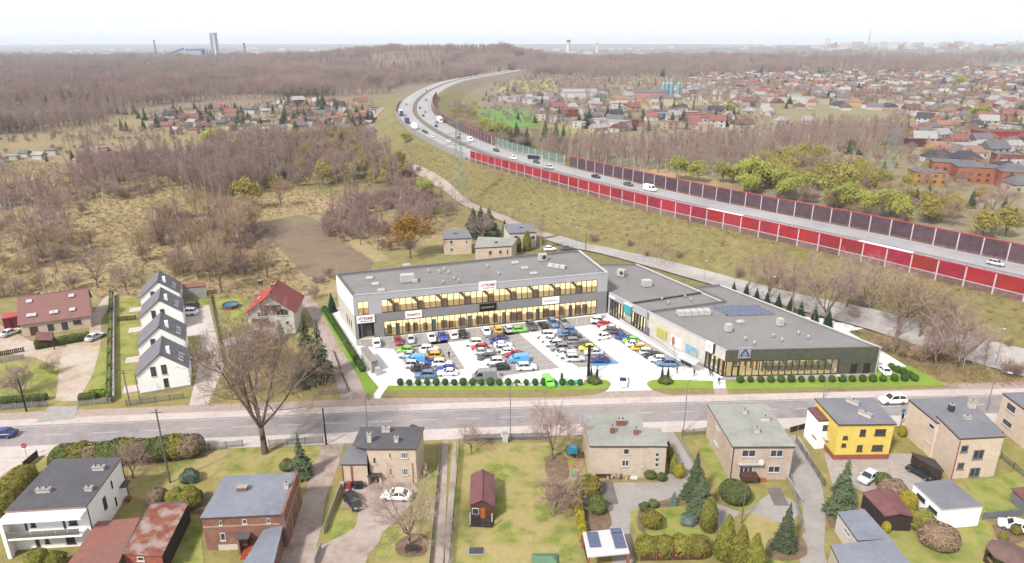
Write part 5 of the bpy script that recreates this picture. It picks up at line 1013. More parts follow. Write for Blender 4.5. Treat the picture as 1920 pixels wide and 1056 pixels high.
row([(U_, 'white', 1124, 597), (H_, 'red', 1134, 604), (S_, 'white', 1143, 611), (E_, 'dark grey', 1152, 617), (P_, 'blue', 1169, 627), (H_, 'green', 1183, 634), (S_, 'white', 1190, 641), (S_, 'orange', 1201, 648), (E_, 'silver', 1217, 656), (S_, 'black', 1225, 662), (H_, 'white', 1233, 669), (U_, 'steel blue', 1250, 677)], 'inner corner in the row by the white railing', lambda i: R(-6))
row([(U_, 'white', 706, 638), (H_, 'dark red', 747, 635), (H_, 'silver', 770, 632), (S_, 'white', 809, 628), (S_, 'blue', 830, 626), (U_, 'white', 850, 623), (H_, 'black', 869, 622), (H_, 'white', 912, 617), (U_, 'orange', 933, 614), (H_, 'silver', 953, 612), (U_, 'dark grey', 996, 607), (H_, 'black', 1018, 605), (U_, 'steel blue', 1037, 602), (S_, 'grey', 1057, 600)], 'dark entrance in the row under the shop windows', lambda i: A.rz - R(90))
DRV = 'vehicles driving in the car park'
for k, c, px, py, a, lb in ((H_, 'green', 974, 617, 12, 'bright green hatchback driving past the row under the shop windows'), (H_, 'white', 1130, 630, 200, 'white hatchback driving in the aisle beside the railing row'), ('van', 'grey', 908, 706, 183, 'grey panel van driving along the ball hedge'), (U_, 'white', 1168, 713, 262, 'white off-roader leaving the car park between the lawn islands'), (S_, 'white', 1657, 692, 90, 'white car half hidden behind the olive supermarket corner')):
    p = at(px, py, .7); vehicle(k, c, p.x, p.y, R(a), lb, DRV)
p = at(1028, 715, .7); vehicle('minivan', 'green', p.x, p.y, R(-75), 'lime green small car on the teal charging bay', DRV, scale=.85)
# street and gardens
for k, c, px, py, a, lb, sc in ((U_, 'white', 1674, 749, 183, 'white people carrier driving on the street by the yellow house', 1.05), (S_, 'navy', 3, 812, 184, 'dark blue saloon at the left end of the street', 1.0), (S_, 'black', 662, 937, -52, 'black saloon parked on the dirt yard of the beige house', .98), (S_, 'white', 743, 927, 176, 'white saloon parked before the beige house', 1.0), (H_, 'silver', 1629, 893, 215, 'silver hatchback beside the yellow house', 1.0), (S_, 'silver', 178, 630, 75, 'silver car beside the clipped hedge of the long house', 1.0), (S_, 'silver', 20, 622, 70, 'grey car by the red garden shed', 1.0),
        (U_, 'black', 355, 574, 185, 'dark car furthest up the drive of the white houses', 1.0), (U_, 'white', 352, 585, 185, 'white car on the drive beside the second white house', 1.0), (S_, 'black', 371, 668, 182, 'black car beside the nearest white house', 1.0), (H_, 'white', 1031, 466, 10, 'white car parked behind the upper roof by the pale cottages', 1.0), (S_, 'dark grey', 1063, 465, 5, 'dark car parked on the service road verge', 1.0), (H_, 'white', 1904, 985, 150, 'white car at the right edge by the garden shed', 1.0), (S_, 'black', 1727, 884, 118, 'dark car under the black garden carport', .95)):
    p = at(px, py, .7); vehicle(k, c, p.x, p.y, R(a), lb, 'cars on the street and in the gardens', z=.03, scale=sc)
# motorway traffic
TR = 'traffic on the motorway'
def on_lane(px, py, d):
    p = at(px, py, HW_Z + .7); L = lane_line(d); i = min(range(2, NE - 2), key=lambda k: (L[k].xy - p.xy).length); t = (L[i + 1] - L[i - 1]); return L[i], math.atan2(t.y, t.x)
LN = {0: 4.0, 1: 7.5, 2: 11.0, 3: HWW - 11, 4: HWW - 7.5, 5: HWW - 4.0}; LN_NM = ['outermost nearer', 'middle nearer', 'inner nearer', 'inner farther', 'middle farther', 'outermost farther']
def traffic(k, c, px, py, ln, note):
    p, a = on_lane(px, py, LN[ln]); a += 0 if ln < 3 else math.pi; vehicle(k, c, p.x, p.y, a, '%s %s in the %s motorway lane, %s' % (c, k, LN_NM[ln], note), TR, z=HW_Z + .015, scale=1.0, tiny=py < 240)
def lorry(colour, px, py, ln, label, L=12.0, box='white'):
    p, a = on_lane(px, py, LN[ln]); a += 0 if ln < 3 else math.pi; t = thing('lorry', label, 'lorry', (p.x, p.y, HW_Z + .015), a, TR); MB().box((-1.2, 0, 2.35), (L - 2.6, 2.5, 2.9)).build('trailer', mat('lorry_' + box, (.78, .78, .78) if box == 'white' else C(96, 108, 130), rough=0.5), t)
    MB().box((-1.2, 0, .75), (L - 2.8, 2.2, .25)).build('chassis', m_trim, t); b = MB(); h = L / 2; b.box((h - .95, 0, 1.75), (1.9, 2.4, 2.6), taper=.92); b.build('cab', m_paint, t).color = (*PAL[colour], 1); MB().box((h - .02, 0, 2.2), (.1, 2.0, .9)).build('windscreen', m_cglass, t)
    for sx in (-h * .75, -h * .55, h * .2, h * .72):
        for sy in (-1, 1): link('wheel', WHL[.46][0], t, (sx, sy * 1.1, .46)).rotation_euler = (R(90), 0, 0)
for k, c, px, py, ln, n in ((H_, 'silver', 1884, 492, 4, 'at the right edge of view'), ('van', 'white', 1203, 357, 4, 'above the red panels'), (S_, 'dark grey', 1171, 348, 4, 'just ahead of the white van'), (S_, 'black', 1080, 334, 4, 'level with the last green panels'), (U_, 'silver', 1010, 317, 3, 'below the information sign'), (H_, 'dark grey', 978, 307, 4, 'left of the information sign'), (U_, 'white', 941, 297, 3, 'at the end of the red panels'), (U_, 'dark grey', 902, 284, 4, 'left of the red panel end'), (S_, 'white', 1342, 394, 2, 'glimpsed over the red panels'),
                            (H_, 'dark grey', 833, 260, 3, 'beside the pylon'), ('van', 'white', 846, 265, 4, 'beside the pylon'), (S_, 'white', 819, 265, 2, 'at the lower bend'), (S_, 'dark grey', 776, 245, 1, 'on the outer bend'), (H_, 'dark grey', 783, 249, 1, 'second on the outer bend'), (H_, 'white', 792, 256, 1, 'third on the outer bend'), (S_, 'black', 795, 237, 3, 'first in the inner bend'), (S_, 'grey', 797, 230, 4, 'second in the inner bend'), (H_, 'black', 784, 217, 3, 'third in the inner bend'), (S_, 'grey', 790, 210, 4, 'fourth in the inner bend'), (S_, 'dark grey', 787, 202, 3, 'fifth in the inner bend'), (S_, 'grey', 766, 196, 1, 'high on the outer bend'), (S_, 'white', 772, 187, 1, 'higher on the outer bend'), (S_, 'dark grey', 803, 187, 4, 'top of the inner bend'), (S_, 'grey', 808, 169, 2, 'far stretch'), (S_, 'white', 845, 155, 1, 'far stretch')):
    traffic(k, c, px, py, ln, n)
lorry('white', 809, 228, 5, 'white lorry on the inside of the motorway bend'); lorry('navy', 761, 229, 0, 'dark lorry low on the outside of the motorway bend', 11, 'dark'); lorry('navy', 762, 215, 0, 'second dark lorry up the outside of the motorway bend', 9, 'dark'); lorry('white', 772, 240, 0, 'white lorry on the outside of the motorway bend', 11); lorry('white', 753, 214, 0, 'white lorry highest on the outside of the motorway bend', 9)
lorry('white', 1690, 462, 0, 'white lorry roof showing over the red panels at the right', 16); lorry('white', 1395, 401, 0, 'white lorry roof showing over the middle red panels', 15)
# ------------------------------------------------------------------ houses near the street
m_beige = mat('beige_render', CW(214, 196, 176), CW(202, 184, 164), scale=0.8, rough=0.92, col3=CW(220, 204, 186), scale3=0.25); m_beige2 = mat('tan_render', CW(206, 184, 166), CW(192, 170, 152), scale=0.8, rough=0.92, col3=CW(212, 192, 176), scale3=0.25)
m_cream = mat('cream_render', CW(236, 218, 194), CW(224, 204, 178), scale=0.6, rough=0.92, col3=CW(228, 206, 190), scale3=0.2); m_yellow = mat('yellow_render', CW(246, 220, 116), CW(242, 212, 104), scale=0.6, rough=0.9)
m_peach = mat('peach_render', CW(226, 206, 186), CW(214, 192, 172), scale=0.6, rough=0.92); m_brick = mat('brick_wall', CW(150, 104, 92), CW(122, 80, 72), scale=6, rough=0.95, col3=CW(164, 122, 106), scale3=0.5); m_brickl = mat('brick_base', CW(176, 104, 88), CW(156, 88, 74), scale=4, rough=0.95)
m_felt = mat('pale_roof_felt', C(184, 184, 176), C(170, 172, 166), scale=0.6, rough=0.95, col3=C(196, 196, 188), scale3=0.22); m_dfelt = mat('dark_roof_felt', C(120, 117, 123), C(100, 99, 106), scale=0.6, rough=0.9, col3=C(116, 114, 120), scale3=0.2); m_bfelt = mat('blue_grey_roof_felt', C(160, 164, 180), C(148, 152, 168), scale=0.5, rough=0.9, col3=C(168, 172, 186), scale3=0.15)
m_lav = mat('grey_roof_sheet', C(150, 150, 160), C(140, 140, 150), scale=0.4, rough=0.85, col3=C(160, 158, 166), scale3=0.2); m_tile = mat('red_brown_tiles', C(168, 122, 116), C(154, 108, 104), scale=0.8, rough=0.8, wave=('Y', 1.4, .5, C(176, 130, 124))); m_rtile = mat('red_tiles', C(226, 92, 84), C(210, 78, 72), scale=0.7, rough=0.75); m_dtile = mat('dark_tiles', C(152, 148, 158), C(138, 134, 145), scale=0.7, rough=0.75)
m_maroon = mat('maroon_sheet', C(156, 104, 104), C(142, 92, 94), scale=0.5, rough=0.7); m_orange = mat('faded_red_roof', C(196, 128, 112), C(182, 112, 98), scale=0.6, rough=0.9, col3=C(168, 120, 110), scale3=0.2); m_rust = mat('rusty_sheet', C(172, 106, 84), C(150, 84, 66), scale=0.9, rough=0.9, col3=C(196, 176, 168), scale3=0.6, contrast=(.45, .62))
m_wfr = mat('white_window_frame', C(246, 244, 242), rough=0.6); m_pane = mat('dark_pane', C(70, 74, 84), C(92, 98, 110), scale=1.5, rough=0.1, spec=0.6); m_brfr = mat('brown_wood', C(120, 82, 70), C(100, 66, 56), scale=3, rough=0.8); m_chim = mat('chimney_brick', CW(160, 104, 90), CW(136, 86, 74), scale=5, rough=0.95); m_stucco = mat('chimney_render', CW(226, 216, 206), CW(206, 196, 186), scale=3, rough=0.95); m_pinkedge = mat('pink_parapet', C(200, 158, 152), C(186, 144, 140), scale=1, rough=0.8); m_gutter = mat('gutter_brown', C(112, 92, 86), rough=0.6); m_dwood = mat('dark_wood', C(84, 70, 66), C(66, 56, 54), scale=2, rough=0.9)
def window(parent, w, x0, y0, x1, y1, frame=m_wfr, panes=2, sill=True, name='window', d=0.0):
    sa, za = w.sz(x0, y0); sb, zb = w.sz(x1, y1); sa, sb = min(sa, sb), max(sa, sb); zb, za = min(za, zb), max(za, zb); fr = min(.11, (sb - sa) * .14)
    win = w.part(name, frame, parent, (sa, sb, zb, zb + fr, d, d + .07), (sa, sb, za - fr, za, d, d + .07), (sa, sa + fr, zb + fr, za - fr, d, d + .07), (sb - fr, sb, zb + fr, za - fr, d, d + .07), *[(sa + (sb - sa) * k / panes - fr / 2, sa + (sb - sa) * k / panes + fr / 2, zb + fr, za - fr, d, d + .065) for k in range(1, panes)])
    w.part('pane', m_pane, win, (sa + fr * .5, sb - fr * .5, zb + fr * .5, za - fr * .5, d + .002, d + .03))
    if sill: w.part('sill', frame, win, (sa - .08, sb + .08, zb - .08, zb - .002, d, d + .16))
    return win
def door(parent, w, x0, y0, x1, y1, m=m_brfr, name='door', handle=True):
    sa, za = w.sz(x0, y0); sb, zb = w.sz(x1, y1); sa, sb = min(sa, sb), max(sa, sb); zb, za = min(za, zb), max(za, zb); zb = max(zb, .02); o = w.part(name, m, parent, (sa, sb, zb, za, .0, .05))
    if handle: w.part('handle', m_steel, o, (sb - .2, sb - .1, zb + 1.0, zb + 1.06, .05, .11))
    return o
def chimney(parent, px, py, zr, d, m=m_chim, h=1.1, rz=0.0, pots=2):
    p = at(px, py, zr); b = MB().box((p.x, p.y, zr + h / 2 - .1), (d[0], d[1], h), rz); o = b.build('chimney', m, parent); MB().box((p.x, p.y, zr + h - .07), (d[0] + .14, d[1] + .14, .12), rz).build('chimney_cap', m_conc, o)
    for k in range(pots): MB().tube((p.x + (k - (pots - 1) / 2) * d[0] * .45 * math.cos(rz), p.y + (k - (pots - 1) / 2) * d[0] * .45 * math.sin(rz), zr + h - .05), (p.x + (k - (pots - 1) / 2) * d[0] * .45 * math.cos(rz), p.y + (k - (pots - 1) / 2) * d[0] * .45 * math.sin(rz), zr + h + .22), .09, n=8).build('chimney_pot', m_dgrey, o)
    return o
class FlatHouse:
    """flat roofed block from its four roof corners in the photo (front left, front right, back right, back left) and its height"""
    def __init__(s, name, label, roof_px, h, wm, rm, over=.3, z0=0.0, edge=m_gutter, cat='house', parent=None, slope=0.0, base=None, ekey='roof_edge'):
        s.t = parent or thing(name, label, cat); s.h = h; P = [at(x, y, h) for x, y in roof_px]; c = sum(P, Vector()) / 4; s.P = [c + (p - c) * (1 - over / max(1, (p - c).length)) for p in P]; F1, F2, B2, B1 = s.P
        s.front, s.left, s.right, s.rear = Wall(F1, F2), Wall(B1, F1), Wall(F2, B2), Wall(B2, B1)
        hs_ = [h, h, h + slope, h + slope]; b = MB(); b.prism([tuple(p.xy) for p in s.P], z0, hs_ if Vector(s.P[1] - s.P[0]).cross(s.P[2] - s.P[0]).z > 0 else hs_[::-1]); s.wall = b.build('wall', wm, s.t)
        O = [(p.x, p.y) for p in P]; b = MB(); n = 4; V = [(O[i][0], O[i][1], hs_[i] + .02) for i in range(4)] + [(O[i][0], O[i][1], hs_[i] + .26) for i in range(4)]
        b.raw(V, [(4, 5, 6, 7), (3, 2, 1, 0)], 0); b.raw(V, [(0, 1, 5, 4), (1, 2, 6, 5), (2, 3, 7, 6), (3, 0, 4, 7)], 1); s.roof = b.build('roof', [rm, edge], s.t)
        if base: MB().prism([tuple((c + (p - c) * 1.012).xy) for p in s.P], 0, base[1]).build('plinth', base[0], s.t)
        s.rz = s.front.rz
    def win(s, side, *a, **k): return window(s.t, getattr(s, side), *a, **k)
Z = lambda ox, oy, sc: (lambda *pts: [(ox + x * sc, oy + y * sc) for x, y in pts])
def wins(h, side, z, *rects, **k):
    for r in rects:
        (x0, y0), (x1, y1) = z((r[0], r[1]), (r[2], r[3])); h.win(side, x0, y0, x1, y1, panes=(r[4] if len(r) > 4 else 2), **k)
# white house with balcony, lower left
z = Z(0, 840, .2046); h = FlatHouse('house', 'white modern house with dark felt roof and glazed front balcony', z((40, 600), (790, 555), (1120, 100), (500, 115)), 5.8, m_white, m_dfelt, over=.12, edge=m_pinkedge)
wins(h, 'front', z, (270, 650, 330, 720, 1), (620, 630, 712, 700, 2), (600, 815, 695, 870, 2), (410, 830, 455, 870, 1), frame=m_dgrey); wins(h, 'right', z, (935, 470, 985, 545, 1), (1048, 460, 1075, 525, 1), (1010, 310, 1035, 365, 1), frame=m_dgrey, sill=False)
for r in ((210, 650, 265, 765), (560, 630, 615, 750), (320, 840, 375, 905)): (a, c), (e, f) = z((r[0], r[1]), (r[2], r[3])); door(h.t, h.front, a, c, e, f, m_dgrey, 'balcony_door')
W_ = h.front; W_.part('balcony_slab', m_white, h.t, (.2, W_.L - .4, 2.65, 2.85, .0, 1.5)); W_.part('roof_overhang', m_white, h.t, (-.1, W_.L, 5.25, 5.62, .13, 1.6)); W_.part('side_pillar', m_white, h.t, (-.1, .35, 0, 5.25, .9, 1.6), (-.1, .12, 0, 5.25, .02, .9))
for k in range(6): s0 = .4 + k * (W_.L - 1.0) / 6; W_.part('balcony_panel', mat('smoky_glass', C(150, 146, 138), rough=0.1, alpha=0.7), h.t, (s0 + .03, s0 + (W_.L - 1.0) / 6 - .03, 2.95, 3.75, 1.4, 1.45))
W_.part('balcony_rail', m_steel, h.t, (.35, W_.L - .55, 3.75, 3.82, 1.38, 1.47))
for x, y, d in ((405, 410, (1.7, .55)), (910, 205, (1.5, .6)), (820, 395, (.9, .55))): (a, c), = z((x, y)); chimney(h.t, a, c, 5.95, d, m_stucco, .7, h.rz, 2 if d[0] > 1 else 1)
h.right.part('door_canopy', m_dgrey, h.t, (h.right.L - 2.2, h.right.L - .6, 2.5, 2.62, .0, .9)); h.right.part('planter', m_brickl, h.t, (h.right.L - 2.2, h.right.L - 1.4, .0, .6, .3, .9)); h.right.part('downpipe', m_dgrey, h.t, (.15, .25, 0, 5.6, .02, .1), (h.right.L - .3, h.right.L - .2, 0, 5.6, .02, .1))
# carport roof and rusty shed
t = thing('carport', 'open carport with faded red roof beside the white modern house', 'carport'); P = [at(x, y, 2.7) for x, y in ((183, 978), (263, 970), (222, 1056), (110, 1080))]; n = 7
for k in range(n):
    a, c, e, f = P[0].lerp(P[3], k / n), P[1].lerp(P[2], k / n), P[1].lerp(P[2], (k + .985) / n), P[0].lerp(P[3], (k + .985) / n); V = [a, c, e, f]; MB().raw(V + [v - Vector((0, 0, .12)) for v in V], [(0, 3, 2, 1), (4, 5, 6, 7), (0, 1, 5, 4), (1, 2, 6, 5), (2, 3, 7, 6), (3, 0, 4, 7)]).build('roof_panel', m_orange, t)
for p in P: MB().box((p.x * .995, p.y * 1.002, 1.3), (.15, .15, 2.6)).build('post', m_dwood, t)
z = Z(0, 760, 1 / 3); h = FlatHouse('shed', 'low brick shed with rusty sheet roof beside the red carport', z((690, 835), (910, 850), (1060, 550), (850, 556)), 2.7, m_brickl, m_dfelt, over=.15, cat='shed')
P = [at(x, y, 3.0) for x, y in z((690, 835), (910, 850), (1060, 550), (850, 556))]; n = 9
for k in range(n):
    a, c, e, f = P[0].lerp(P[3], k / n), P[1].lerp(P[2], k / n), P[1].lerp(P[2], (k + .98) / n), P[0].lerp(P[3], (k + .98) / n); V = [a, c, e, f]; MB().raw(V + [v - Vector((0, 0, .03)) for v in V], [(0, 1, 2, 3), (7, 6, 5, 4), (0, 4, 5, 1), (1, 5, 6, 2), (2, 6, 7, 3), (3, 7, 4, 0)]).build('roof_sheet', m_rust, h.t)
h.win('front', *sum(map(list, z((770, 850), (815, 876))), []), panes=1); h.right.part('plank_wall', m_dwood, h.t, (.05, h.right.L - .05, 0, 2.65, .01, .06))
# brick house
z = Z(360, 870, .1761); h = FlatHouse('house', 'old brick house with blue grey felt roof and tall side wall', z((85, 595), (965, 555), (1120, 105), (345, 145)), 4.9, m_brick, m_bfelt, over=.2)
wins(h, 'front', z, (288, 605, 325, 650, 1), (535, 590, 590, 635, 1), (795, 580, 835, 628, 1), (295, 735, 365, 812, 1)); W_ = h.front; W_.part('string_course', mat('sandstone_band', C(226, 190, 168), rough=0.9), h.t, (.0, W_.L - .4, 3.55, 3.75, .005, .06)); W_.part('plinth', m_off, h.t, (1.5, 5.2, .0, .8, .01, .08))
h.right.part('fire_wall', m_brick, h.t, (-.1, h.right.L + .1, 0, 5.45, .005, .34)); h.right.part('wall_tie', mat('sandstone_band', C(226, 190, 168)), h.t, (-.1, h.right.L + .1, 3.5, 3.66, .34, .4), (h.right.L * .32, h.right.L * .32 + .16, 0, 3.5, .34, .39), (h.right.L * .7, h.right.L * .7 + .16, 0, 3.5, .34, .39)); (a, c), = z((540, 280)); chimney(h.t, a, c, 5.1, (1.3, .7), m_chim, .7, h.rz, 0); (a, c), = z((1010, 260)); chimney(h.t, a, c, 5.1, (.6, .6), m_stucco, .9, h.rz, 1)
sa, za = W_.sz(*z((560, 760))[0]); t = h.t; W_.part('porch_roof', m_dfelt, t, (sa - .7, sa + .9, 2.5, 2.62, .05, 1.3)); W_.part('porch_steps', mat('terracotta_steps', C(196, 96, 64), rough=0.9), t, (sa - .2, sa + 1.3, .0, .55, .1, 1.0), (sa - .2, sa + 1.3, .0, .35, 1.0, 1.5), (sa - .2, sa + 1.3, 0, .18, 1.5, 2.0)); door(t, W_, *z((585, 790))[0], *z((660, 900))[0])
W_.part('porch_gable', m_brick, t, (sa - .6, sa - .35, .0, 2.5, .1, 1.2))
MB().raw([at(494, 993, 3.1), at(531, 984, 3.3), at(512, 1062, 3.1), at(452, 1062, 2.9)] + [at(494, 993, 3.1) - Vector((0, 0, .2)), at(531, 984, 3.3) - Vector((0, 0, .2)), at(512, 1062, 3.1) - Vector((0, 0, .2)), at(452, 1062, 2.9) - Vector((0, 0, .2))], [(0, 3, 2, 1), (0, 1, 5, 4), (1, 2, 6, 5), (2, 3, 7, 6), (3, 0, 4, 7)]).build('annex_roof', m_bfelt, t); P = [at(498, 995, 3.0), at(529, 986, 3.0), at(510, 1062, 2.8), at(458, 1062, 2.8)]; MB().prism([tuple(p.xy) for p in P], 0, 2.75).build('annex_wall', m_brick, t)
# beige house with dark roof and wing
z = Z(620, 780, .1705); h = FlatHouse('house', 'beige rendered house with dark roof and lower blue grey roofed wing', z((400, 378), (945, 378), (1032, 135), (330, 135)), 5.7, m_peach, m_dfelt, over=.25); wins(h, 'front', z, (770, 400, 848, 465, 3), (782, 575, 850, 650, 3), (642, 405, 662, 460, 1), (646, 575, 672, 650, 1), (465, 455, 500, 525, 1)); (a, c), (e, f) = z((452, 655), (540, 765)); door(h.t, h.front, a, c, e, f); s_, z_ = h.front.sz(*z((487, 635))[0]); h.front.part('door_canopy', m_dgrey, h.t, (s_ - 1, s_ + 1.05, z_, z_ + .15, .0, .9)); h.front.part('porch_post', m_cream, h.t, (s_ - .95, s_ - .7, .0, z_, .1, .5), (s_ + .7, s_ + .95, .0, z_, .1, .5))
for x, y, d, m, hh in ((430, 290, (.6, .6), m_stucco, 1.6), (725, 290, (.6, .6), m_stucco, 1.0), (610, 180, (1.2, .6), m_stucco, .9)): (a, c), = z((x, y)); chimney(h.t, a, c, 5.85, d, m, hh, h.rz, 1)
w2 = FlatHouse('house', '', z((108, 550), (405, 548), (395, 345), (185, 340)), 3.5, m_peach, m_lav, over=.12, parent=h.t); w2.front.part('downpipe', m_brickl, h.t, (1.35, 1.6, 0, 3.4, .01, .1), (.05, .2, 0, 3.4, .01, .1)); h.front.part('downpipe', m_brickl, h.t, (h.front.L - .6, h.front.L - .5, 0, 3.4, .01, .1))
MB().prism([(p.x, p.y) for p in (at(662, 834, 4.2), at(689, 838, 4.2), at(689, 803, 5.6), at(676, 803, 5.6))], 0, 3.9).build('rear_wall', m_peach, h.t); P = [at(661, 835, 4.3), at(690, 842, 5.6), at(690, 802, 5.7), at(675, 802, 5.6)]; MB().raw(P + [p - Vector((0, 0, .2)) for p in P], [(0, 1, 2, 3), (0, 4, 5, 1), (3, 7, 4, 0), (2, 6, 7, 3)]).build('side_roof', m_dfelt, h.t)
# house with brick chimneys
z = Z(1080, 760, .1705); h = FlatHouse('house', 'beige house with pale felt roof, three brick chimneys and basement garage', z((150, 465), (770, 465), (715, 100), (65, 110)), 5.4, m_beige, m_felt, over=.25); w2 = FlatHouse('house', '', z((700, 462), (1010, 467), (930, 265), (690, 258)), 5.38, m_beige, m_felt, over=.2, parent=h.t)
wins(h, 'front', z, (522, 475, 585, 540, 1), (505, 600, 580, 670, 2)); wins(w2, 'front', z, (712, 600, 745, 672, 1), (875, 520, 910, 565, 1), (870, 575, 912, 620, 1), (868, 630, 910, 675, 1)); (a, c), (e, f) = z((215, 755), (390, 850)); door(h.t, h.front, a, c, e, f, mat('garage_door', C(104, 66, 62), rough=0.7), 'garage_door', False)
for x, y, d, hh in ((490, 215, (1.3, .8), 1.1), (397, 305, (.6, .6), 1.2), (655, 320, (.6, .6), 1.1)): (a, c), = z((x, y)); chimney(h.t, a, c, 5.6, d, m_chim, hh, 0, 2 if d[0] > 1 else 1)
p = at(1188, 900); t = thing('garden_stair', 'pale stone garden stair before the house with brick chimneys', 'stair', (p.x, p.y, 0), R(-4))
for k in range(6): MB().box((0, .3 + k * .38, .1 + k * .09), (1.2, .4, .2 + k * .18)).build('step', m_stone if 'm_stone' in globals() else m_off, t)
p = at(1159, 893); t = thing('rockery', 'stone terrace wall before the house with brick chimneys', 'terrace', (p.x, p.y, 0)); rr = random.Random(4)
for k in range(34): MB().box((rr.uniform(-1.9, 1.7), rr.uniform(-.9, 1.0), rr.uniform(.15, .9)), (rr.uniform(.4, .8), rr.uniform(.3, .6), rr.uniform(.3, .5)), rr.uniform(0, 3), taper=.85).build('stone', mat('sandstone', C(222, 196, 172), C(196, 168, 146), scale=2, rough=0.95), t)
# tan house
z = Z(1310, 740, .1894); h = FlatHouse('house', 'tan two storey house with pale flat roof and satellite dish', z((335, 530), (960, 528), (672, 105), (85, 108)), 5.7, m_beige2, m_felt, over=.3); wins(h, 'front', z, (430, 545, 560, 615, 2), (712, 545, 830, 615, 2), (690, 705, 800, 770, 2), (405, 712, 525, 815, 3)); wins(h, 'left', z, (178, 300, 205, 360, 1), (158, 440, 192, 520, 1)); (a, c), (e, f) = z((672, 850), (805, 940)); door(h.t, h.front, a, c, e, f, mat('garage_door_red', C(128, 70, 62), rough=0.7), 'garage_door', False)
for x, y, d in ((455, 185, (.6, .6)), (655, 255, (1.4, .6)), (572, 370, (.7, .7))): (a, c), = z((x, y)); chimney(h.t, a, c, 5.95, d, m_stucco, .8, 0, 1)
s_, z_ = h.front.sz(*z((610, 655))[0]); o = MB().lathe((0, 0, 0), [(.05, 0), (.45, .12), (.42, .16)], 14).build('satellite_dish', m_wfr, h.t); o.location = h.front.pt(s_, z_, .35); o.rotation_euler = (R(70), 0, h.rz); s_, z_ = h.front.sz(*z((485, 830))[0]); h.front.part('balcony', m_brfr, h.t, (s_ - 1.3, s_ + 1.1, .6, 1.5, .0, 1.3)); h.front.part('awning', mat('awning_cloth', C(226, 220, 216), rough=0.9), h.t, (s_ - 1.9, s_ + 1.9, 3.0, 3.05, .02, .7)); h.front.part('downpipe', m_gutter, h.t, (.05, .17, 0, 5.6, .01, .1)); h.front.part('garage_ramp_wall', m_conc, h.t, (h.front.L - .4, h.front.L - .1, 0, .7, .05, 5.5))
p = at(1431, 905); t = thing('garden_stair', 'brown garden stair before the tan house', 'stair', (p.x, p.y, 0), R(-3))
for k in range(6): MB().box((0, .3 + k * .36, .1 + k * .1), (1.0, .36, .2 + k * .2)).build('step', m_brickl, t)
# yellow house
z = Z(1500, 730, .161); h = FlatHouse('house', 'bright yellow house with grey roof, brick base and white side annex', z((450, 428), (1128, 420), (852, 118), (168, 118)), 6.2, m_yellow, m_lav, over=.3, base=(m_brickl, .9)); wins(h, 'front', z, (880, 465, 990, 535, 1), (845, 650, 955, 712, 1), (705, 468, 757, 540, 1), (670, 650, 718, 718, 1), (505, 545, 550, 580, 1), (488, 632, 530, 666, 1), frame=mat('brown_window', C(120, 84, 74), rough=0.6), sill=True)
w2 = FlatHouse('house', '', z((218, 382), (395, 372), (240, 215), (85, 230)), 5.0, m_white, m_maroon, over=.08, parent=h.t); wins(w2, 'front', z, (270, 418, 335, 482, 1), sill=False, frame=m_dgrey); wins(w2, 'left', z, (145, 530, 190, 588, 1), sill=False, frame=m_dgrey); s_, z_ = w2.front.sz(*z((290, 730))[0]); w2.front.part('door_canopy', m_wfr, h.t, (s_ - 1.0, s_ + .9, 2.2, 2.32, .0, 1.2)); (a, c), (e, f) = z((245, 770), (295, 832)); door(h.t, w2.front, a, c, e, f, m_door)
for x, y in ((615, 165), (755, 310)): (a, c), = z((x, y)); chimney(h.t, a, c, 6.45, (.6, 2.0), m_stucco, .7, R(38), 1)
# cream double house and neighbour
z = Z(1690, 720, .1895); h = FlatHouse('house', 'tall cream house of two joined blocks with grey flat roofs', z((577, 556), (1030, 532), (790, 315), (345, 325)), 6.8, m_cream, m_lav, over=.15); wins(h, 'front', z, (598, 610, 650, 672, 1), (562, 780, 610, 840, 1), (722, 655, 800, 740, 2), (685, 832, 762, 915, 2), frame=mat('grey_window', C(150, 150, 156), rough=0.6)); w2 = FlatHouse('house', '', z((350, 395), (1010, 490), (640, 135), (70, 165)), 6.1, m_cream, m_lav, over=.15, parent=h.t)
wins(w2, 'left', z, (280, 375, 325, 465, 1), (240, 545, 295, 605, 1)); h.front.part('downpipe', m_brickl, h.t, (.03, .16, 0, 6.6, .01, .1))
for x, y, d, m in ((488, 270, (.7, .7), m_dgrey), (690, 235, (.9, .9), m_stucco)): (a, c), = z((x, y)); chimney(h.t, a, c, 6.3, d, m, 1.3, 0, 1)
(a, c), = z((650, 345)); chimney(h.t, a, c, 7.0, (1.1, .8), m_stucco, .5, 0, 1)
h = FlatHouse('house', 'cream house with grey roof cut by the right edge of the picture', [(1935, 780), (2060, 770), (1980, 736), (1879, 739)], 6.0, m_cream, m_lav, over=.15)
for r in ((1890, 752, 1903, 778), (1882, 782, 1896, 806)): h.win('left', *r, panes=1)
# outbuildings on the right
z = Z(1550, 880, .1927); h = FlatHouse('garage', 'white garage with grey sheet roof and two dark windows', z((1120, 408), (1520, 375), (1195, 108), (840, 150)), 3.0, m_white, m_lav, over=.06, cat='garage', edge=m_wcap); wins(h, 'left', z, (885, 225, 955, 330, 2), (1000, 345, 1072, 445, 2), frame=m_dgrey)
z2 = z((105, 425), (360, 400), (625, 690), (300, 712)); h = FlatHouse('outbuilding', 'long low outbuilding with blue grey felt roof, nearest right of the drive', z((40, 755), (620, 690), (900, 1010), (190, 1060))[2:] [::-1] if False else z((190, 1080), (900, 1050), (625, 690), (35, 752)), 2.9, m_beige, m_bfelt, over=.1, cat='shed'); w2 = FlatHouse('outbuilding', '', z((300, 710), (622, 692), (362, 400), (100, 430)), 2.8, m_off, m_bfelt, over=.1, parent=h.t); wins(w2, 'left', z, (178, 560, 225, 670, 2))
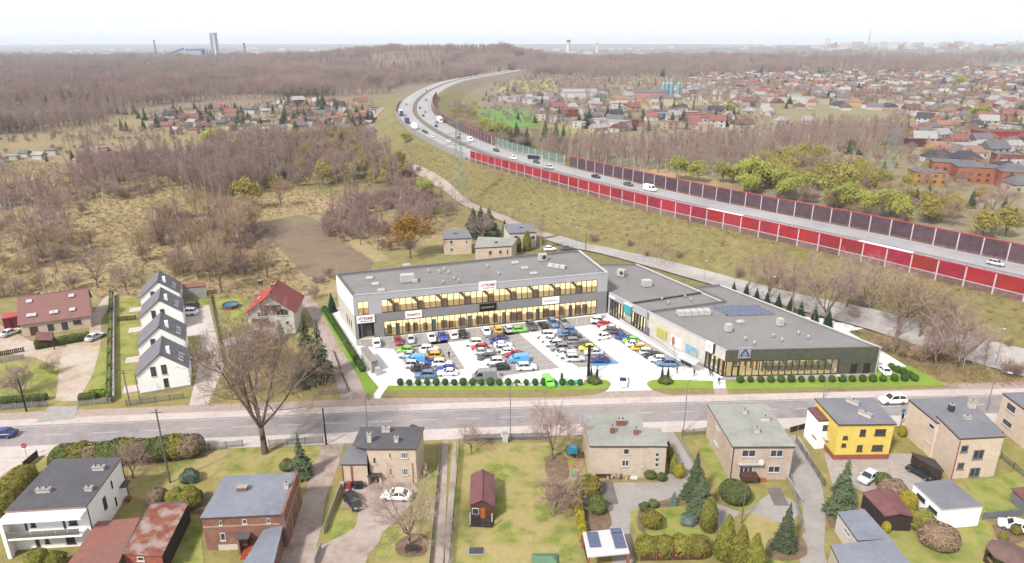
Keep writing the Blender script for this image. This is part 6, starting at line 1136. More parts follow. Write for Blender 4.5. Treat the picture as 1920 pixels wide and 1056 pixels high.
def gable(name, label, e0, e1, r0, r1, ze, zr, wm, rm, cat='house', over=.35, z0=0.0, chim=None, rm2=None):
    """gabled block from one visible eave line and the ridge line (world points)"""
    t = thing(name, label, cat); A0, A1, R0, R1 = [Vector((p[0], p[1], 0)) for p in (e0, e1, r0, r1)]; B0, B1 = R0 * 2 - A0, R1 * 2 - A1; u = (A1 - A0).normalized(); v = (B0 - A0).normalized(); up_ = Vector((0, 0, 1)); q = lambda p, zz: Vector((p.x, p.y, zz))
    i_ = lambda p, a, c: p + u * a + v * c
    V = [q(i_(A0, over, over), z0), q(i_(A1, -over, over), z0), q(i_(B1, -over, -over), z0), q(i_(B0, over, -over), z0), q(i_(A0, over, over), ze), q(i_(A1, -over, over), ze), q(i_(B1, -over, -over), ze), q(i_(B0, over, -over), ze), q(R0 + u * over, zr - .25), q(R1 - u * over, zr - .25)]
    MB().raw(V, [(0, 1, 5, 4), (1, 2, 6, 9, 5), (2, 3, 7, 6), (3, 0, 4, 8, 7)]).build('wall', wm, t); drop = (zr - ze) / max(.1, (R0 - A0).length) * over; k = .0
    for a0, a1, m in ((A0, A1, rm), (B0, B1, rm2 or rm)):
        P = [q(a0, ze - drop + .1), q(a1, ze - drop + .1), q(R1, zr), q(R0, zr)]; P2 = [p + Vector((0, 0, .16)) for p in P]; MB().raw(P + P2, [(4, 5, 6, 7), (3, 2, 1, 0), (0, 1, 5, 4), (1, 2, 6, 5), (2, 3, 7, 6), (3, 0, 4, 7)]).build('roof', m, t)
    MB().tube(q(R0, zr + .15), q(R1, zr + .15), .12, n=6).build('ridge', rm, t)
    t['_w'] = 0; del t['_w']; return t, Wall(V[0], V[1]), Wall(V[1], V[2]), Wall(V[3], V[0])
# maroon garden sheds
z = Z(1550, 880, .1927); a, c, e, f = z((345, 238), (565, 470), (500, 190), (715, 440)); t, w1, wf, wb = gable('shed', 'maroon sheet metal shed beside the white garage', at(*a, 2.2), at(*c, 2.2), at(*e, 2.75), at(*f, 2.75), 2.2, 2.75, m_dwood, m_maroon, 'shed', .1)
z = Z(850, 860, .1326); a, c, e, f = z((245, 240), (228, 668), (412, 165), (408, 598)); t, w1, wf, wb = gable('garden_hut', 'maroon roofed wooden garden hut with porch on the lawn', at(*a, 2.3), at(*c, 2.3), at(*e, 3.2), at(*f, 3.2), 2.3, 3.2, m_brfr, m_maroon, 'hut', .12)
wf.part('porch_floor', m_dwood, t, (.1, wf.L - .1, .05, .3, .0, 1.6)); wf.part('door', mat('orange_wood', C(206, 120, 60), rough=0.8), t, (wf.L * .42, wf.L * .62, .3, 2.0, .0, .06)); wf.part('window', m_wfr, t, (.2, wf.L * .36, .9, 1.9, .01, .08)); wf.part('pane', m_pane, t, (.3, wf.L * .33, 1.0, 1.8, .08, .1)); wf.part('porch_rail', m_dwood, t, (.1, wf.L * .4, .3, 1.0, 1.5, 1.58), (wf.L * .65, wf.L - .1, .3, 1.0, 1.5, 1.58)); wf.part('porch_post', m_wfr, t, (.1, .22, .3, 2.3, 1.46, 1.58), (wf.L - .22, wf.L - .1, .3, 2.3, 1.46, 1.58))
# octagonal pavilion
p = at(1893, 1035, 2.4); t = thing('garden_pavilion', 'octagonal garden pavilion with brown roof at the lower right', 'pavilion', (p.x, p.y, 0)); pts = [(2.5 * math.cos(k * math.pi / 4 + .3), 2.5 * math.sin(k * math.pi / 4 + .3)) for k in range(8)]
for k in range(8): a, c = pts[k], pts[(k + 1) % 8]; MB().raw([(*a, 2.3), (*c, 2.3), (0, 0, 3.0), (*a, 2.2), (*c, 2.2)], [(0, 1, 2), (3, 4, 1, 0)]).build('roof_panel', mat('brown_roof', C(150, 118, 112), C(136, 106, 100), scale=1, rough=0.85), t); MB().box((a[0] * .9, a[1] * .9, 1.12), (.14, .14, 2.25)).build('post', m_dwood, t); MB().box(((a[0] + c[0]) * .45, (a[1] + c[1]) * .45, .45), (1.7, .08, .8), math.atan2(c[1] - a[1], c[0] - a[0])).build('parapet_board', m_brfr, t)
p = at(1920, 938, 1.5); t = thing('shed', 'small shed with pink roof at the right edge', 'shed', (p.x + 1, p.y, 0)); MB().box((0, 0, 1.0), (3, 3.4, 2.0)).build('wall', m_lav, t); MB().prism([(-1.7, -1.9), (1.7, -1.9), (1.7, 1.9), (-1.7, 1.9)], 2.02, [2.1, 2.6, 2.6, 2.1]).build('roof', m_maroon, t)
# white solar carport
P = [at(x, y, 2.5) for x, y in Z(1060, 920, .1771)((182, 440), (600, 397), (682, 662), (235, 706))]; t = thing('carport', 'white roofed carport with seven solar panels on brick posts', 'carport'); b = MB().raw([tuple(p) for p in P] + [tuple(p - Vector((0, 0, .14))) for p in P], [(0, 3, 2, 1), (4, 5, 6, 7), (0, 1, 5, 4), (1, 2, 6, 5), (2, 3, 7, 6), (3, 0, 4, 7)]); b.build('roof', m_wcap, t)
for k, (x, y) in enumerate(((288, 462), (300, 515), (315, 570), (538, 425), (550, 473), (567, 525), (583, 580))): c = at(*Z(1060, 920, .1771)((x, y))[0], 2.56); MB().box((c.x, c.y, 2.56), (1.45, .95, .06), R(4)).build('solar_panel', mat('solar_cells', C(112, 122, 156)), t)
for p in P: MB().box((p.x + (.15 if p.x < P[1].x - 2 else -.15), p.y, 1.2), (.35, .35, 2.4)).build('post', m_brickl, t)
# long house with red-brown roof, upper left
z = Z(0, 520, .1705); a, c, e, f = z((192, 530), (1002, 422), (188, 226), (970, 128)); t, wf, w1, w2_ = gable('house', 'long house with red brown roof, skylights and peach walls', at(*a, 3.0), at(*c, 3.0), at(*e, 7.3), at(*f, 7.3), 3.0, 7.3, m_peach, m_tile, over=.4)
for x, y in ((322, 270), (328, 425), (370, 420), (578, 392), (612, 386), (788, 208), (797, 360)):
    a_ = z((x, y))[0]; o, d = Vector((0, 0, CAM_H)), ray(*a_); E0, E1, R0_ = at(*a, 3.0), at(*c, 3.0), at(*e, 7.3); nn = (E1 - E0).cross(R0_ - E0).normalized(); tt = (E0 - o).dot(nn) / d.dot(nn); p = o + d * tt; ob = MB().box((0, 0, .3), (.85, 1.1, .12)).build('skylight', m_wfr, t); ob.rotation_euler = nn.to_track_quat('Z', 'X').to_euler(); ob.location = p; k_ = MB().box((0, 0, .3), (.65, .9, .14)).build('pane', mat('sky_pane', C(226, 232, 240), rough=0.1), ob)
for x0, y0, x1, y1, m in ((320, 550, 432, 630, m_brfr), (515, 520, 600, 585, m_pane), (670, 500, 755, 572, m_pane)): (a_, c_), (e_, f_) = z((x0, y0), (x1, y1)); door(t, wf, a_, c_, e_, f_, m, 'garage_door', False)
(a_, c_), (e_, f_) = z((800, 478), (895, 505)); window(t, wf, a_, c_, e_, f_, frame=m_dgrey, panes=3); (a_, c_), = z((415, 205)); chimney(t, a_, c_, 6.7, (.7, .7), m_chim, 1.0, 0, 1)
z_ = z((20, 470), (190, 440), (190, 390), (30, 410)); h = FlatHouse('shed', 'red garden shed with pinkish roof beside the long house', z_, 2.6, m_red if False else mat('red_boards', C(176, 56, 66), C(150, 44, 54), scale=2, rough=0.8), mat('pink_red_roof', C(226, 96, 100), rough=0.8), over=.1, cat='shed'); (a_, c_), (e_, f_) = z((95, 470), (150, 525)); door(h.t, h.front, a_, c_, e_, f_, m_door, handle=False)
a_ = z((385, 690), (575, 690), (575, 600), (400, 600)); t = thing('porch_roof', 'small maroon gabled shelter before the clipped hedge', 'shelter'); P = [at(*p, 2.3) for p in a_]; MB().raw([tuple(P[0]), tuple(P[1]), tuple(P[2]), tuple(P[3])] + [tuple(p - Vector((0, 0, .12))) for p in P], [(0, 1, 2, 3), (0, 4, 5, 1), (1, 5, 6, 2), (3, 7, 4, 0)]).build('roof', m_maroon, t)
for p in P: MB().box((p.x, p.y, 1.1), (.15, .15, 2.2)).build('post', m_brfr, t)
# four white gabled houses
LBL = ['nearest of the four white gabled houses, its whole front visible', 'second of the four white gabled houses from the street', 'third of the four white gabled houses from the street', 'farthest of the four white gabled houses from the street']
pk = [at(298.8, 664.5, 7.5), at(297.5, 614, 7.5), at(297.5, 562.8, 7.5), at(295, 528.3, 7.5)]
for i, pkk in enumerate(pk):
    u = Vector((.92, .39, 0)).normalized(); v = Vector((-u.y, u.x, 0)); f0 = Vector((pkk.x, pkk.y, 0)); hw, Ln = 4.25, 8.4; L0 = f0 - u * (hw + .25) - v * .25; L1 = L0 + v * (Ln + .5); r0, r1 = f0 - v * .25, f0 + v * (Ln + .25)
    t, wl_, wr_, wf_ = gable('house', LBL[i], L1, L0, r1, r0, 3.9, 7.6, m_white, m_dtile, over=.22); wf = Wall(f0 - u * hw, f0 + u * hw)
    for s0, s1, z0, z1 in ((2.3, 3.2, 3.3, 5.2), (4.1, 5.0, 3.4, 5.3), (4.1, 4.9, .6, 2.5)): wn_ = wf.part('window', m_dgrey, t, (s0, s1, z0, z1, .02, .08)); wf.part('pane', m_pane, wn_, (s0 + .08, s1 - .08, z0 + .08, z1 - .08, .08, .1)); wf.part('sill', m_wfr, wn_, (s0 - .05, s1 + .05, z0 - .08, z0 - .005, .02, .16))
    c_ = f0 + u * 1.3 + v * 2.0; MB().box((c_.x, c_.y, 7.2), (.6, .6, 1.6), math.atan2(u.y, u.x)).build('chimney', m_white, t)
    for k in range(3): c_ = f0 + u * 3.2 + v * (1.4 + k * 1.5); o = MB().box((0, 0, 0), (1.0, .7, .1)).build('skylight', mat('sky_pane', C(226, 232, 240)), t, (c_.x, c_.y, 5.19)); o.rotation_euler = (0, math.atan(3.7 / 4.5), math.atan2(u.y, u.x))
    wf.part('plinth', m_conc, t, (0, hw * 2, 0, .35, .02, .06)); c_ = f0 - u * (hw + 1.6) + v * 3; MB().box((c_.x, c_.y, .08), (3.2, 3.0, .14), math.atan2(u.y, u.x)).build('terrace', m_pave, t)
# three storey house with red roof
u = Vector((.994, .11, 0)).normalized(); v = Vector((-u.y, u.x, 0)); f0 = (at(469.5, 628) + at(554.5, 624.5)) / 2; hw, Ln = 5.0, 9.8; L0 = f0 - u * (hw + .7) - v * .8; L1 = L0 + v * (Ln + 1.2); t, wl_, wr_, wf_ = gable('house', 'three storey pale house with bright red roof and balconies', L1, L0, f0 + v * (Ln + .4), f0 - v * .8, 5.4, 9.3, m_off, m_rtile, over=.7, rm2=mat('painted_shade_tiles', C(170, 92, 86), C(156, 82, 78), scale=.7, rough=.8)); wf = Wall(f0 - u * hw - v * .14, f0 + u * hw - v * .14); wf.part('front_wall', m_off, t, (.0, hw * 2, 0, 5.3, -.3, .03))  # right slope's shade is painted in as a darker tile colour
z = Z(440, 510, .1231); wx = lambda r, **k: window(t, wf, *z((r[0], r[1]))[0], *z((r[2], r[3]))[0], d=.03, **k)
for r, n_ in (((630, 575, 825, 660), 3), ((340, 610, 500, 680), 3), ((360, 775, 480, 835), 2), ((770, 745, 835, 800), 1), ((500, 430, 590, 470), 2)): wx(r, panes=n_)
for x0, y0, x1, y1 in ((275, 690, 540, 755), (400, 485, 725, 560), (300, 860, 480, 930)): sa, za = wf.sz(*z((x0, y0))[0]); sb, zb = wf.sz(*z((x1, y1))[0]); wf.part('balcony', m_brfr, t, (sa, sb, min(za, zb), max(za, zb) - .1, .9, 1.0), (sa, sb, min(za, zb) - .1, min(za, zb) + .05, .04, 1.0))
for x, y, hh in ((595, 270, 1.5), (395, 180, 1.0)): chimney(t, *z((x, y))[0], 8.3, (.9, .7), m_dgrey, hh, 0, 1)
for x, y in ((328, 310), (365, 390)): p = at(*z((x, y))[0], 7.4); o = MB().box((0, 0, 0), (1.0, .6, .12)).build('skylight', m_wfr, t, (p.x, p.y, 7.35)); o.rotation_euler = (0, -R(38), R(6))
# cottages behind the shops
z = Z(720, 380, .1875)
for nm, q, hh, wm, rm, wl2 in (('peach cottage with grey sheet roof behind the shops', ((590, 372), (882, 362), (836, 300), (580, 316)), 4.9, m_peach, m_lav, ((655, 378, 690, 412), (660, 455, 690, 488), (815, 380, 835, 405))), ('long cream cottage with grey roof just behind the shops', ((905, 462), (1285, 440), (1335, 392), (940, 376)), 4.0, m_cream, m_felt, ((1045, 480, 1080, 525), (1148, 475, 1180, 515), (1225, 470, 1242, 515))), ('white cottage with grey roof beside the columnar thujas', ((1252, 316), (1530, 300), (1482, 236), (1190, 250)), 4.9, m_off, m_lav, ((1300, 330, 1335, 370), (1470, 330, 1510, 370)))):
    h = FlatHouse('cottage', nm, z(*q), hh, wm, rm, over=.3, slope=.9)
    for r in wl2: h.win('front', *z((r[0], r[1]))[0], *z((r[2], r[3]))[0], panes=1)
    chimney(h.t, *z(((q[0][0] + q[2][0]) / 2, (q[0][1] + q[2][1]) / 2 - 15))[0], hh + .4, (.7, .6), m_dgrey, .9, 0, 0)
h = FlatHouse('shed', 'low grey shed with pale pink roof at the end of the white houses drive', [(342, 542), (386, 538), (386, 531), (340, 534)], 2.6, m_conc, m_orange, over=.1, cat='shed'); h = FlatHouse('shed', 'white roofed shed below the red roofed house', [(422, 652), (472, 640), (468, 628), (418, 640)], 2.4, m_beige, m_wcap, over=.1, cat='shed')
p = at(433, 577); t = thing('swimming_pool', 'round above ground pool with blue water beside the red roofed house', 'pool', (p.x, p.y, 0)); MB().lathe((0, 0, 0), [(1.9, 0), (1.9, .9), (2.0, .92), (2.0, 1.0), (1.85, 1.0), (1.85, .75), (.05, .75)], 28).build('rim_wall', mat('pool_wall', C(150, 96, 88), rough=0.7), t); MB().lathe((0, 0, 0), [(1.84, .8), (1.84, .84), (.02, .84)], 28).build('pool_water', mat('pool_water', C(40, 130, 176), rough=0.05), t)
# ------------------------------------------------------------------ planting of the shopping centre
G = 'clipped ball bushes round the car park'
for k in range(21): p = at(750.6 + 16.85 * k, 722.5); plant('ball_bush', 'ball_bush', '%s ball bush from the left in the row along the car park' % ordinal(k), 'bush', (p.x, p.y, .13), RG.uniform(.86, 1.14), group=G, w=RG.uniform(.92, 1.1))
for k in range(15): p = at(1387 + 19.1 * k, 717.5 - .12 * k); plant('ball_bush', 'ball_bush', '%s ball bush from the left before the olive supermarket front' % ordinal(k), 'bush', (p.x, p.y, .13), RG.uniform(.88, 1.16), group=G, w=RG.uniform(.92, 1.1))
for k, (x, y) in enumerate(((1670, 694), (1682, 699), (1693, 704), (1704, 709), (1676, 715), (1694.5, 715), (1714, 715))): p = at(x, y); plant('ball_bush', 'ball_bush', '%s ball bush in the cluster right of the supermarket corner' % ordinal(k), 'bush', (p.x, p.y, .13), 1.1, group=G)
for k in range(27): p = at(609, 584).lerp(at(680, 697), k / 26); plant('ball_bush', 'ball_bush', '%s ball bush from the rear in the west lawn row' % ordinal(k), 'bush', (p.x, p.y, .11), 1.08, group=G)
for i, (x, y) in enumerate(((1375, 549), (1398, 556), (1418, 563), (1437, 570), (1458, 578), (1480, 586), (1500, 595), (1526, 605), (1551, 616))): p = at(x, y); plant('planted_conifer', 'conifer_tree', '%s dark conifer from the left behind the supermarket roof' % ORD[i], 'tree', (p.x, p.y, .05), (.8, .9, .85, .85, 1.0, 1.05, 1.05, 1.1, 1.2)[i], group='dark conifers behind the supermarket')
p = at(623, 584); plant('planted_conifer', 'conifer_tree', 'dark conifer at the rear end of the west lawn strip', 'tree', (p.x, p.y, .1), 1.2)
for x0, lb in ((1113, 'left'), (1246, 'right')):
    for dx, dy, s in ((-6, 2, .55), (2, 4, .6), (9, 3, .5), (0, -1, .6)): p = at(x0 + dx, 717 + dy); plant('bush_green', 'island_bush', 'low green bush on the lawn island at the %s of the entrance' % lb, 'bush', (p.x, p.y, .13), s, group='island bushes %s of the entrance' % lb)
    for k, dx in enumerate((-5, 6)): p = at(x0 + dx, 711); plant('planted_conifer', 'conifer_tree', 'slim conifer at the %s of the pair on the %s entrance island' % (('left', 'right')[k], lb), 'tree', (p.x, p.y, .13), .75, w=.55, group='island conifers')
# ------------------------------------------------------------------ single trees
reg_bare('big_tree', 402, 21, 'spread', mat('twigs_brown', C(196, 170, 150), C(166, 142, 124), scale=.8, rough=.95), mat('grey_bark', C(150, 132, 118), C(122, 106, 96), scale=2, rough=.95), twig=.055, dens=.98, levels=5)
def tr(key, name, label, x, y, top, cat='tree', w=1.0, z=0.0, H=None, group=None):
    p = at(x, y); hgt = up(x, top, p); ref = H or {'big_': 21, 'spre': 10, 'lead': 14, 'birc': 13, 'shru': 5, 'will': 9, 'gold': 10, 'spru': 12, 'pine': 12, 'blue': 6, 'plan': 4}.get(key[:4]) or {'thuja_cone': 5.0, 'thuja_col': 4.0, 'thuja_yel': 2.6, 'bush_green': 1.9, 'bush_olive': 2.2, 'bush_russet': 2.0, 'bush_round': 2.3, 'cushion': 1.0}[key]
    hgt *= {'bush': .72, 'cush': .42, 'thuj': .88, 'spru': .92, 'blue': .9}.get(key[:4], 1.0); return plant(key, name, label, cat, (p.x, p.y, z), hgt / ref, w=w, group=group)
tr('big_tree', 'bare_tree', 'great spreading leafless tree standing on the street edge', 497, 850, 624, w=1.18)
for a in (('spread0', 'bare_tree', 'leafless tree behind the great tree, below the white roofed shed', 452, 742, 640), ('leader1', 'bare_tree', 'dense brown leafless tree between the great tree and the spruce', 512, 742, 610), ('spread1', 'bare_tree', 'brown leafless tree at the garden edge below the blue spruce', 548, 740, 640), ('leader2', 'bare_tree', 'tall brown leafless tree in front of the red roofed house', 480, 735, 600), ('pine0', 'spruce_tree', 'tall dull spruce at the left beside the dirt lane', 580, 716, 586), ('pine1', 'spruce_tree', 'tall dull spruce at the right beside the dirt lane', 603, 712, 600), ('blue_spruce', 'blue_spruce_tree', 'blue spruce before the three storey house', 527, 636, 596), ('spruce0', 'spruce_tree', 'dark spruce behind the three storey house', 557, 596, 540),
          ('spread1', 'bare_tree', 'broad tan leafless tree beyond the white houses', 415, 549, 445), ('spread0', 'bare_tree', 'leafless tree behind the four white houses', 237, 545, 495), ('spread0', 'bare_tree', 'leafless tree beyond the long red brown roof', 183, 540, 465), ('birch0', 'birch_tree', 'single white birch behind the long red brown roof', 104, 535, 460), ('gold0', 'golden_willow', 'golden yellow weeping willow left of the cottages', 770, 484, 412), ('spruce0', 'spruce_tree', 'dark spruce at the left of the big evergreen group behind the cottages', 888, 442, 384, 'tree', 1.7), ('spruce1', 'spruce_tree', 'dark spruce in the middle of the evergreen group behind the cottages', 902, 445, 380, 'tree', 1.7), ('spruce0', 'spruce_tree', 'dark spruce at the right of the evergreen group behind the cottages', 917, 442, 384, 'tree', 1.7), ('spread0', 'bare_tree', 'brown tree in front of the evergreen group', 905, 452, 405), ('thuja_col', 'thuja_tree', 'tall columnar thuja before the white cottage', 988, 470, 427), ('thuja_col', 'thuja_tree', 'shorter columnar thuja left of the tall one before the white cottage', 972, 472, 440), ('planted_conifer', 'conifer_tree', 'small green conifer between evergreen group and white cottage', 946, 430, 411), ('birch1', 'birch_tree', 'slender birch beside the white cottage', 1014, 470, 396),
          ('willow1', 'willow_tree', 'ochre willow on the straw meadow', 468, 392, 337), ('spread1', 'bare_tree', 'small tree right of the ochre meadow willow', 527, 388, 335), ('willow0', 'willow_tree', 'yellow green willow at the foot of the bank left of the pylon', 795, 372, 338), ('willow0', 'willow_tree', 'lime green willow behind the dark barrier, far left one', 1268, 338, 298), ('willow0', 'willow_tree', 'lime green willow behind the dark barrier, second', 1308, 342, 306), ('willow0', 'willow_tree', 'lime green willow behind the dark barrier, third', 1410, 355, 300), ('willow0', 'willow_tree', 'lime green willow behind the dark barrier, fourth', 1462, 366, 318), ('willow0', 'willow_tree', 'lime green willow behind the dark barrier, fifth', 1505, 374, 330), ('willow1', 'willow_tree', 'ochre willow behind the dark barrier, sixth', 1570, 385, 312), ('willow0', 'willow_tree', 'bright lime willow behind the dark barrier, last', 1650, 406, 362), ('spread2', 'bare_tree', 'pale leafless tree at the right behind the dark barrier', 1858, 405, 345),
          ('leader0', 'bare_tree', 'leafless tree at the bank foot above the solar array', 1402, 548, 470), ('spread2', 'bare_tree', 'leafless tree at the bank foot right of the solar array', 1440, 562, 478), ('leader1', 'bare_tree', 'leafless tree between the dark conifers and the red barrier', 1585, 590, 505), ('spread0', 'bare_tree', 'leafless tree on the bank right of the lone tree', 1722, 640, 540), ('spread2', 'bare_tree', 'leafless tree on the bank above the copse', 1770, 655, 560), ('leader0', 'bare_tree', 'first leafless tree along the service road behind the supermarket', 1485, 590, 480), ('spread0', 'bare_tree', 'second leafless tree along the service road behind the supermarket', 1545, 612, 484), ('spread0', 'bare_tree', 'third leafless tree along the service road behind the supermarket', 1625, 597, 490), ('spread1', 'bare_tree', 'leafless tree alone between the service road and supermarket', 1679, 638, 520), ('spread0', 'bare_tree', 'dark leafless tree in the copse by the street', 1792, 692, 595), ('leader1', 'bare_tree', 'slim tree at the left of the copse by the street', 1735, 682, 610), ('leader1', 'bare_tree', 'slim tree in the middle of the copse by the street', 1752, 695, 600), ('birch1', 'birch_tree', 'leaning pale birch at the right of the copse', 1806, 690, 606), ('leader2', 'bare_tree', 'slim tree beside the lamp at the right end of the copse', 1846, 692, 625),
          ('spread2', 'bare_tree', 'small leafless garden tree by the grey street fence', 884, 852, 800), ('spread2', 'bare_tree', 'reddish leafless garden tree behind the play swing', 1035, 862, 766), ('shrub2', 'bare_shrub', 'thin leafless sapling on the large lawn', 1042, 965, 890), ('spread0', 'bare_tree', 'forked leafless tree in the yard of the beige house', 768, 1024, 905), ('spread0', 'bare_tree', 'dark tree rising from the roadside hedge', 250, 897, 838), ('shrub0', 'bare_tree', 'small leafless tree beside the left utility pole', 40, 735, 680), ('shrub1', 'bare_shrub', 'leafless shrub beside the sandy drive', 95, 700, 672)):
    tr(*a)
for k in range(9): p = at(1108 + k * 12, 470 + k * 3.4 + 2); p = at(1195 + k * 7.2, 488 + k * 2.1); plant('birch%d' % (k % 3), 'birch_tree', '%s young birch from the left on the service road verge' % ORD[k], 'tree', (p.x, p.y, .05), .62, w=.45, group='young birches on the service road verge')
# ------------------------------------------------------------------ garden plants
for a in (('spruce0', 'spruce_tree', 'large blue green spruce before the yellow house', 1574, 962, 850), ('spruce1', 'spruce_tree', 'olive spruce on the grass below the tan house', 1470, 1028, 934, 'tree', 1.15), ('spruce1', 'spruce_tree', 'tall dark conifer between the two beige houses', 1301, 932, 838, 'tree', 1.2), ('spruce1', 'spruce_tree', 'lower dark conifer in front of the tall one between the beige houses', 1311, 962, 874, 'tree', 1.3), ('thuja_cone', 'thuja_tree', 'left of the three large brownish thujas at the bottom', 1358, 1046, 955), ('thuja_cone', 'thuja_tree', 'middle of the three large brownish thujas at the bottom', 1384, 1066, 974), ('thuja_cone', 'thuja_tree', 'right of the three large brownish thujas at the bottom', 1411, 1082, 990), ('thuja_col', 'thuja_tree', 'slim columnar thuja beside the clipped hedge', 1327, 994, 925), ('bush_round', 'round_bush', 'big clipped round bush before the tan house', 1376, 938, 893, 'bush', 1.3), ('thuja_yel', 'yellow_thuja', 'bright yellow thuja at the corner of the house with brick chimneys', 1273, 894, 868, 'bush', .9), ('thuja_cone', 'thuja_tree', 'first olive thuja along the house drive', 1252, 850, 824), ('thuja_cone', 'thuja_tree', 'second olive thuja along the house drive', 1258, 868, 834), ('thuja_cone', 'thuja_tree', 'third olive thuja along the house drive', 1262, 886, 846),
          ('bush_olive', 'garden_bush', 'olive bush at the corner by the basement garage', 1102, 925, 884, 'bush', 1.2), ('bush_green', 'garden_bush', 'dark green bush beside the garage ramp', 1118, 958, 925, 'bush'), ('blue_spruce', 'blue_spruce_tree', 'small blue spruce on the round garden bed', 1263, 945, 918), ('bush_olive', 'garden_bush', 'olive bush in the middle of the round garden bed', 1222, 985, 952, 'bush', 1.2), ('cushion', 'juniper_bush', 'spreading blue juniper on the round garden bed', 1290, 980, 955, 'bush', .9), ('bush_green', 'garden_bush', 'green bush at the top of the round garden bed', 1225, 950, 934, 'bush'), ('bush_green', 'garden_bush', 'left dark bush on the round garden bed edge', 1207, 957, 938, 'bush', .8), ('bush_green', 'garden_bush', 'green bush before the porch of the house with brick chimneys', 1218, 896, 875, 'bush', .9), ('bush_green', 'garden_bush', 'low green bush by the front wall of the house with brick chimneys', 1240, 900, 884, 'bush'),
          ('bush_round', 'round_bush', 'rounded bush left of the silver hatchback', 1655, 912, 880, 'bush'), ('bush_russet', 'round_bush', 'russet round bush above the maroon shed', 1672, 930, 892, 'bush', 1.1), ('thuja_yel', 'yellow_thuja', 'golden round thuja between maroon shed and white garage', 1698, 960, 918, 'bush', .8), ('bush_olive', 'round_bush', 'olive gold round bush before the white garage', 1726, 992, 948, 'bush', 1.1), ('bush_russet', 'round_bush', 'large grey brown round bush on the right lawn', 1757, 1022, 974, 'bush', 1.2), ('thuja_yel', 'yellow_thuja', 'small yellow bush in front of the maroon shed', 1660, 998, 976, 'bush', .7), ('bush_olive', 'garden_bush', 'olive bush by the octagonal pavilion', 1903, 1000, 980, 'bush'), ('bush_olive', 'garden_bush', 'round grey bush left of the octagonal pavilion bush', 1880, 1012, 995, 'bush', .9),
          ('pine0', 'spruce_tree', 'olive fir in the garden beside the dirt drive', 566, 892, 812, 'tree', 1.0), ('bush_green', 'garden_bush', 'green bush under the olive fir', 540, 880, 858, 'bush', 1.1), ('cushion', 'juniper_bush', 'large spreading juniper beside the utility pole', 357, 902, 858, 'bush', .55), ('bush_olive', 'garden_bush', 'yellow olive bush above the rusty shed', 358, 948, 905, 'bush', 1.0), ('bush_olive', 'garden_bush', 'olive bush right of the yellow olive bush', 330, 945, 908, 'bush', .9), ('bush_russet', 'garden_bush', 'grey russet bush left of the olive bushes', 297, 944, 908, 'bush', .9), ('bush_olive', 'garden_bush', 'left light olive thuja before the white house balcony', 72, 1062, 1020, 'bush', .9), ('bush_olive', 'garden_bush', 'right light olive thuja before the white house balcony', 108, 1066, 1026, 'bush', .9), ('thuja_yel', 'yellow_thuja', 'yellow bush under the traffic light by the yellow house', 1690, 818, 797, 'bush', .8), ('bush_green', 'garden_bush', 'dark bush behind the beige house with dark roof', 776, 812, 794, 'bush'),
          ('bush_green', 'garden_bush', 'dark shrub by the play swing', 1072, 852, 832, 'bush', 1.1), ('planted_conifer', 'conifer_tree', 'tiny conifer on the lawn by the pool', 432, 630, 618)):
    tr(*a)
def hedge(label, p0, p1, n, hgt, wid, m, seed=0, cat='hedge', box=True, name='hedge'):
    t = thing(name, label, cat); L = (p1 - p0).length; u = (p1 - p0).normalized(); a = math.atan2(u.y, u.x)
    for i in range(n): c = p0 + u * (L * (i + .5) / n); o = clump(30 + seed + i % 4, L / n * .56, wid / 2, hgt * RG.uniform(.93, 1.07), 420, .2, box=box, rough=.16).build('hedge_section', m, t, (c.x, c.y, 0), a)
    return t
hedge('clipped green hedge before the long red brown roofed house', at(68, 655), at(168, 636), 8, 1.7, 1.2, m_shrubg, 1); hedge('thin dark hedge line beside the grey garden path', at(210, 555), at(206, 752), 9, 1.4, .8, m_shrubg, 2); hedge('dark hedge behind the left street fence', at(0, 757), at(88, 750), 6, 1.2, .8, m_shrubg, 3); hedge('dark hedge behind the fence right of the sandy drive', at(150, 750), at(180, 748), 3, 1.2, .7, m_shrubg, 4); hedge('light clipped hedge at the lower end of the left garden', at(168, 742), at(200, 742), 3, 1.0, 1.2, mat('fresh_hedge', C(150, 176, 60), C(124, 150, 48), scale=2, rough=.9), 5)
hedge('yellow clipped hedge beside the large lawn', at(1080, 930), at(1094, 1018), 7, 1.3, .9, m_thuja_y, 6)
for k in range(4): c = at(1212 + k * 32, 1038); o = plant('bush_olive', 'hedge_bush', '%s of four clipped olive hedge bushes above the brick posts' % ORD[k], 'bush', (c.x, c.y, 0), 1.15, group='clipped hedge bushes above the brick posts')
for k in range(11): c = at(128, 872).lerp(at(357, 852), k / 10); plant(('bush_green', 'bush_olive', 'bush_russet', 'bush_green')[k % 4], 'hedge_bush', '%s bush from the left in the tall roadside hedge' % ORD[k], 'bush', (c.x, c.y, 0), RG.uniform(1.45, 1.75), group='bushes of the roadside hedge')
for k in range(7): c = at(50, 905).lerp(at(-6, 962), k / 6); plant('bush_olive', 'hedge_bush', '%s bush from the top in the left edge hedge' % ORD[k], 'bush', (c.x, c.y, 0), RG.uniform(1.2, 1.45), group='bushes of the left edge hedge')
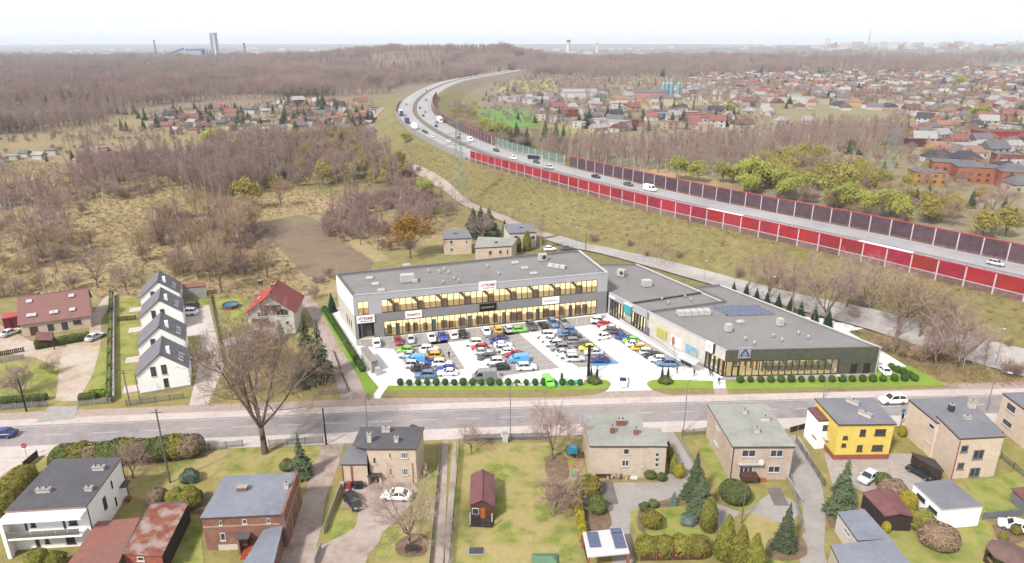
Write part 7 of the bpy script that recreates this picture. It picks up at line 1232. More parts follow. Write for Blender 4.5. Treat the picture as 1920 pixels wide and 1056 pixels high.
# ------------------------------------------------------------------ fences and walls
def fence(label, p0, p1, step, hgt, m, post_m=None, cat='fence', slats=0, name='fence', thick=.05, zb=.08):
    t = thing(name, label, cat); W2 = Wall(p0, p1); n = max(1, round(W2.L / step)); d = W2.L / n
    mp = MB().box((0, 0, hgt / 2 + .05), (.1, .1, hgt + .1)).mesh('post', post_m or m); pan = MB()
    if slats:
        for k in range(slats): pan.box((-d / 2 + .05 + (k + .5) * (d - .1) / slats, 0, zb + (hgt - zb) / 2), ((d - .1) / slats * .72, thick, hgt - zb))
        pan.box((0, thick, hgt * .25), (d - .1, .04, .08)); pan.box((0, thick, hgt * .8), (d - .1, .04, .08))
    else: pan.box((0, 0, zb + (hgt - zb) / 2), (d - .12, thick, hgt - zb))
    mpan = pan.mesh('panel', m)
    for i in range(n + 1): c = W2.pt(d * i, 0); link('post', mp, t, (c.x, c.y, 0), W2.rz)
    for i in range(n): c = W2.pt(d * (i + .5), 0); link('panel', mpan, t, (c.x, c.y, 0), W2.rz)
    return t
m_mesh = mat('wire_fence', C(150, 158, 150), rough=0.6, alpha=0.35); m_fgrey = mat('grey_fence', C(150, 152, 160), C(136, 138, 146), scale=2, rough=0.8); m_fpost = mat('fence_post', C(120, 122, 118), rough=0.8)
fence('grey slatted street fence at the top of the large lawn, left run', at(870, 828), at(938, 826), 2.2, 1.3, m_fgrey, slats=9); fence('grey slatted street fence at the top of the large lawn, right run', at(955, 826), at(1030, 824), 2.2, 1.3, m_fgrey, slats=9); p = at(947, 830); t = thing('gate_pillar', 'white gate pillar in the grey street fence', 'gate', (p.x, p.y, 0)); MB().box((0, 0, .9), (.9, .5, 1.8)).build('pillar', m_wcap, t); MB().box((0, 0, 1.85), (1.05, .65, .1)).build('coping', m_conc, t)
fence('wire fence along the street under the great tree, left run', at(362, 848), at(456, 838), 2.6, 1.3, m_mesh, m_fpost); fence('wire fence along the street right of the great tree', at(505, 838), at(606, 832), 2.6, 1.3, m_mesh, m_fpost); fence('pale board fence along the dirt drive', at(642, 912), at(607, 1002), 2.0, 1.1, mat('pale_boards', C(220, 212, 204), C(200, 192, 184), scale=2, rough=.9)); fence('pale board fence at the bottom of the dirt drive', at(602, 1030), at(590, 1062), 2.0, 1.1, mat('pale_boards', C(220, 212, 204)))
fence('thin concrete fence along the two wheel tracks, left side', at(826, 838), at(804, 1070), 2.4, .9, mat('thin_concrete', C(214, 206, 196), rough=.9)); fence('wire fence along the two wheel tracks, right side', at(862, 836), at(842, 1070), 2.6, 1.2, m_mesh, m_fpost); fence('brown board fence beside the yellow hedge', at(1072, 930), at(1100, 1050), 2.2, 1.1, m_dwood)
fence('left street fence before the garden with the utility pole', at(0, 770), at(92, 762), 2.4, 1.2, m_fgrey, m_conc, slats=8); fence('street fence between the sandy drive and grey path', at(148, 762), at(208, 757), 2.2, 1.2, m_mesh, m_conc); fence('wire fence before the nearest white house', at(238, 762), at(345, 748), 2.6, 1.2, m_mesh, m_fpost); t = fence('grey garden wall running up between the gardens', at(214, 560), at(214, 752), 3.0, 1.1, m_gray, thick=.35); fence('concrete fence beside the pale drive', at(394, 555), at(420, 690), 2.4, 1.0, m_conc); fence('wire fence below the tall spruces', at(600, 742), at(650, 738), 2.4, 1.1, m_mesh, m_fpost); fence('low board fence along the dirt lane', at(625, 660), at(654, 735), 2.4, .5, m_dwood)
fence('dark picket paling at the left edge of the sandy yard', at(0, 668), at(46, 660), 1.6, 1.1, m_brfr, slats=4); fence('brown board fence between the white house gardens', at(221, 603), at(256, 600), 2.0, 1.2, m_brfr, slats=8)
t = fence('red brick post fence at the bottom centre', at(1200, 1052), at(1320, 1050), 2.1, 1.3, m_brfr, m_brickl); fence('rusty street fence between the two beige houses', at(1278, 818), at(1322, 814), 2.2, 1.2, m_mesh, m_brickl); fence('dark street fence left of the yellow house', at(1480, 812), at(1526, 800), 2.0, 1.1, m_dwood, m_conc); fence('wire fence along the curved drive', at(1492, 830), at(1545, 912), 2.6, 1.2, m_mesh, m_fpost); fence('pale low wall along the curved drive', at(1478, 880), at(1505, 1000), 2.4, .8, m_conc); fence('wire fence behind the cream house', at(1876, 860), at(1925, 900), 2.4, 1.1, m_mesh, m_fpost); fence('grey board fence behind the white garage', at(1842, 975), at(1916, 968), 2.2, 1.2, m_fgrey); fence('dark brick yard wall beside the white modern house', at(46, 880), at(72, 858), 2.0, 1.3, m_dwood, m_brickl); fence('stone edged wall along the drive by the dark conifers', at(1275, 822), at(1345, 960), 2.4, .6, m_conc)
fence('white field fence behind the sandy yard', at(0, 682), at(46, 672), 1.8, 1.0, m_conc, slats=3)
# ------------------------------------------------------------------ poles, lamps, signs
m_wood = mat('weathered_pole', C(150, 140, 130), C(128, 120, 112), scale=3, rough=.95); m_bpole = mat('black_pole', C(44, 44, 48), rough=.6)
def pole(label, x, y, top, r=.13, m=m_wood, arm=None, cat='utility pole', name='utility_pole', z0=0.0, tilt=0.0):
    p = at(x, y, z0); hgt = up(x, top, p) - z0; t = thing(name, label, cat, (p.x, p.y, z0)); MB().tube((0, 0, -.1), (tilt, 0, hgt), r, r * .7, 8).build('post', m, t)
    if arm == 'cross': MB().box((tilt, 0, hgt - .5), (1.6, .1, .12)).build('crossarm', m, t); [MB().tube((tilt + s, 0, hgt - .44), (tilt + s, 0, hgt - .2), .05).build('insulator', m_wcap, t) for s in (-.7, 0, .7)]
    if arm == 'lamp': MB().path([Vector((tilt, 0, hgt - .1)), Vector((tilt + .5, -.4, hgt + .5)), Vector((tilt + 1.2, -1.0, hgt + .7))], [.06, .05, .05], 6).build('arm', m, t); MB().box((tilt + 1.45, -1.2, hgt + .7), (.75, .3, .16), R(-40)).build('lamp_head', m_wcap, t)
    if arm == 'lampt': MB().lathe((0, 0, hgt), [(.1, 0), (.28, .1), (.24, .22), (.05, .26)], 10).build('lamp_head', m_wcap, t)
    return t
pole('wooden utility pole beside the roadside hedge', 319, 906, 768, .15, arm='cross'); pole('black pole on the street edge by the dirt drive', 612, 834, 765, .16, m_bpole); pole('grey lamp post behind the beige house with dark roof', 689, 803, 745, .1, m_steel); pole('dark utility pole before the left garden', 50, 772, 712, .15, m_bpole); pole('wooden pole before the nearest white house', 244, 760, 695, .12, arm='cross'); pole('stay pole leaning beside the pole by the white house', 262, 748, 700, .09)
for i, (x, y, top, lb) in enumerate(((957, 828, 722, 'on the grey street fence'), (1281, 812, 714, 'between the two beige houses'), (1543, 748, 705, 'before the supermarket front'), (1849, 772, 700, 'by the cream houses'))): pole('street lamp with curved arm ' + lb, x, y, top, .1, m_steel, 'lamp', 'street lamp', 'street_lamp')
for i, (x, y, top, lb) in enumerate(((1864, 692, 618, 'in the copse by the service road'), (1445, 578, 520, 'behind the supermarket roof'), (1320, 535, 490, 'behind the low shop wing'), (1080, 470, 427, 'at the rear of the two storey building'), (792, 712, 600, 'on the west car park block'), (921, 722, 650, 'by the grey van'), (1051, 722, 656, 'by the charging bays'), (1262, 688, 640, 'by the trolley shelter'), (681, 652, 590, 'at the white west wall corner'))): pole('slim lamp post ' + lb, x, y, top, .06, m_steel, 'lampt', 'street lamp', 'lamp_post')
pole('dark utility pole on the service road beyond the shops', 1098, 470, 437, .13, m_dwood); pole('slim birch-like pole in the tan house garden', 1390, 982, 910, .1, m_wood)
p = at(1103, 708); t = thing('advertising_pylon', 'tall black advertising pylon on the left entrance island', 'sign', (p.x, p.y, .1)); hh = up(1103, 648, p); MB().box((0, 0, hh / 2), (.55, .3, hh)).build('mast', m_bpole, t); MB().box((0, 0, .1), (.9, .6, .2)).build('foot', m_conc, t)
p = at(1053, 716); t = thing('charging_station', 'green and black charging post between the teal bays', 'charger', (p.x, p.y, .02)); MB().box((0, 0, .9), (.5, .4, 1.8)).build('cabinet', mat('charger_green', C(60, 150, 110), rough=.5), t); MB().box((0, -.21, 1.25), (.36, .03, .5)).build('screen', m_black, t); MB().path([Vector((.27, 0, 1.3)), Vector((.5, 0, .7)), Vector((.28, 0, .5))], [.03, .03, .03], 5).build('cable', m_black, t)
p = at(51, 858); t = thing('stop_sign', 'red round stop sign on the side street', 'road sign', (p.x, p.y, 0), R(20)); MB().tube((0, 0, 0), (0, 0, 2.3), .04).build('post', m_steel, t); o = MB().lathe((0, 0, 0), [(.42, 0), (.42, .04)], 8).build('sign_plate', mat('sign_red', C(214, 60, 84), rough=.5), t, (0, -.03, 2.2)); o.rotation_euler = (R(90), 0, 0); o = MB().box((0, 0, 0), (.56, .02, .12)).build('sign_bar', m_wcap, t, (0, -.08, 2.2))
p = at(1688, 800); t = thing('traffic_light', 'pedestrian crossing signal post with blue sign by the yellow house', 'road sign', (p.x, p.y, 0)); MB().tube((0, 0, 0), (0, 0, 3.4), .06).build('post', m_bpole, t); MB().box((0, 0, 3.1), (.7, .06, .7)).build('crossing_sign', mat('sign_blue', C(120, 176, 226), rough=.5), t); MB().box((0, -.1, 2.1), (.3, .2, .8)).build('signal_head', m_black, t)
# crossing hatch by the yellow house
b = MB()
for k in range(5): s = 57.0 + k * 1.0; V = [ST(s, -2.9), ST(s + .5, -2.9), ST(s + .5, 2.9), ST(s, 2.9)]; b.raw([(*v, .02) for v in V], [(0, 1, 2, 3)])
struct(b.build('zebra_crossing', m_mark))
# play swing, cover, tarp, bins
p = at(1075, 880); t = thing('play_tower', 'small play tower with blue roof and pink frame', 'playground', (p.x, p.y, 0)); MB().box((0, 2.2, 2.2), (1.6, 1.4, .9), taper=.8).build('canopy', mat('play_blue', C(40, 160, 206), rough=.6), t); [MB().tube((sx * 1.0, sy, 0), (sx * .5, .2 + sy * .1, 2.3), .05).build('leg', mat('play_pink', C(226, 120, 126), rough=.6), t) for sx in (-1, 1) for sy in (-.9, 2.6)]; MB().box((0, .0, .7), (.5, .25, .06)).build('swing_seat', mat('play_pink', C(226, 120, 126)), t); MB().box((.0, -1.6, .25), (.9, .9, .4)).build('sandbox', mat('play_teal', C(120, 180, 176), rough=.7), t)
p = at(893, 1034); t = thing('trampoline_cover', 'dark square covered pit on the large lawn', 'cover', (p.x, p.y, 0)); MB().box((0, 0, .12), (1.9, 1.1, .2), taper=.94).build('cover', mat('dark_cover', C(96, 94, 100), rough=.8), t); MB().box((0, 0, .05), (2.2, 1.4, .1)).build('kerb', m_conc, t)
p = at(1021, 1054); t = thing('tarpaulin', 'green tarpaulin stretched at the bottom of the large lawn', 'tarpaulin', (p.x, p.y, 0)); MB().raw([(-1.6, -1, .5), (1.6, -1, .5), (1.6, 1, .5), (-1.6, 1, .5), (-1.0, 0, .9), (1.0, 0, .9)], [(0, 1, 5, 4), (1, 2, 5), (2, 3, 4, 5), (3, 0, 4)]).build('sheet', mat('green_tarp', C(120, 160, 126), rough=.8), t); MB().box((0, 0, .2), (2.6, 1.6, .4)).build('frame', m_dwood, t)
p = at(770, 1026); t = thing('garden_table', 'dark wooden table under the forked tree', 'table', (p.x + .3, p.y - .8, 0)); MB().box((0, 0, .7), (1.7, .9, .08)).build('table_top', m_dwood, t); [MB().box((sx * .7, sy * .35, .33), (.1, .1, .66)).build('leg', m_dwood, t) for sx in (-1, 1) for sy in (-1, 1)]
for i, (x, c, nm) in enumerate(((642, C(200, 196, 196), 'white'), (655, C(190, 80, 80), 'red'), (668, C(60, 60, 64), 'black'), (676, C(54, 54, 56), 'dark'))): p = at(x, 916); t = thing('wheelie_bin', nm + ' wheelie bin beside the lower wing of the beige house', 'bin', (p.x, p.y, 0), group='bins by the beige house'); MB().box((0, 0, .5), (.55, .6, .95), taper=1.1).build('body', mat('bin_' + nm, c, rough=.6), t); MB().box((0, 0, 1.02), (.64, .7, .08)).build('lid', mat('bin_' + nm, c), t)
h = FlatHouse('carport', 'black flat carport against the cream house', [(1722, 862), (1770, 886), (1752, 864), (1708, 850)], 2.3, m_dwood, mat('black_felt', C(84, 76, 78), rough=.9), over=.2, cat='carport')
# ------------------------------------------------------------------ people
def person_mesh(pose):
    b = bmesh.new(); J = {'pel': (0, 0, .92), 'che': (0, .02, 1.25), 'nek': (0, .02, 1.48), 'hed': (0, 0, 1.62), 'top': (0, 0, 1.76), 'shl': (.19, .02, 1.42), 'ell': (.26, .04 - .1 * pose, 1.14), 'hal': (.27, -.08 - .2 * pose, .90), 'shr': (-.19, .02, 1.42), 'elr': (-.26, .04 + .1 * pose, 1.14), 'har': (-.27, -.02 + .22 * pose, .90), 'hil': (.1, 0, .88), 'knl': (.11, -.06 - .18 * pose, .48), 'anl': (.11, .02 - .2 * pose, .08), 'tol': (.12, -.16 - .2 * pose, .04), 'hir': (-.1, 0, .88), 'knr': (-.11, -.02 + .1 * pose, .48), 'anr': (-.11, .05 + .3 * pose, .09), 'tor': (-.12, -.12 + .3 * pose, .04)}
    rad = {'pel': .15, 'che': .17, 'nek': .06, 'hed': .1, 'top': .08, 'shl': .07, 'ell': .05, 'hal': .04, 'shr': .07, 'elr': .05, 'har': .04, 'hil': .1, 'knl': .07, 'anl': .05, 'tol': .045, 'hir': .1, 'knr': .07, 'anr': .05, 'tor': .045}
    k = {n: b.verts.new(p) for n, p in J.items()}
    for a, c in (('pel', 'che'), ('che', 'nek'), ('nek', 'hed'), ('hed', 'top'), ('che', 'shl'), ('shl', 'ell'), ('ell', 'hal'), ('che', 'shr'), ('shr', 'elr'), ('elr', 'har'), ('pel', 'hil'), ('hil', 'knl'), ('knl', 'anl'), ('anl', 'tol'), ('pel', 'hir'), ('hir', 'knr'), ('knr', 'anr'), ('anr', 'tor')): b.edges.new((k[a], k[c]))
    me = bpy.data.meshes.new('person_frame'); b.verts.index_update(); order = list(J); b.to_mesh(me); b.free(); o = link('person_frame', me); o.modifiers.new('skin', 'SKIN'); o.modifiers.new('sub', 'SUBSURF').levels = 1
    for i, n in enumerate(order): me.skin_vertices[0].data[i].radius = (rad[n], rad[n] * .85); me.skin_vertices[0].data[i].use_root = n == 'pel'
    dg = bpy.context.evaluated_depsgraph_get(); out = bpy.data.meshes.new_from_object(o.evaluated_get(dg)); bpy.data.objects.remove(o); return out
PM = [person_mesh(.2), person_mesh(1.0)]
m_skin = mat('skin', C(224, 182, 160), rough=.6); m_hair = mat('hair', C(70, 52, 42), rough=.8)
def person(x, y, rz, top, legs, label, pose):
    me = PM[pose].copy(); me.materials.clear(); [me.materials.append(m) for m in (m_skin, mat('cloth_%d_%d_%d' % top, C(*top), rough=.9), mat('cloth_%d_%d_%d' % legs, C(*legs), rough=.9), m_hair)]; p = at(x, y)
    for f in me.polygons: c = f.center; f.material_index = 3 if c.z > 1.67 or (c.z > 1.56 and c.y > .03) else (0 if c.z > 1.5 or (abs(c.x) > .22 and c.z < .98) else (1 if c.z > .9 else 2)); f.use_smooth = True
    t = thing('person', label, 'person', (p.x, p.y, .02), rz, 'people in the car park'); link('body', me, t)
for a in ((842, 672, 0, (40, 40, 46), (46, 46, 52), 'person in dark clothes walking across the west car park aisle', 1), (1269, 701, 1.0, (60, 50, 50), (206, 150, 136), 'person in dark top and pale trousers by the trolley shelter', 0), (1301, 706, 2.2, (60, 40, 40), (60, 50, 50), 'person in brown walking towards the supermarket entrance', 1), (1330, 703, .4, (50, 52, 70), (44, 44, 54), 'left person of the pair at the supermarket door', 0), (1334, 706, 3.6, (70, 66, 76), (40, 40, 46), 'right person of the pair at the supermarket door', 1), (1347, 722, 3.0, (46, 46, 52), (40, 40, 44), 'person in black on the white path before the supermarket', 1)): person(*a)
# ------------------------------------------------------------------ pylons
m_pyl = mat('green_lattice', C(168, 190, 174), C(150, 172, 156), scale=1, rough=.6)
def pylon(label, p, H):
    t = thing('power_pylon', label, 'pylon', tuple(p), R(20)); n = 9; w = lambda k: (2.6 * (1 - k) + .45 * k); b = MB(); Cn = [(-1, -1), (1, -1), (1, 1), (-1, 1)]; legs = [MB() for _ in range(4)]
    for j in range(n):
        k0, k1 = j / n, (j + 1) / n; z0, z1 = H * k0, H * k1
        for i in range(4):
            a, c = Cn[i], Cn[(i + 1) % 4]; p0, p1 = (a[0] * w(k0), a[1] * w(k0), z0), (a[0] * w(k1), a[1] * w(k1), z1); q0, q1 = (c[0] * w(k0), c[1] * w(k0), z0), (c[0] * w(k1), c[1] * w(k1), z1); legs[i].tube(p0, p1, .09, n=4); b.tube(p0, q1, .045, n=3); b.tube(q0, p1, .045, n=3); b.tube(p1, q1, .04, n=3)
    for l in legs: l.build('leg', m_pyl, t)
    b.build('lattice', m_pyl, t)
    for zz, L in ((H * .72, 5.5), (H * .84, 4.4), (H * .96, 3.2)): c = MB(); [c.tube((0, s * .4, zz - .5), (sx * L, 0, zz), .09, n=4) for s in (-1, 1) for sx in (-1, 1)]; [c.tube((0, s * .4, zz + .6), (sx * L, 0, zz), .07, n=4) for s in (-1, 1) for sx in (-1, 1)]; c.build('crossarm', m_pyl, t)
pylon('green lattice pylon at the foot of the motorway bank', ground(862, 384), 34.0); pylon('green lattice pylon among the willows on the right', ground(1660, 344), 28.0)
# ------------------------------------------------------------------ distant houses
m_hw = mat('house_paint', (1, 1, 1), (.88, .88, .88), scale=.5, rough=.9, objcol=True); m_hr = mat('house_roof', (1, 1, 1), (.8, .8, .8), scale=.8, rough=.85, objcol=True)
def gm(L, Wd, hw, hr, hip=0.0):
    w = MB(); a, c = L / 2, Wd / 2; o = .4
    w.raw([(-a, -c, -.8), (a, -c, -.8), (a, c, -.8), (-a, c, -.8), (-a, -c, hw), (a, -c, hw), (a, c, hw), (-a, c, hw), (-a, 0, hw + hr * (1 - hip)), (a, 0, hw + hr * (1 - hip))], [(0, 1, 5, 4), (1, 2, 6, 9, 5), (2, 3, 7, 6), (3, 0, 4, 8, 7)] if not hip else [(0, 1, 5, 4), (1, 2, 6, 5), (2, 3, 7, 6), (3, 0, 4, 7), (4, 5, 6, 7)])
    r = MB(); rx = a + o - (a * .55 if hip else 0); e = hw - o * hr / c; V = [(-a - o, -c - o, e), (a + o, -c - o, e), (rx, 0, hw + hr + .05), (-rx, 0, hw + hr + .05), (a + o, c + o, e), (-a - o, c + o, e)]
    r.raw(V + [(x, y, z + .18) for x, y, z in V], [(6, 7, 8, 9), (10, 11, 9, 8), (7, 10, 8), (11, 6, 9), (0, 3, 2, 1), (4, 2, 3, 5), (0, 1, 7, 6), (1, 4, 10, 7), (4, 5, 11, 10), (5, 0, 6, 11)])
    return w.mesh('wall', m_hw), r.mesh('roof', m_hr)
def fm(L, Wd, hw): return MB().box((0, 0, hw / 2 - .4), (L, Wd, hw + .8)).mesh('wall', m_hw), MB().box((0, 0, hw + .12), (L + .5, Wd + .5, .25)).mesh('roof', m_hr)
HS = [(10, 8, 4.2, 3.2, gm(10, 8, 4.2, 3.2)), (12, 9, 5.2, 3.6, gm(12, 9, 5.2, 3.6)), (9, 9, 3.4, 3.0, gm(9, 9, 3.4, 3.0, .6)), (12, 10, 3.2, 3.2, gm(12, 10, 3.2, 3.2, .6)), (11, 9, 6.0, 0, fm(11, 9, 6.0)), (14, 8, 3.4, 2.6, gm(14, 8, 3.4, 2.6))]
SH = [(4.5, 3.6, 2.2, 1.0, gm(4.5, 3.6, 2.2, 1.0)), (5.5, 4, 2.4, 0, fm(5.5, 4, 2.4)), (6, 4.5, 2.3, 1.6, gm(6, 4.5, 2.3, 1.6))]
me_w = MB().box((0, 0, 0), (1.3, .08, 1.3)).mesh('window', m_pane); me_ch = MB().box((0, 0, 0), (.8, .6, 1.4)).mesh('chimney', m_chim)
WC = [('white', C(244, 240, 236)), ('cream', C(236, 220, 194)), ('beige', C(216, 198, 176)), ('yellow', C(236, 206, 130)), ('grey', C(190, 186, 184)), ('peach', C(232, 196, 170)), ('brick red', C(182, 110, 90))]
RC = [('red', C(178, 118, 108)), ('grey', C(140, 138, 146)), ('dark', C(92, 90, 98)), ('brown', C(146, 106, 96)), ('pale', C(204, 200, 198)), ('orange', C(192, 148, 126))]
def far_house(p, kinds, k, rz, wc, rc, label, group, name='house', cat='house', windows=0, scale=1.0):
    L, Wd, hw, hr, (mw_, mr_) = kinds[k]; t = thing(name, label, cat, (p[0], p[1], p[2]), rz, group, scale); w = link('wall', mw_, t, color=wc[1]); r = link('roof', mr_, t, color=rc[1])
    if windows:
        for fl in range(2 if hw > 4.0 else 1):
            for i in range(windows):
                for s in (-1, 1): link('window', me_w, t, (-L / 2 + L * (i + .5) / windows, s * (Wd / 2 + .02), 1.5 + fl * 2.6))
            for s in (-1, 1): link('window', me_w, t, (s * (L / 2 + .02), 0, 1.5 + fl * 2.6), R(90))
        link('chimney', me_ch, r, (L * .2, .3, hw + hr + .4))
    return t
rh = random.Random(77); NP = np.random.RandomState(9)
TREEFREE = []
LEFT = []
def pick(seq, weights): return rh.choices(seq, weights)[0]
def town(poly, spacing, kinds, label, group, wins_=0, wcw=(6, 4, 3, 1, 2, 2, 1), rcw=(3, 5, 3, 3, 4, 1), keep=None, name='house', cat='house', scale=(.9, 1.1), cap=120, near_hw=30):
    X, Y = scatter(gp(*poly), spacing, keep, near_hw); idx = np.argsort(Y); cnt = {}
    for j_, i in enumerate(idx):
        x, y = X[i], Y[i]; k = rh.randrange(len(kinds)); wc, rc_ = pick(WC, wcw), pick(RC, rcw)
        if j_ >= cap: LEFT.append((x, y, k, wc[0], rc_[0])); continue
        key = (wc[0], rc_[0]); cnt[key] = cnt.get(key, 0) + 1
        far_house((x, y, hz(x, y)), kinds, k, rh.choice((0, .4, .9, 1.57, -.4)) + rh.gauss(0, .1), wc, rc_, '%s nearest %s %s with %s roof %s' % (ordinal(cnt[key] - 1), wc[0], cat, rc_[0], label), group, name, cat, wins_, rh.uniform(*scale))
town([(1705, 290), (1925, 375), (1925, 215), (1700, 215)], 22, HS, 'in the near right suburb', 'houses of the near right suburb', 3, cap=55)
town([(1380, 205), (1925, 212), (1925, 128), (1400, 124), (1360, 150)], 25, HS, 'in the dense suburb on the right', 'houses of the dense right suburb', 0, rcw=(3, 4, 2, 2, 6, 2), cap=92)
town([(1000, 232), (1110, 252), (1380, 255), (1560, 225), (1380, 208), (1150, 205), (1010, 205)], 24, HS, 'in the settlement beyond the green pitch', 'houses of the settlement beyond the green pitch', 2, rcw=(3, 4, 2, 2, 5, 2), keep=(45, -.2), cap=64)
town([(900, 196), (1180, 205), (1380, 180), (1340, 160), (1180, 175), (1000, 180)], 30, HS, 'in the hamlet beside the motorway bend', 'houses of the hamlet beside the bend', 0, keep=(60, -.2), wcw=(8, 4, 1, 0, 2, 1, 0), rcw=(1, 3, 2, 1, 5, 1), cap=30)
town([(1290, 160), (1420, 160), (1440, 132), (1300, 128)], 34, HS, 'on the slope below the far wood', 'houses on the slope below the far wood', 0, cap=14)
town([(265, 250), (700, 262), (705, 196), (560, 196), (300, 214)], 16, SH, 'among the allotments', 'huts of the upper allotments', 0, wcw=(7, 4, 2, 1, 2, 1, 1), rcw=(4, 3, 2, 2, 5, 3), cat='hut', name='allotment_hut', keep=(40, -.25), cap=130, scale=(1.0, 1.6))
town([(0, 318), (70, 316), (190, 312), (340, 308), (330, 280), (150, 285), (0, 290)], 15, SH, 'on the nearer allotments', 'huts of the nearer allotments', 0, wcw=(7, 4, 2, 0, 3, 1, 1), rcw=(3, 4, 3, 2, 6, 1), cat='hut', name='allotment_hut', keep=(22, -.1), cap=36, scale=(.8, 1.3))
b = MB(); wk, rk = [w[0] for w in WC], [w[0] for w in RC]
for x, y, k, wn_, rn_ in LEFT:
    L_, W_h, hw_, hr_ = HS[k % 6][:4]; zz = hz(x, y); a = rh.uniform(-.6, 1.8); b.box((x, y, zz + hw_ / 2), (L_, W_h, hw_), a, mi=wk.index(wn_)); ca, sa = math.cos(a), math.sin(a); q = lambda u_, v_, w_: (x + u_ * ca - v_ * sa, y + u_ * sa + v_ * ca, zz + w_); hl, hh_ = L_ / 2 + .4, W_h / 2 + .4
    b.raw([q(-hl, -hh_, hw_), q(hl, -hh_, hw_), q(hl, 0, hw_ + max(hr_, .6)), q(-hl, 0, hw_ + max(hr_, .6)), q(hl, hh_, hw_), q(-hl, hh_, hw_)], [(0, 1, 2, 3), (3, 2, 4, 5), (1, 4, 2), (0, 3, 5)], len(wk) + rk.index(rn_))
o = b.build('far_houses', [mat('far_wall_' + w[0], w[1], rough=.9) for w in WC] + [mat('far_roof_' + w[0], w[1], rough=.9) for w in RC]); o['kind'] = 'stuff'; o['label'] = 'farthest small houses of the suburbs beyond the motorway'
BR, OC, WH, PK = ('brick', C(206, 128, 96)), ('ochre', C(232, 172, 84)), ('white', C(246, 244, 242)), ('pink', C(226, 170, 160))
BK = [(18, 11, 7.2, 0, fm(18, 11, 7.2)), (24, 12, 5.0, 0, fm(24, 12, 5.0)), (13, 12, 3.2, 3.4, gm(13, 12, 3.2, 3.4, .6)), (14, 10, 5.6, 0, fm(14, 10, 5.6)), (30, 14, 6.0, 0, fm(30, 14, 6.0)), (40, 16, 8, 3, gm(40, 16, 8, 3))]
for x, y, k, rz, wc, rc_, lb, wn_ in ((1780, 330, 0, -.35, BR, RC[1], 'tall orange brick block with flat roof in the near suburb', 5), (1826, 340, 0, -.3, BR, RC[1], 'wide orange brick block with flat roof right of the tall one', 5), (1908, 350, 0, -.3, BR, RC[1], 'orange brick block at the right edge', 5), (1736, 343, 3, -.2, OC, RC[1], 'ochre yellow flat block beside the brick blocks', 4), (1725, 273, 1, .05, ('dark brick', C(132, 70, 72)), RC[1], 'long dark red hall among the suburb houses', 0), (1757, 304, 2, .1, WH, RC[2], 'white bungalow with dark hipped roof, left of three', 3), (1806, 306, 2, .1, WH, RC[2], 'white bungalow with dark hipped roof, middle of three', 3), (1896, 308, 2, .1, WH, RC[2], 'white bungalow with dark hipped roof, right of three', 3), (1666, 188, 1, .1, WH, RC[0], 'white hall with pink red roof in the dense suburb', 0), (1145, 240, 4, -.9, WH, RC[4], 'long white hall beside the pale lane', 0), (1000, 195, 1, .0, WH, RC[4], 'white flat block beyond the green pitch', 3), (955, 190, 1, 0, WH, RC[4], 'white flat block left behind the green pitch', 3), (1085, 185, 5, .1, WH, RC[4], 'long pale warehouse beyond the settlement', 0), (1215, 186, 5, -.1, PK, RC[1], 'long grey roofed warehouse right of the pale one', 0), (1870, 262, 4, 0, ('red', C(196, 70, 80)), RC[3], 'long red hall at the right of the suburb', 0), (1835, 290, 4, .05, WH, RC[4], 'long white hall in the near suburb', 0), (1250, 222, 1, .2, ('blue', C(60, 130, 190)), RC[4], 'blue hall in the settlement beyond the green pitch', 0), (1310, 225, 1, .1, PK, RC[0], 'red roofed hall in the settlement', 0), (1175, 236, 1, .1, ('red', C(170, 80, 84)), RC[3], 'dark red low hall beside the white hall', 0), (1120, 214, 3, 0, OC, RC[4], 'yellow fronted house at the head of the pale lane', 2)):
    p = ground(x, y); far_house(p, BK, k, rz, wc, rc_, lb, 'large blocks and halls beyond the motorway', 'apartment_block' if k == 0 else 'hall', 'building', wn_)
# silos
for i, x in enumerate((1242, 1249, 1257, 1270)): p = ground(x, 186); t = thing('silo', '%s pale blue silo from the left at the gravel works' % ORD[i], 'silo', tuple(p), 0, 'silos at the gravel works'); MB().lathe((0, 0, 0), [(2.4, 0), (2.4, 17), (1.0, 19), (.9, 20)], 14).build('tank', mat('silo_blue', C(170, 206, 222), C(150, 190, 208), scale=.3, rough=.5), t); MB().box((2.5, 0, 9), (.5, .6, 18)).build('ladder', m_steel, t)
# billboard by the motorway
p = ground(870, 140); t = thing('billboard', 'yellow billboard beside the far motorway', 'sign', tuple(p), 0); MB().box((0, 0, 9), (13, .6, 7)).build('panel', mat('billboard_yellow', C(240, 226, 130), rough=.7), t); [MB().box((sx, .6, 3), (.6, .6, 6)).build('post', m_dgrey, t) for sx in (-4, 4)]
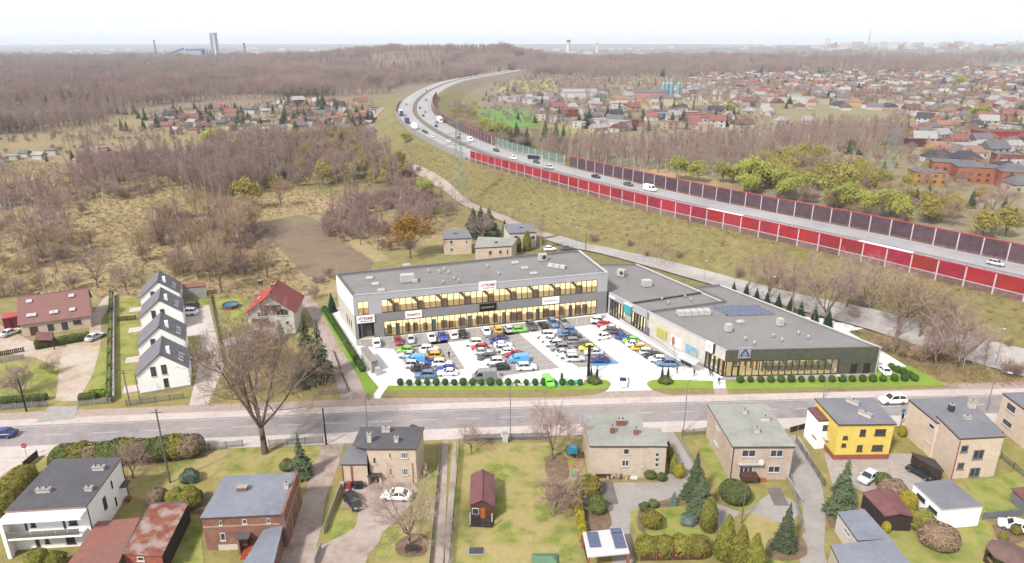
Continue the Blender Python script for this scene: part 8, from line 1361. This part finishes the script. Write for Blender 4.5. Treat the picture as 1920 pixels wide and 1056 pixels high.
# dark conifers here and there
for i, (x, y, top) in enumerate(sorted(((535, 225, 196), (552, 232, 205), (572, 228, 200), (598, 205, 176), (606, 206, 168), (632, 214, 186), (655, 232, 206), (662, 240, 214), (676, 236, 208), (690, 230, 205), (372, 220, 198), (377, 224, 204), (272, 226, 200), (446, 230, 208), (456, 232, 206), (466, 228, 208), (260, 222, 205), (228, 245, 222), (238, 246, 226), (322, 252, 232), (136, 300, 280), (150, 302, 282), (88, 303, 292), (462, 330, 298), (500, 345, 320), (533, 340, 312), (566, 312, 280), (580, 318, 284), (598, 300, 270), (612, 322, 292), (968, 272, 228), (988, 278, 236), (1022, 268, 224), (1042, 270, 226), (1056, 268, 232), (985, 281, 246), (958, 277, 240), (1104, 225, 200), (1016, 205, 178), (952, 180, 160), (965, 181, 160), (1215, 245, 222), (1190, 245, 226), (1715, 385, 350), (1735, 395, 355), (1755, 402, 372), (1820, 390, 352), (1842, 410, 380), (1772, 235, 212), (1800, 236, 215), (1845, 250, 225), (1560, 165, 150), (1640, 160, 142), (1405, 180, 165), (1900, 230, 205), (1880, 225, 206), (1700, 248, 222), (1780, 262, 240), (1690, 240, 225), (1610, 290, 268), (1880, 400, 365)))):
    p = ground(x, y); hh = up(x, top, p) - p.z; key = ('pine0', 'spruce0', 'pine1', 'spruce1')[i % 4]; where = 'left of the motorway' if x < 740 else ('inside the motorway bend and settlement' if x < 1250 else 'in the right suburb')
    plant(key, 'conifer_tree', 'dark conifer among bare trees %s, %s from picture left' % (where, ordinal(i)), 'tree', tuple(p), max(3.5, hh) / 12, group='dark conifers in the distance', w=1.25)
for i, (x, y, top) in enumerate(((455, 300, 262), (405, 280, 245), (1800, 165, 145), (1838, 228, 200), (760, 268, 250), (905, 255, 225), (930, 262, 232), (1365, 215, 195))):
    p = ground(x, y); plant('willow0', 'willow_tree', 'isolated yellow green tree in the distance, %s from the left' % ('first second third fourth fifth sixth seventh eighth'.split()[sorted((455, 405, 1800, 1838, 760, 905, 930, 1365)).index(x)]), 'tree', tuple(p), max(4, up(x, top, p) - p.z) / 9, group='isolated yellow green trees', w=1.3)
for nm_, poly_, n_ in (('among the upper allotments', [(255, 250), (700, 262), (705, 190), (560, 190), (300, 208)], 24), ('in the dense right suburb', [(1380, 205), (1925, 212), (1925, 135), (1400, 130)], 45), ('beside the settlement beyond the pitch', [(1000, 240), (1380, 255), (1380, 200), (1010, 200)], 32)):
    for x, y in zip(*scatter(gp(*poly_), n_, (40, -.1), 30)): plant(('pine0', 'spruce0', 'pine1', 'spruce1')[int(x * 7) % 4], 'conifer_tree', 'small dark evergreen ' + nm_, 'tree', (x, y, hz(x, y)), RG.uniform(.5, .95), group='small evergreens ' + nm_, w=1.5)
ribbon('pale_lane', [ground(*q) for q in ((1108, 200), (1118, 216), (1128, 234), (1142, 252))], 7.0, m_dirt, z=.4); ribbon('sandy_road', [ground(*q) for q in ((1340, 182), (1360, 198), (1372, 212), (1366, 222))], 10.0, m_sand, z=.5); ribbon('winding_track', [ground(*q) for q in ((1460, 186), (1500, 196), (1522, 208))], 6.0, m_straw, z=.5)
# ------------------------------------------------------------------ colliery and masts on the horizon
def spot(px, d): x = (px - 960) / FPX * d / (cP + (448 / 1280) * sP * 1.0); return x, d
X0, Y0 = spot(402, 2600); z0 = hz(X0, Y0); t = thing('colliery_tower', 'tall pale colliery winding tower on the left horizon', 'tower', (X0, Y0, z0), R(-25)); HT = 92 - z0
MB().box((-5, 0, HT / 2), (12, 16, HT)).build('shaft', mat('tower_grey', C(188, 184, 196), C(170, 168, 182), scale=.02, rough=.8), t); MB().box((5.6, 0, HT / 2 - 1), (9, 14, HT + 2)).build('stair_tower', mat('tower_white', C(240, 238, 242), rough=.8), t); MB().box((-5, -8.3, HT * .55), (6, .8, HT * .7)).build('window_strip', m_lav, t); MB().box((-.5, 0, HT + 1.5), (21, 17, 2.5)).build('roof', m_conc, t)
t = thing('colliery_hall', 'blue framed colliery conveyor and halls left of the winding tower', 'industrial building', (X0 - 75, Y0 - 20, z0), R(5)); mbl = mat('colliery_blue', C(112, 140, 196), rough=.7)
MB().box((0, 0, 15), (70, 30, 30)).build('hall', mat('hall_pale', C(214, 208, 214), rough=.8), t); MB().box((10, 0, 33), (60, 24, 8)).build('upper_hall', mbl, t); b = MB(); b.raw([(-110, -4, 8), (-30, -4, 34), (-30, 4, 34), (-110, 4, 8), (-110, -4, 14), (-30, -4, 40), (-30, 4, 40), (-110, 4, 14)], [(4, 5, 6, 7), (0, 1, 5, 4), (3, 7, 6, 2), (0, 4, 7, 3)]); b.build('conveyor', mbl, t); [MB().box((sx, 0, 16), (3, 6, 34)).build('pylon_leg', mbl, t) for sx in (42, 52, 62)]; MB().box((-150, 0, 7), (110, 30, 14)).build('long_shed', mat('hall_pale', C(214, 208, 214)), t)
def mast(px, d, top, w, label, cat, name, m, base_px=105, taper=.6):
    x, y = spot(px, d); zz = hz(x, y); hgt = CAM_H + ray(px, top).z / ray(px, top).y * d - zz; t = thing(name, label, cat, (x, y, zz)); MB().tube((0, 0, 0), (0, 0, hgt), w, w * taper, 10).build('shaft', m, t); MB().tube((0, 0, hgt), (0, 0, hgt + w), w * taper * 1.15, n=10).build('rim', m_dgrey, t)
mast(289, 3000, 77, 4.5, 'slim dark chimney left of the colliery tower', 'chimney', 'chimney_stack', mat('stack_grey', C(150, 146, 160), rough=.8)); mast(457, 3200, 84, 7, 'short headframe right of the colliery tower', 'tower', 'headframe', mat('stack_grey', C(150, 146, 160))); mast(1549, 5200, 73, 6, 'left slim chimney of the pair on the right horizon', 'chimney', 'chimney_stack', m_off); mast(1555, 5200, 75, 6, 'right slim chimney of the pair on the right horizon', 'chimney', 'chimney_stack', m_off); mast(1629, 5000, 57, 5, 'tall red and white mast on the right horizon', 'mast', 'radio_mast', mat('mast_red', C(226, 170, 176), rough=.7), taper=.4); mast(1066, 4200, 79, 12, 'pale water tower behind the wooded ridge', 'tower', 'water_tower', m_off, taper=.9); mast(1120, 4400, 83, 8, 'pinkish mast right of the pale water tower', 'mast', 'radio_mast', m_off)
# towns too far off to count
b = MB(); rf_ = random.Random(12)
for n_, (x0, x1), (d0, d1), hmax in ((150, (-4200, -900), (3200, 8000), 14), (110, (1500, 4800), (3700, 5600), 22), (60, (1900, 3300), (4200, 4700), 34), (60, (100, 1600), (3300, 7000), 16)):
    for _ in range(n_): x, y = rf_.uniform(x0, x1), rf_.uniform(d0, d1); hh = rf_.uniform(6, hmax); b.box((x, y, hz(x, y) + hh / 2), (rf_.uniform(14, 70), rf_.uniform(12, 24), hh), rf_.uniform(-.3, .3), mi=rf_.choices((0, 1, 2, 3), (5, 2, 1, 2))[0])
o = b.build('far_town', [mat('far_white', C(246, 240, 240), rough=.9), mat('far_pink', C(226, 196, 190), rough=.9), mat('far_roof', C(190, 140, 130), rough=.9), m_conc]); o['kind'] = 'stuff'; o['label'] = 'pale specks of far towns on the horizon'
# ------------------------------------------------------------------ haze: the air between camera and horizon
hm = bpy.data.materials.new('haze_air'); hm.use_nodes = True; hn, hl = hm.node_tree.nodes, hm.node_tree.links
hn.remove(hn['Principled BSDF']); pv = hn.new('ShaderNodeVolumePrincipled'); pv.inputs['Color'].default_value = (0.82, 0.89, 1.0, 1); pv.inputs['Density'].default_value = 0.000105; pv.inputs['Anisotropy'].default_value = 0.0
hl.new(pv.outputs[0], hn['Material Output'].inputs['Volume'])
hb = MB().box((0, 11500, 65), (36000, 26000, 134)).build('haze', hm); hb['kind'] = 'stuff'; hb['label'] = 'pale blue spring haze over the plain'
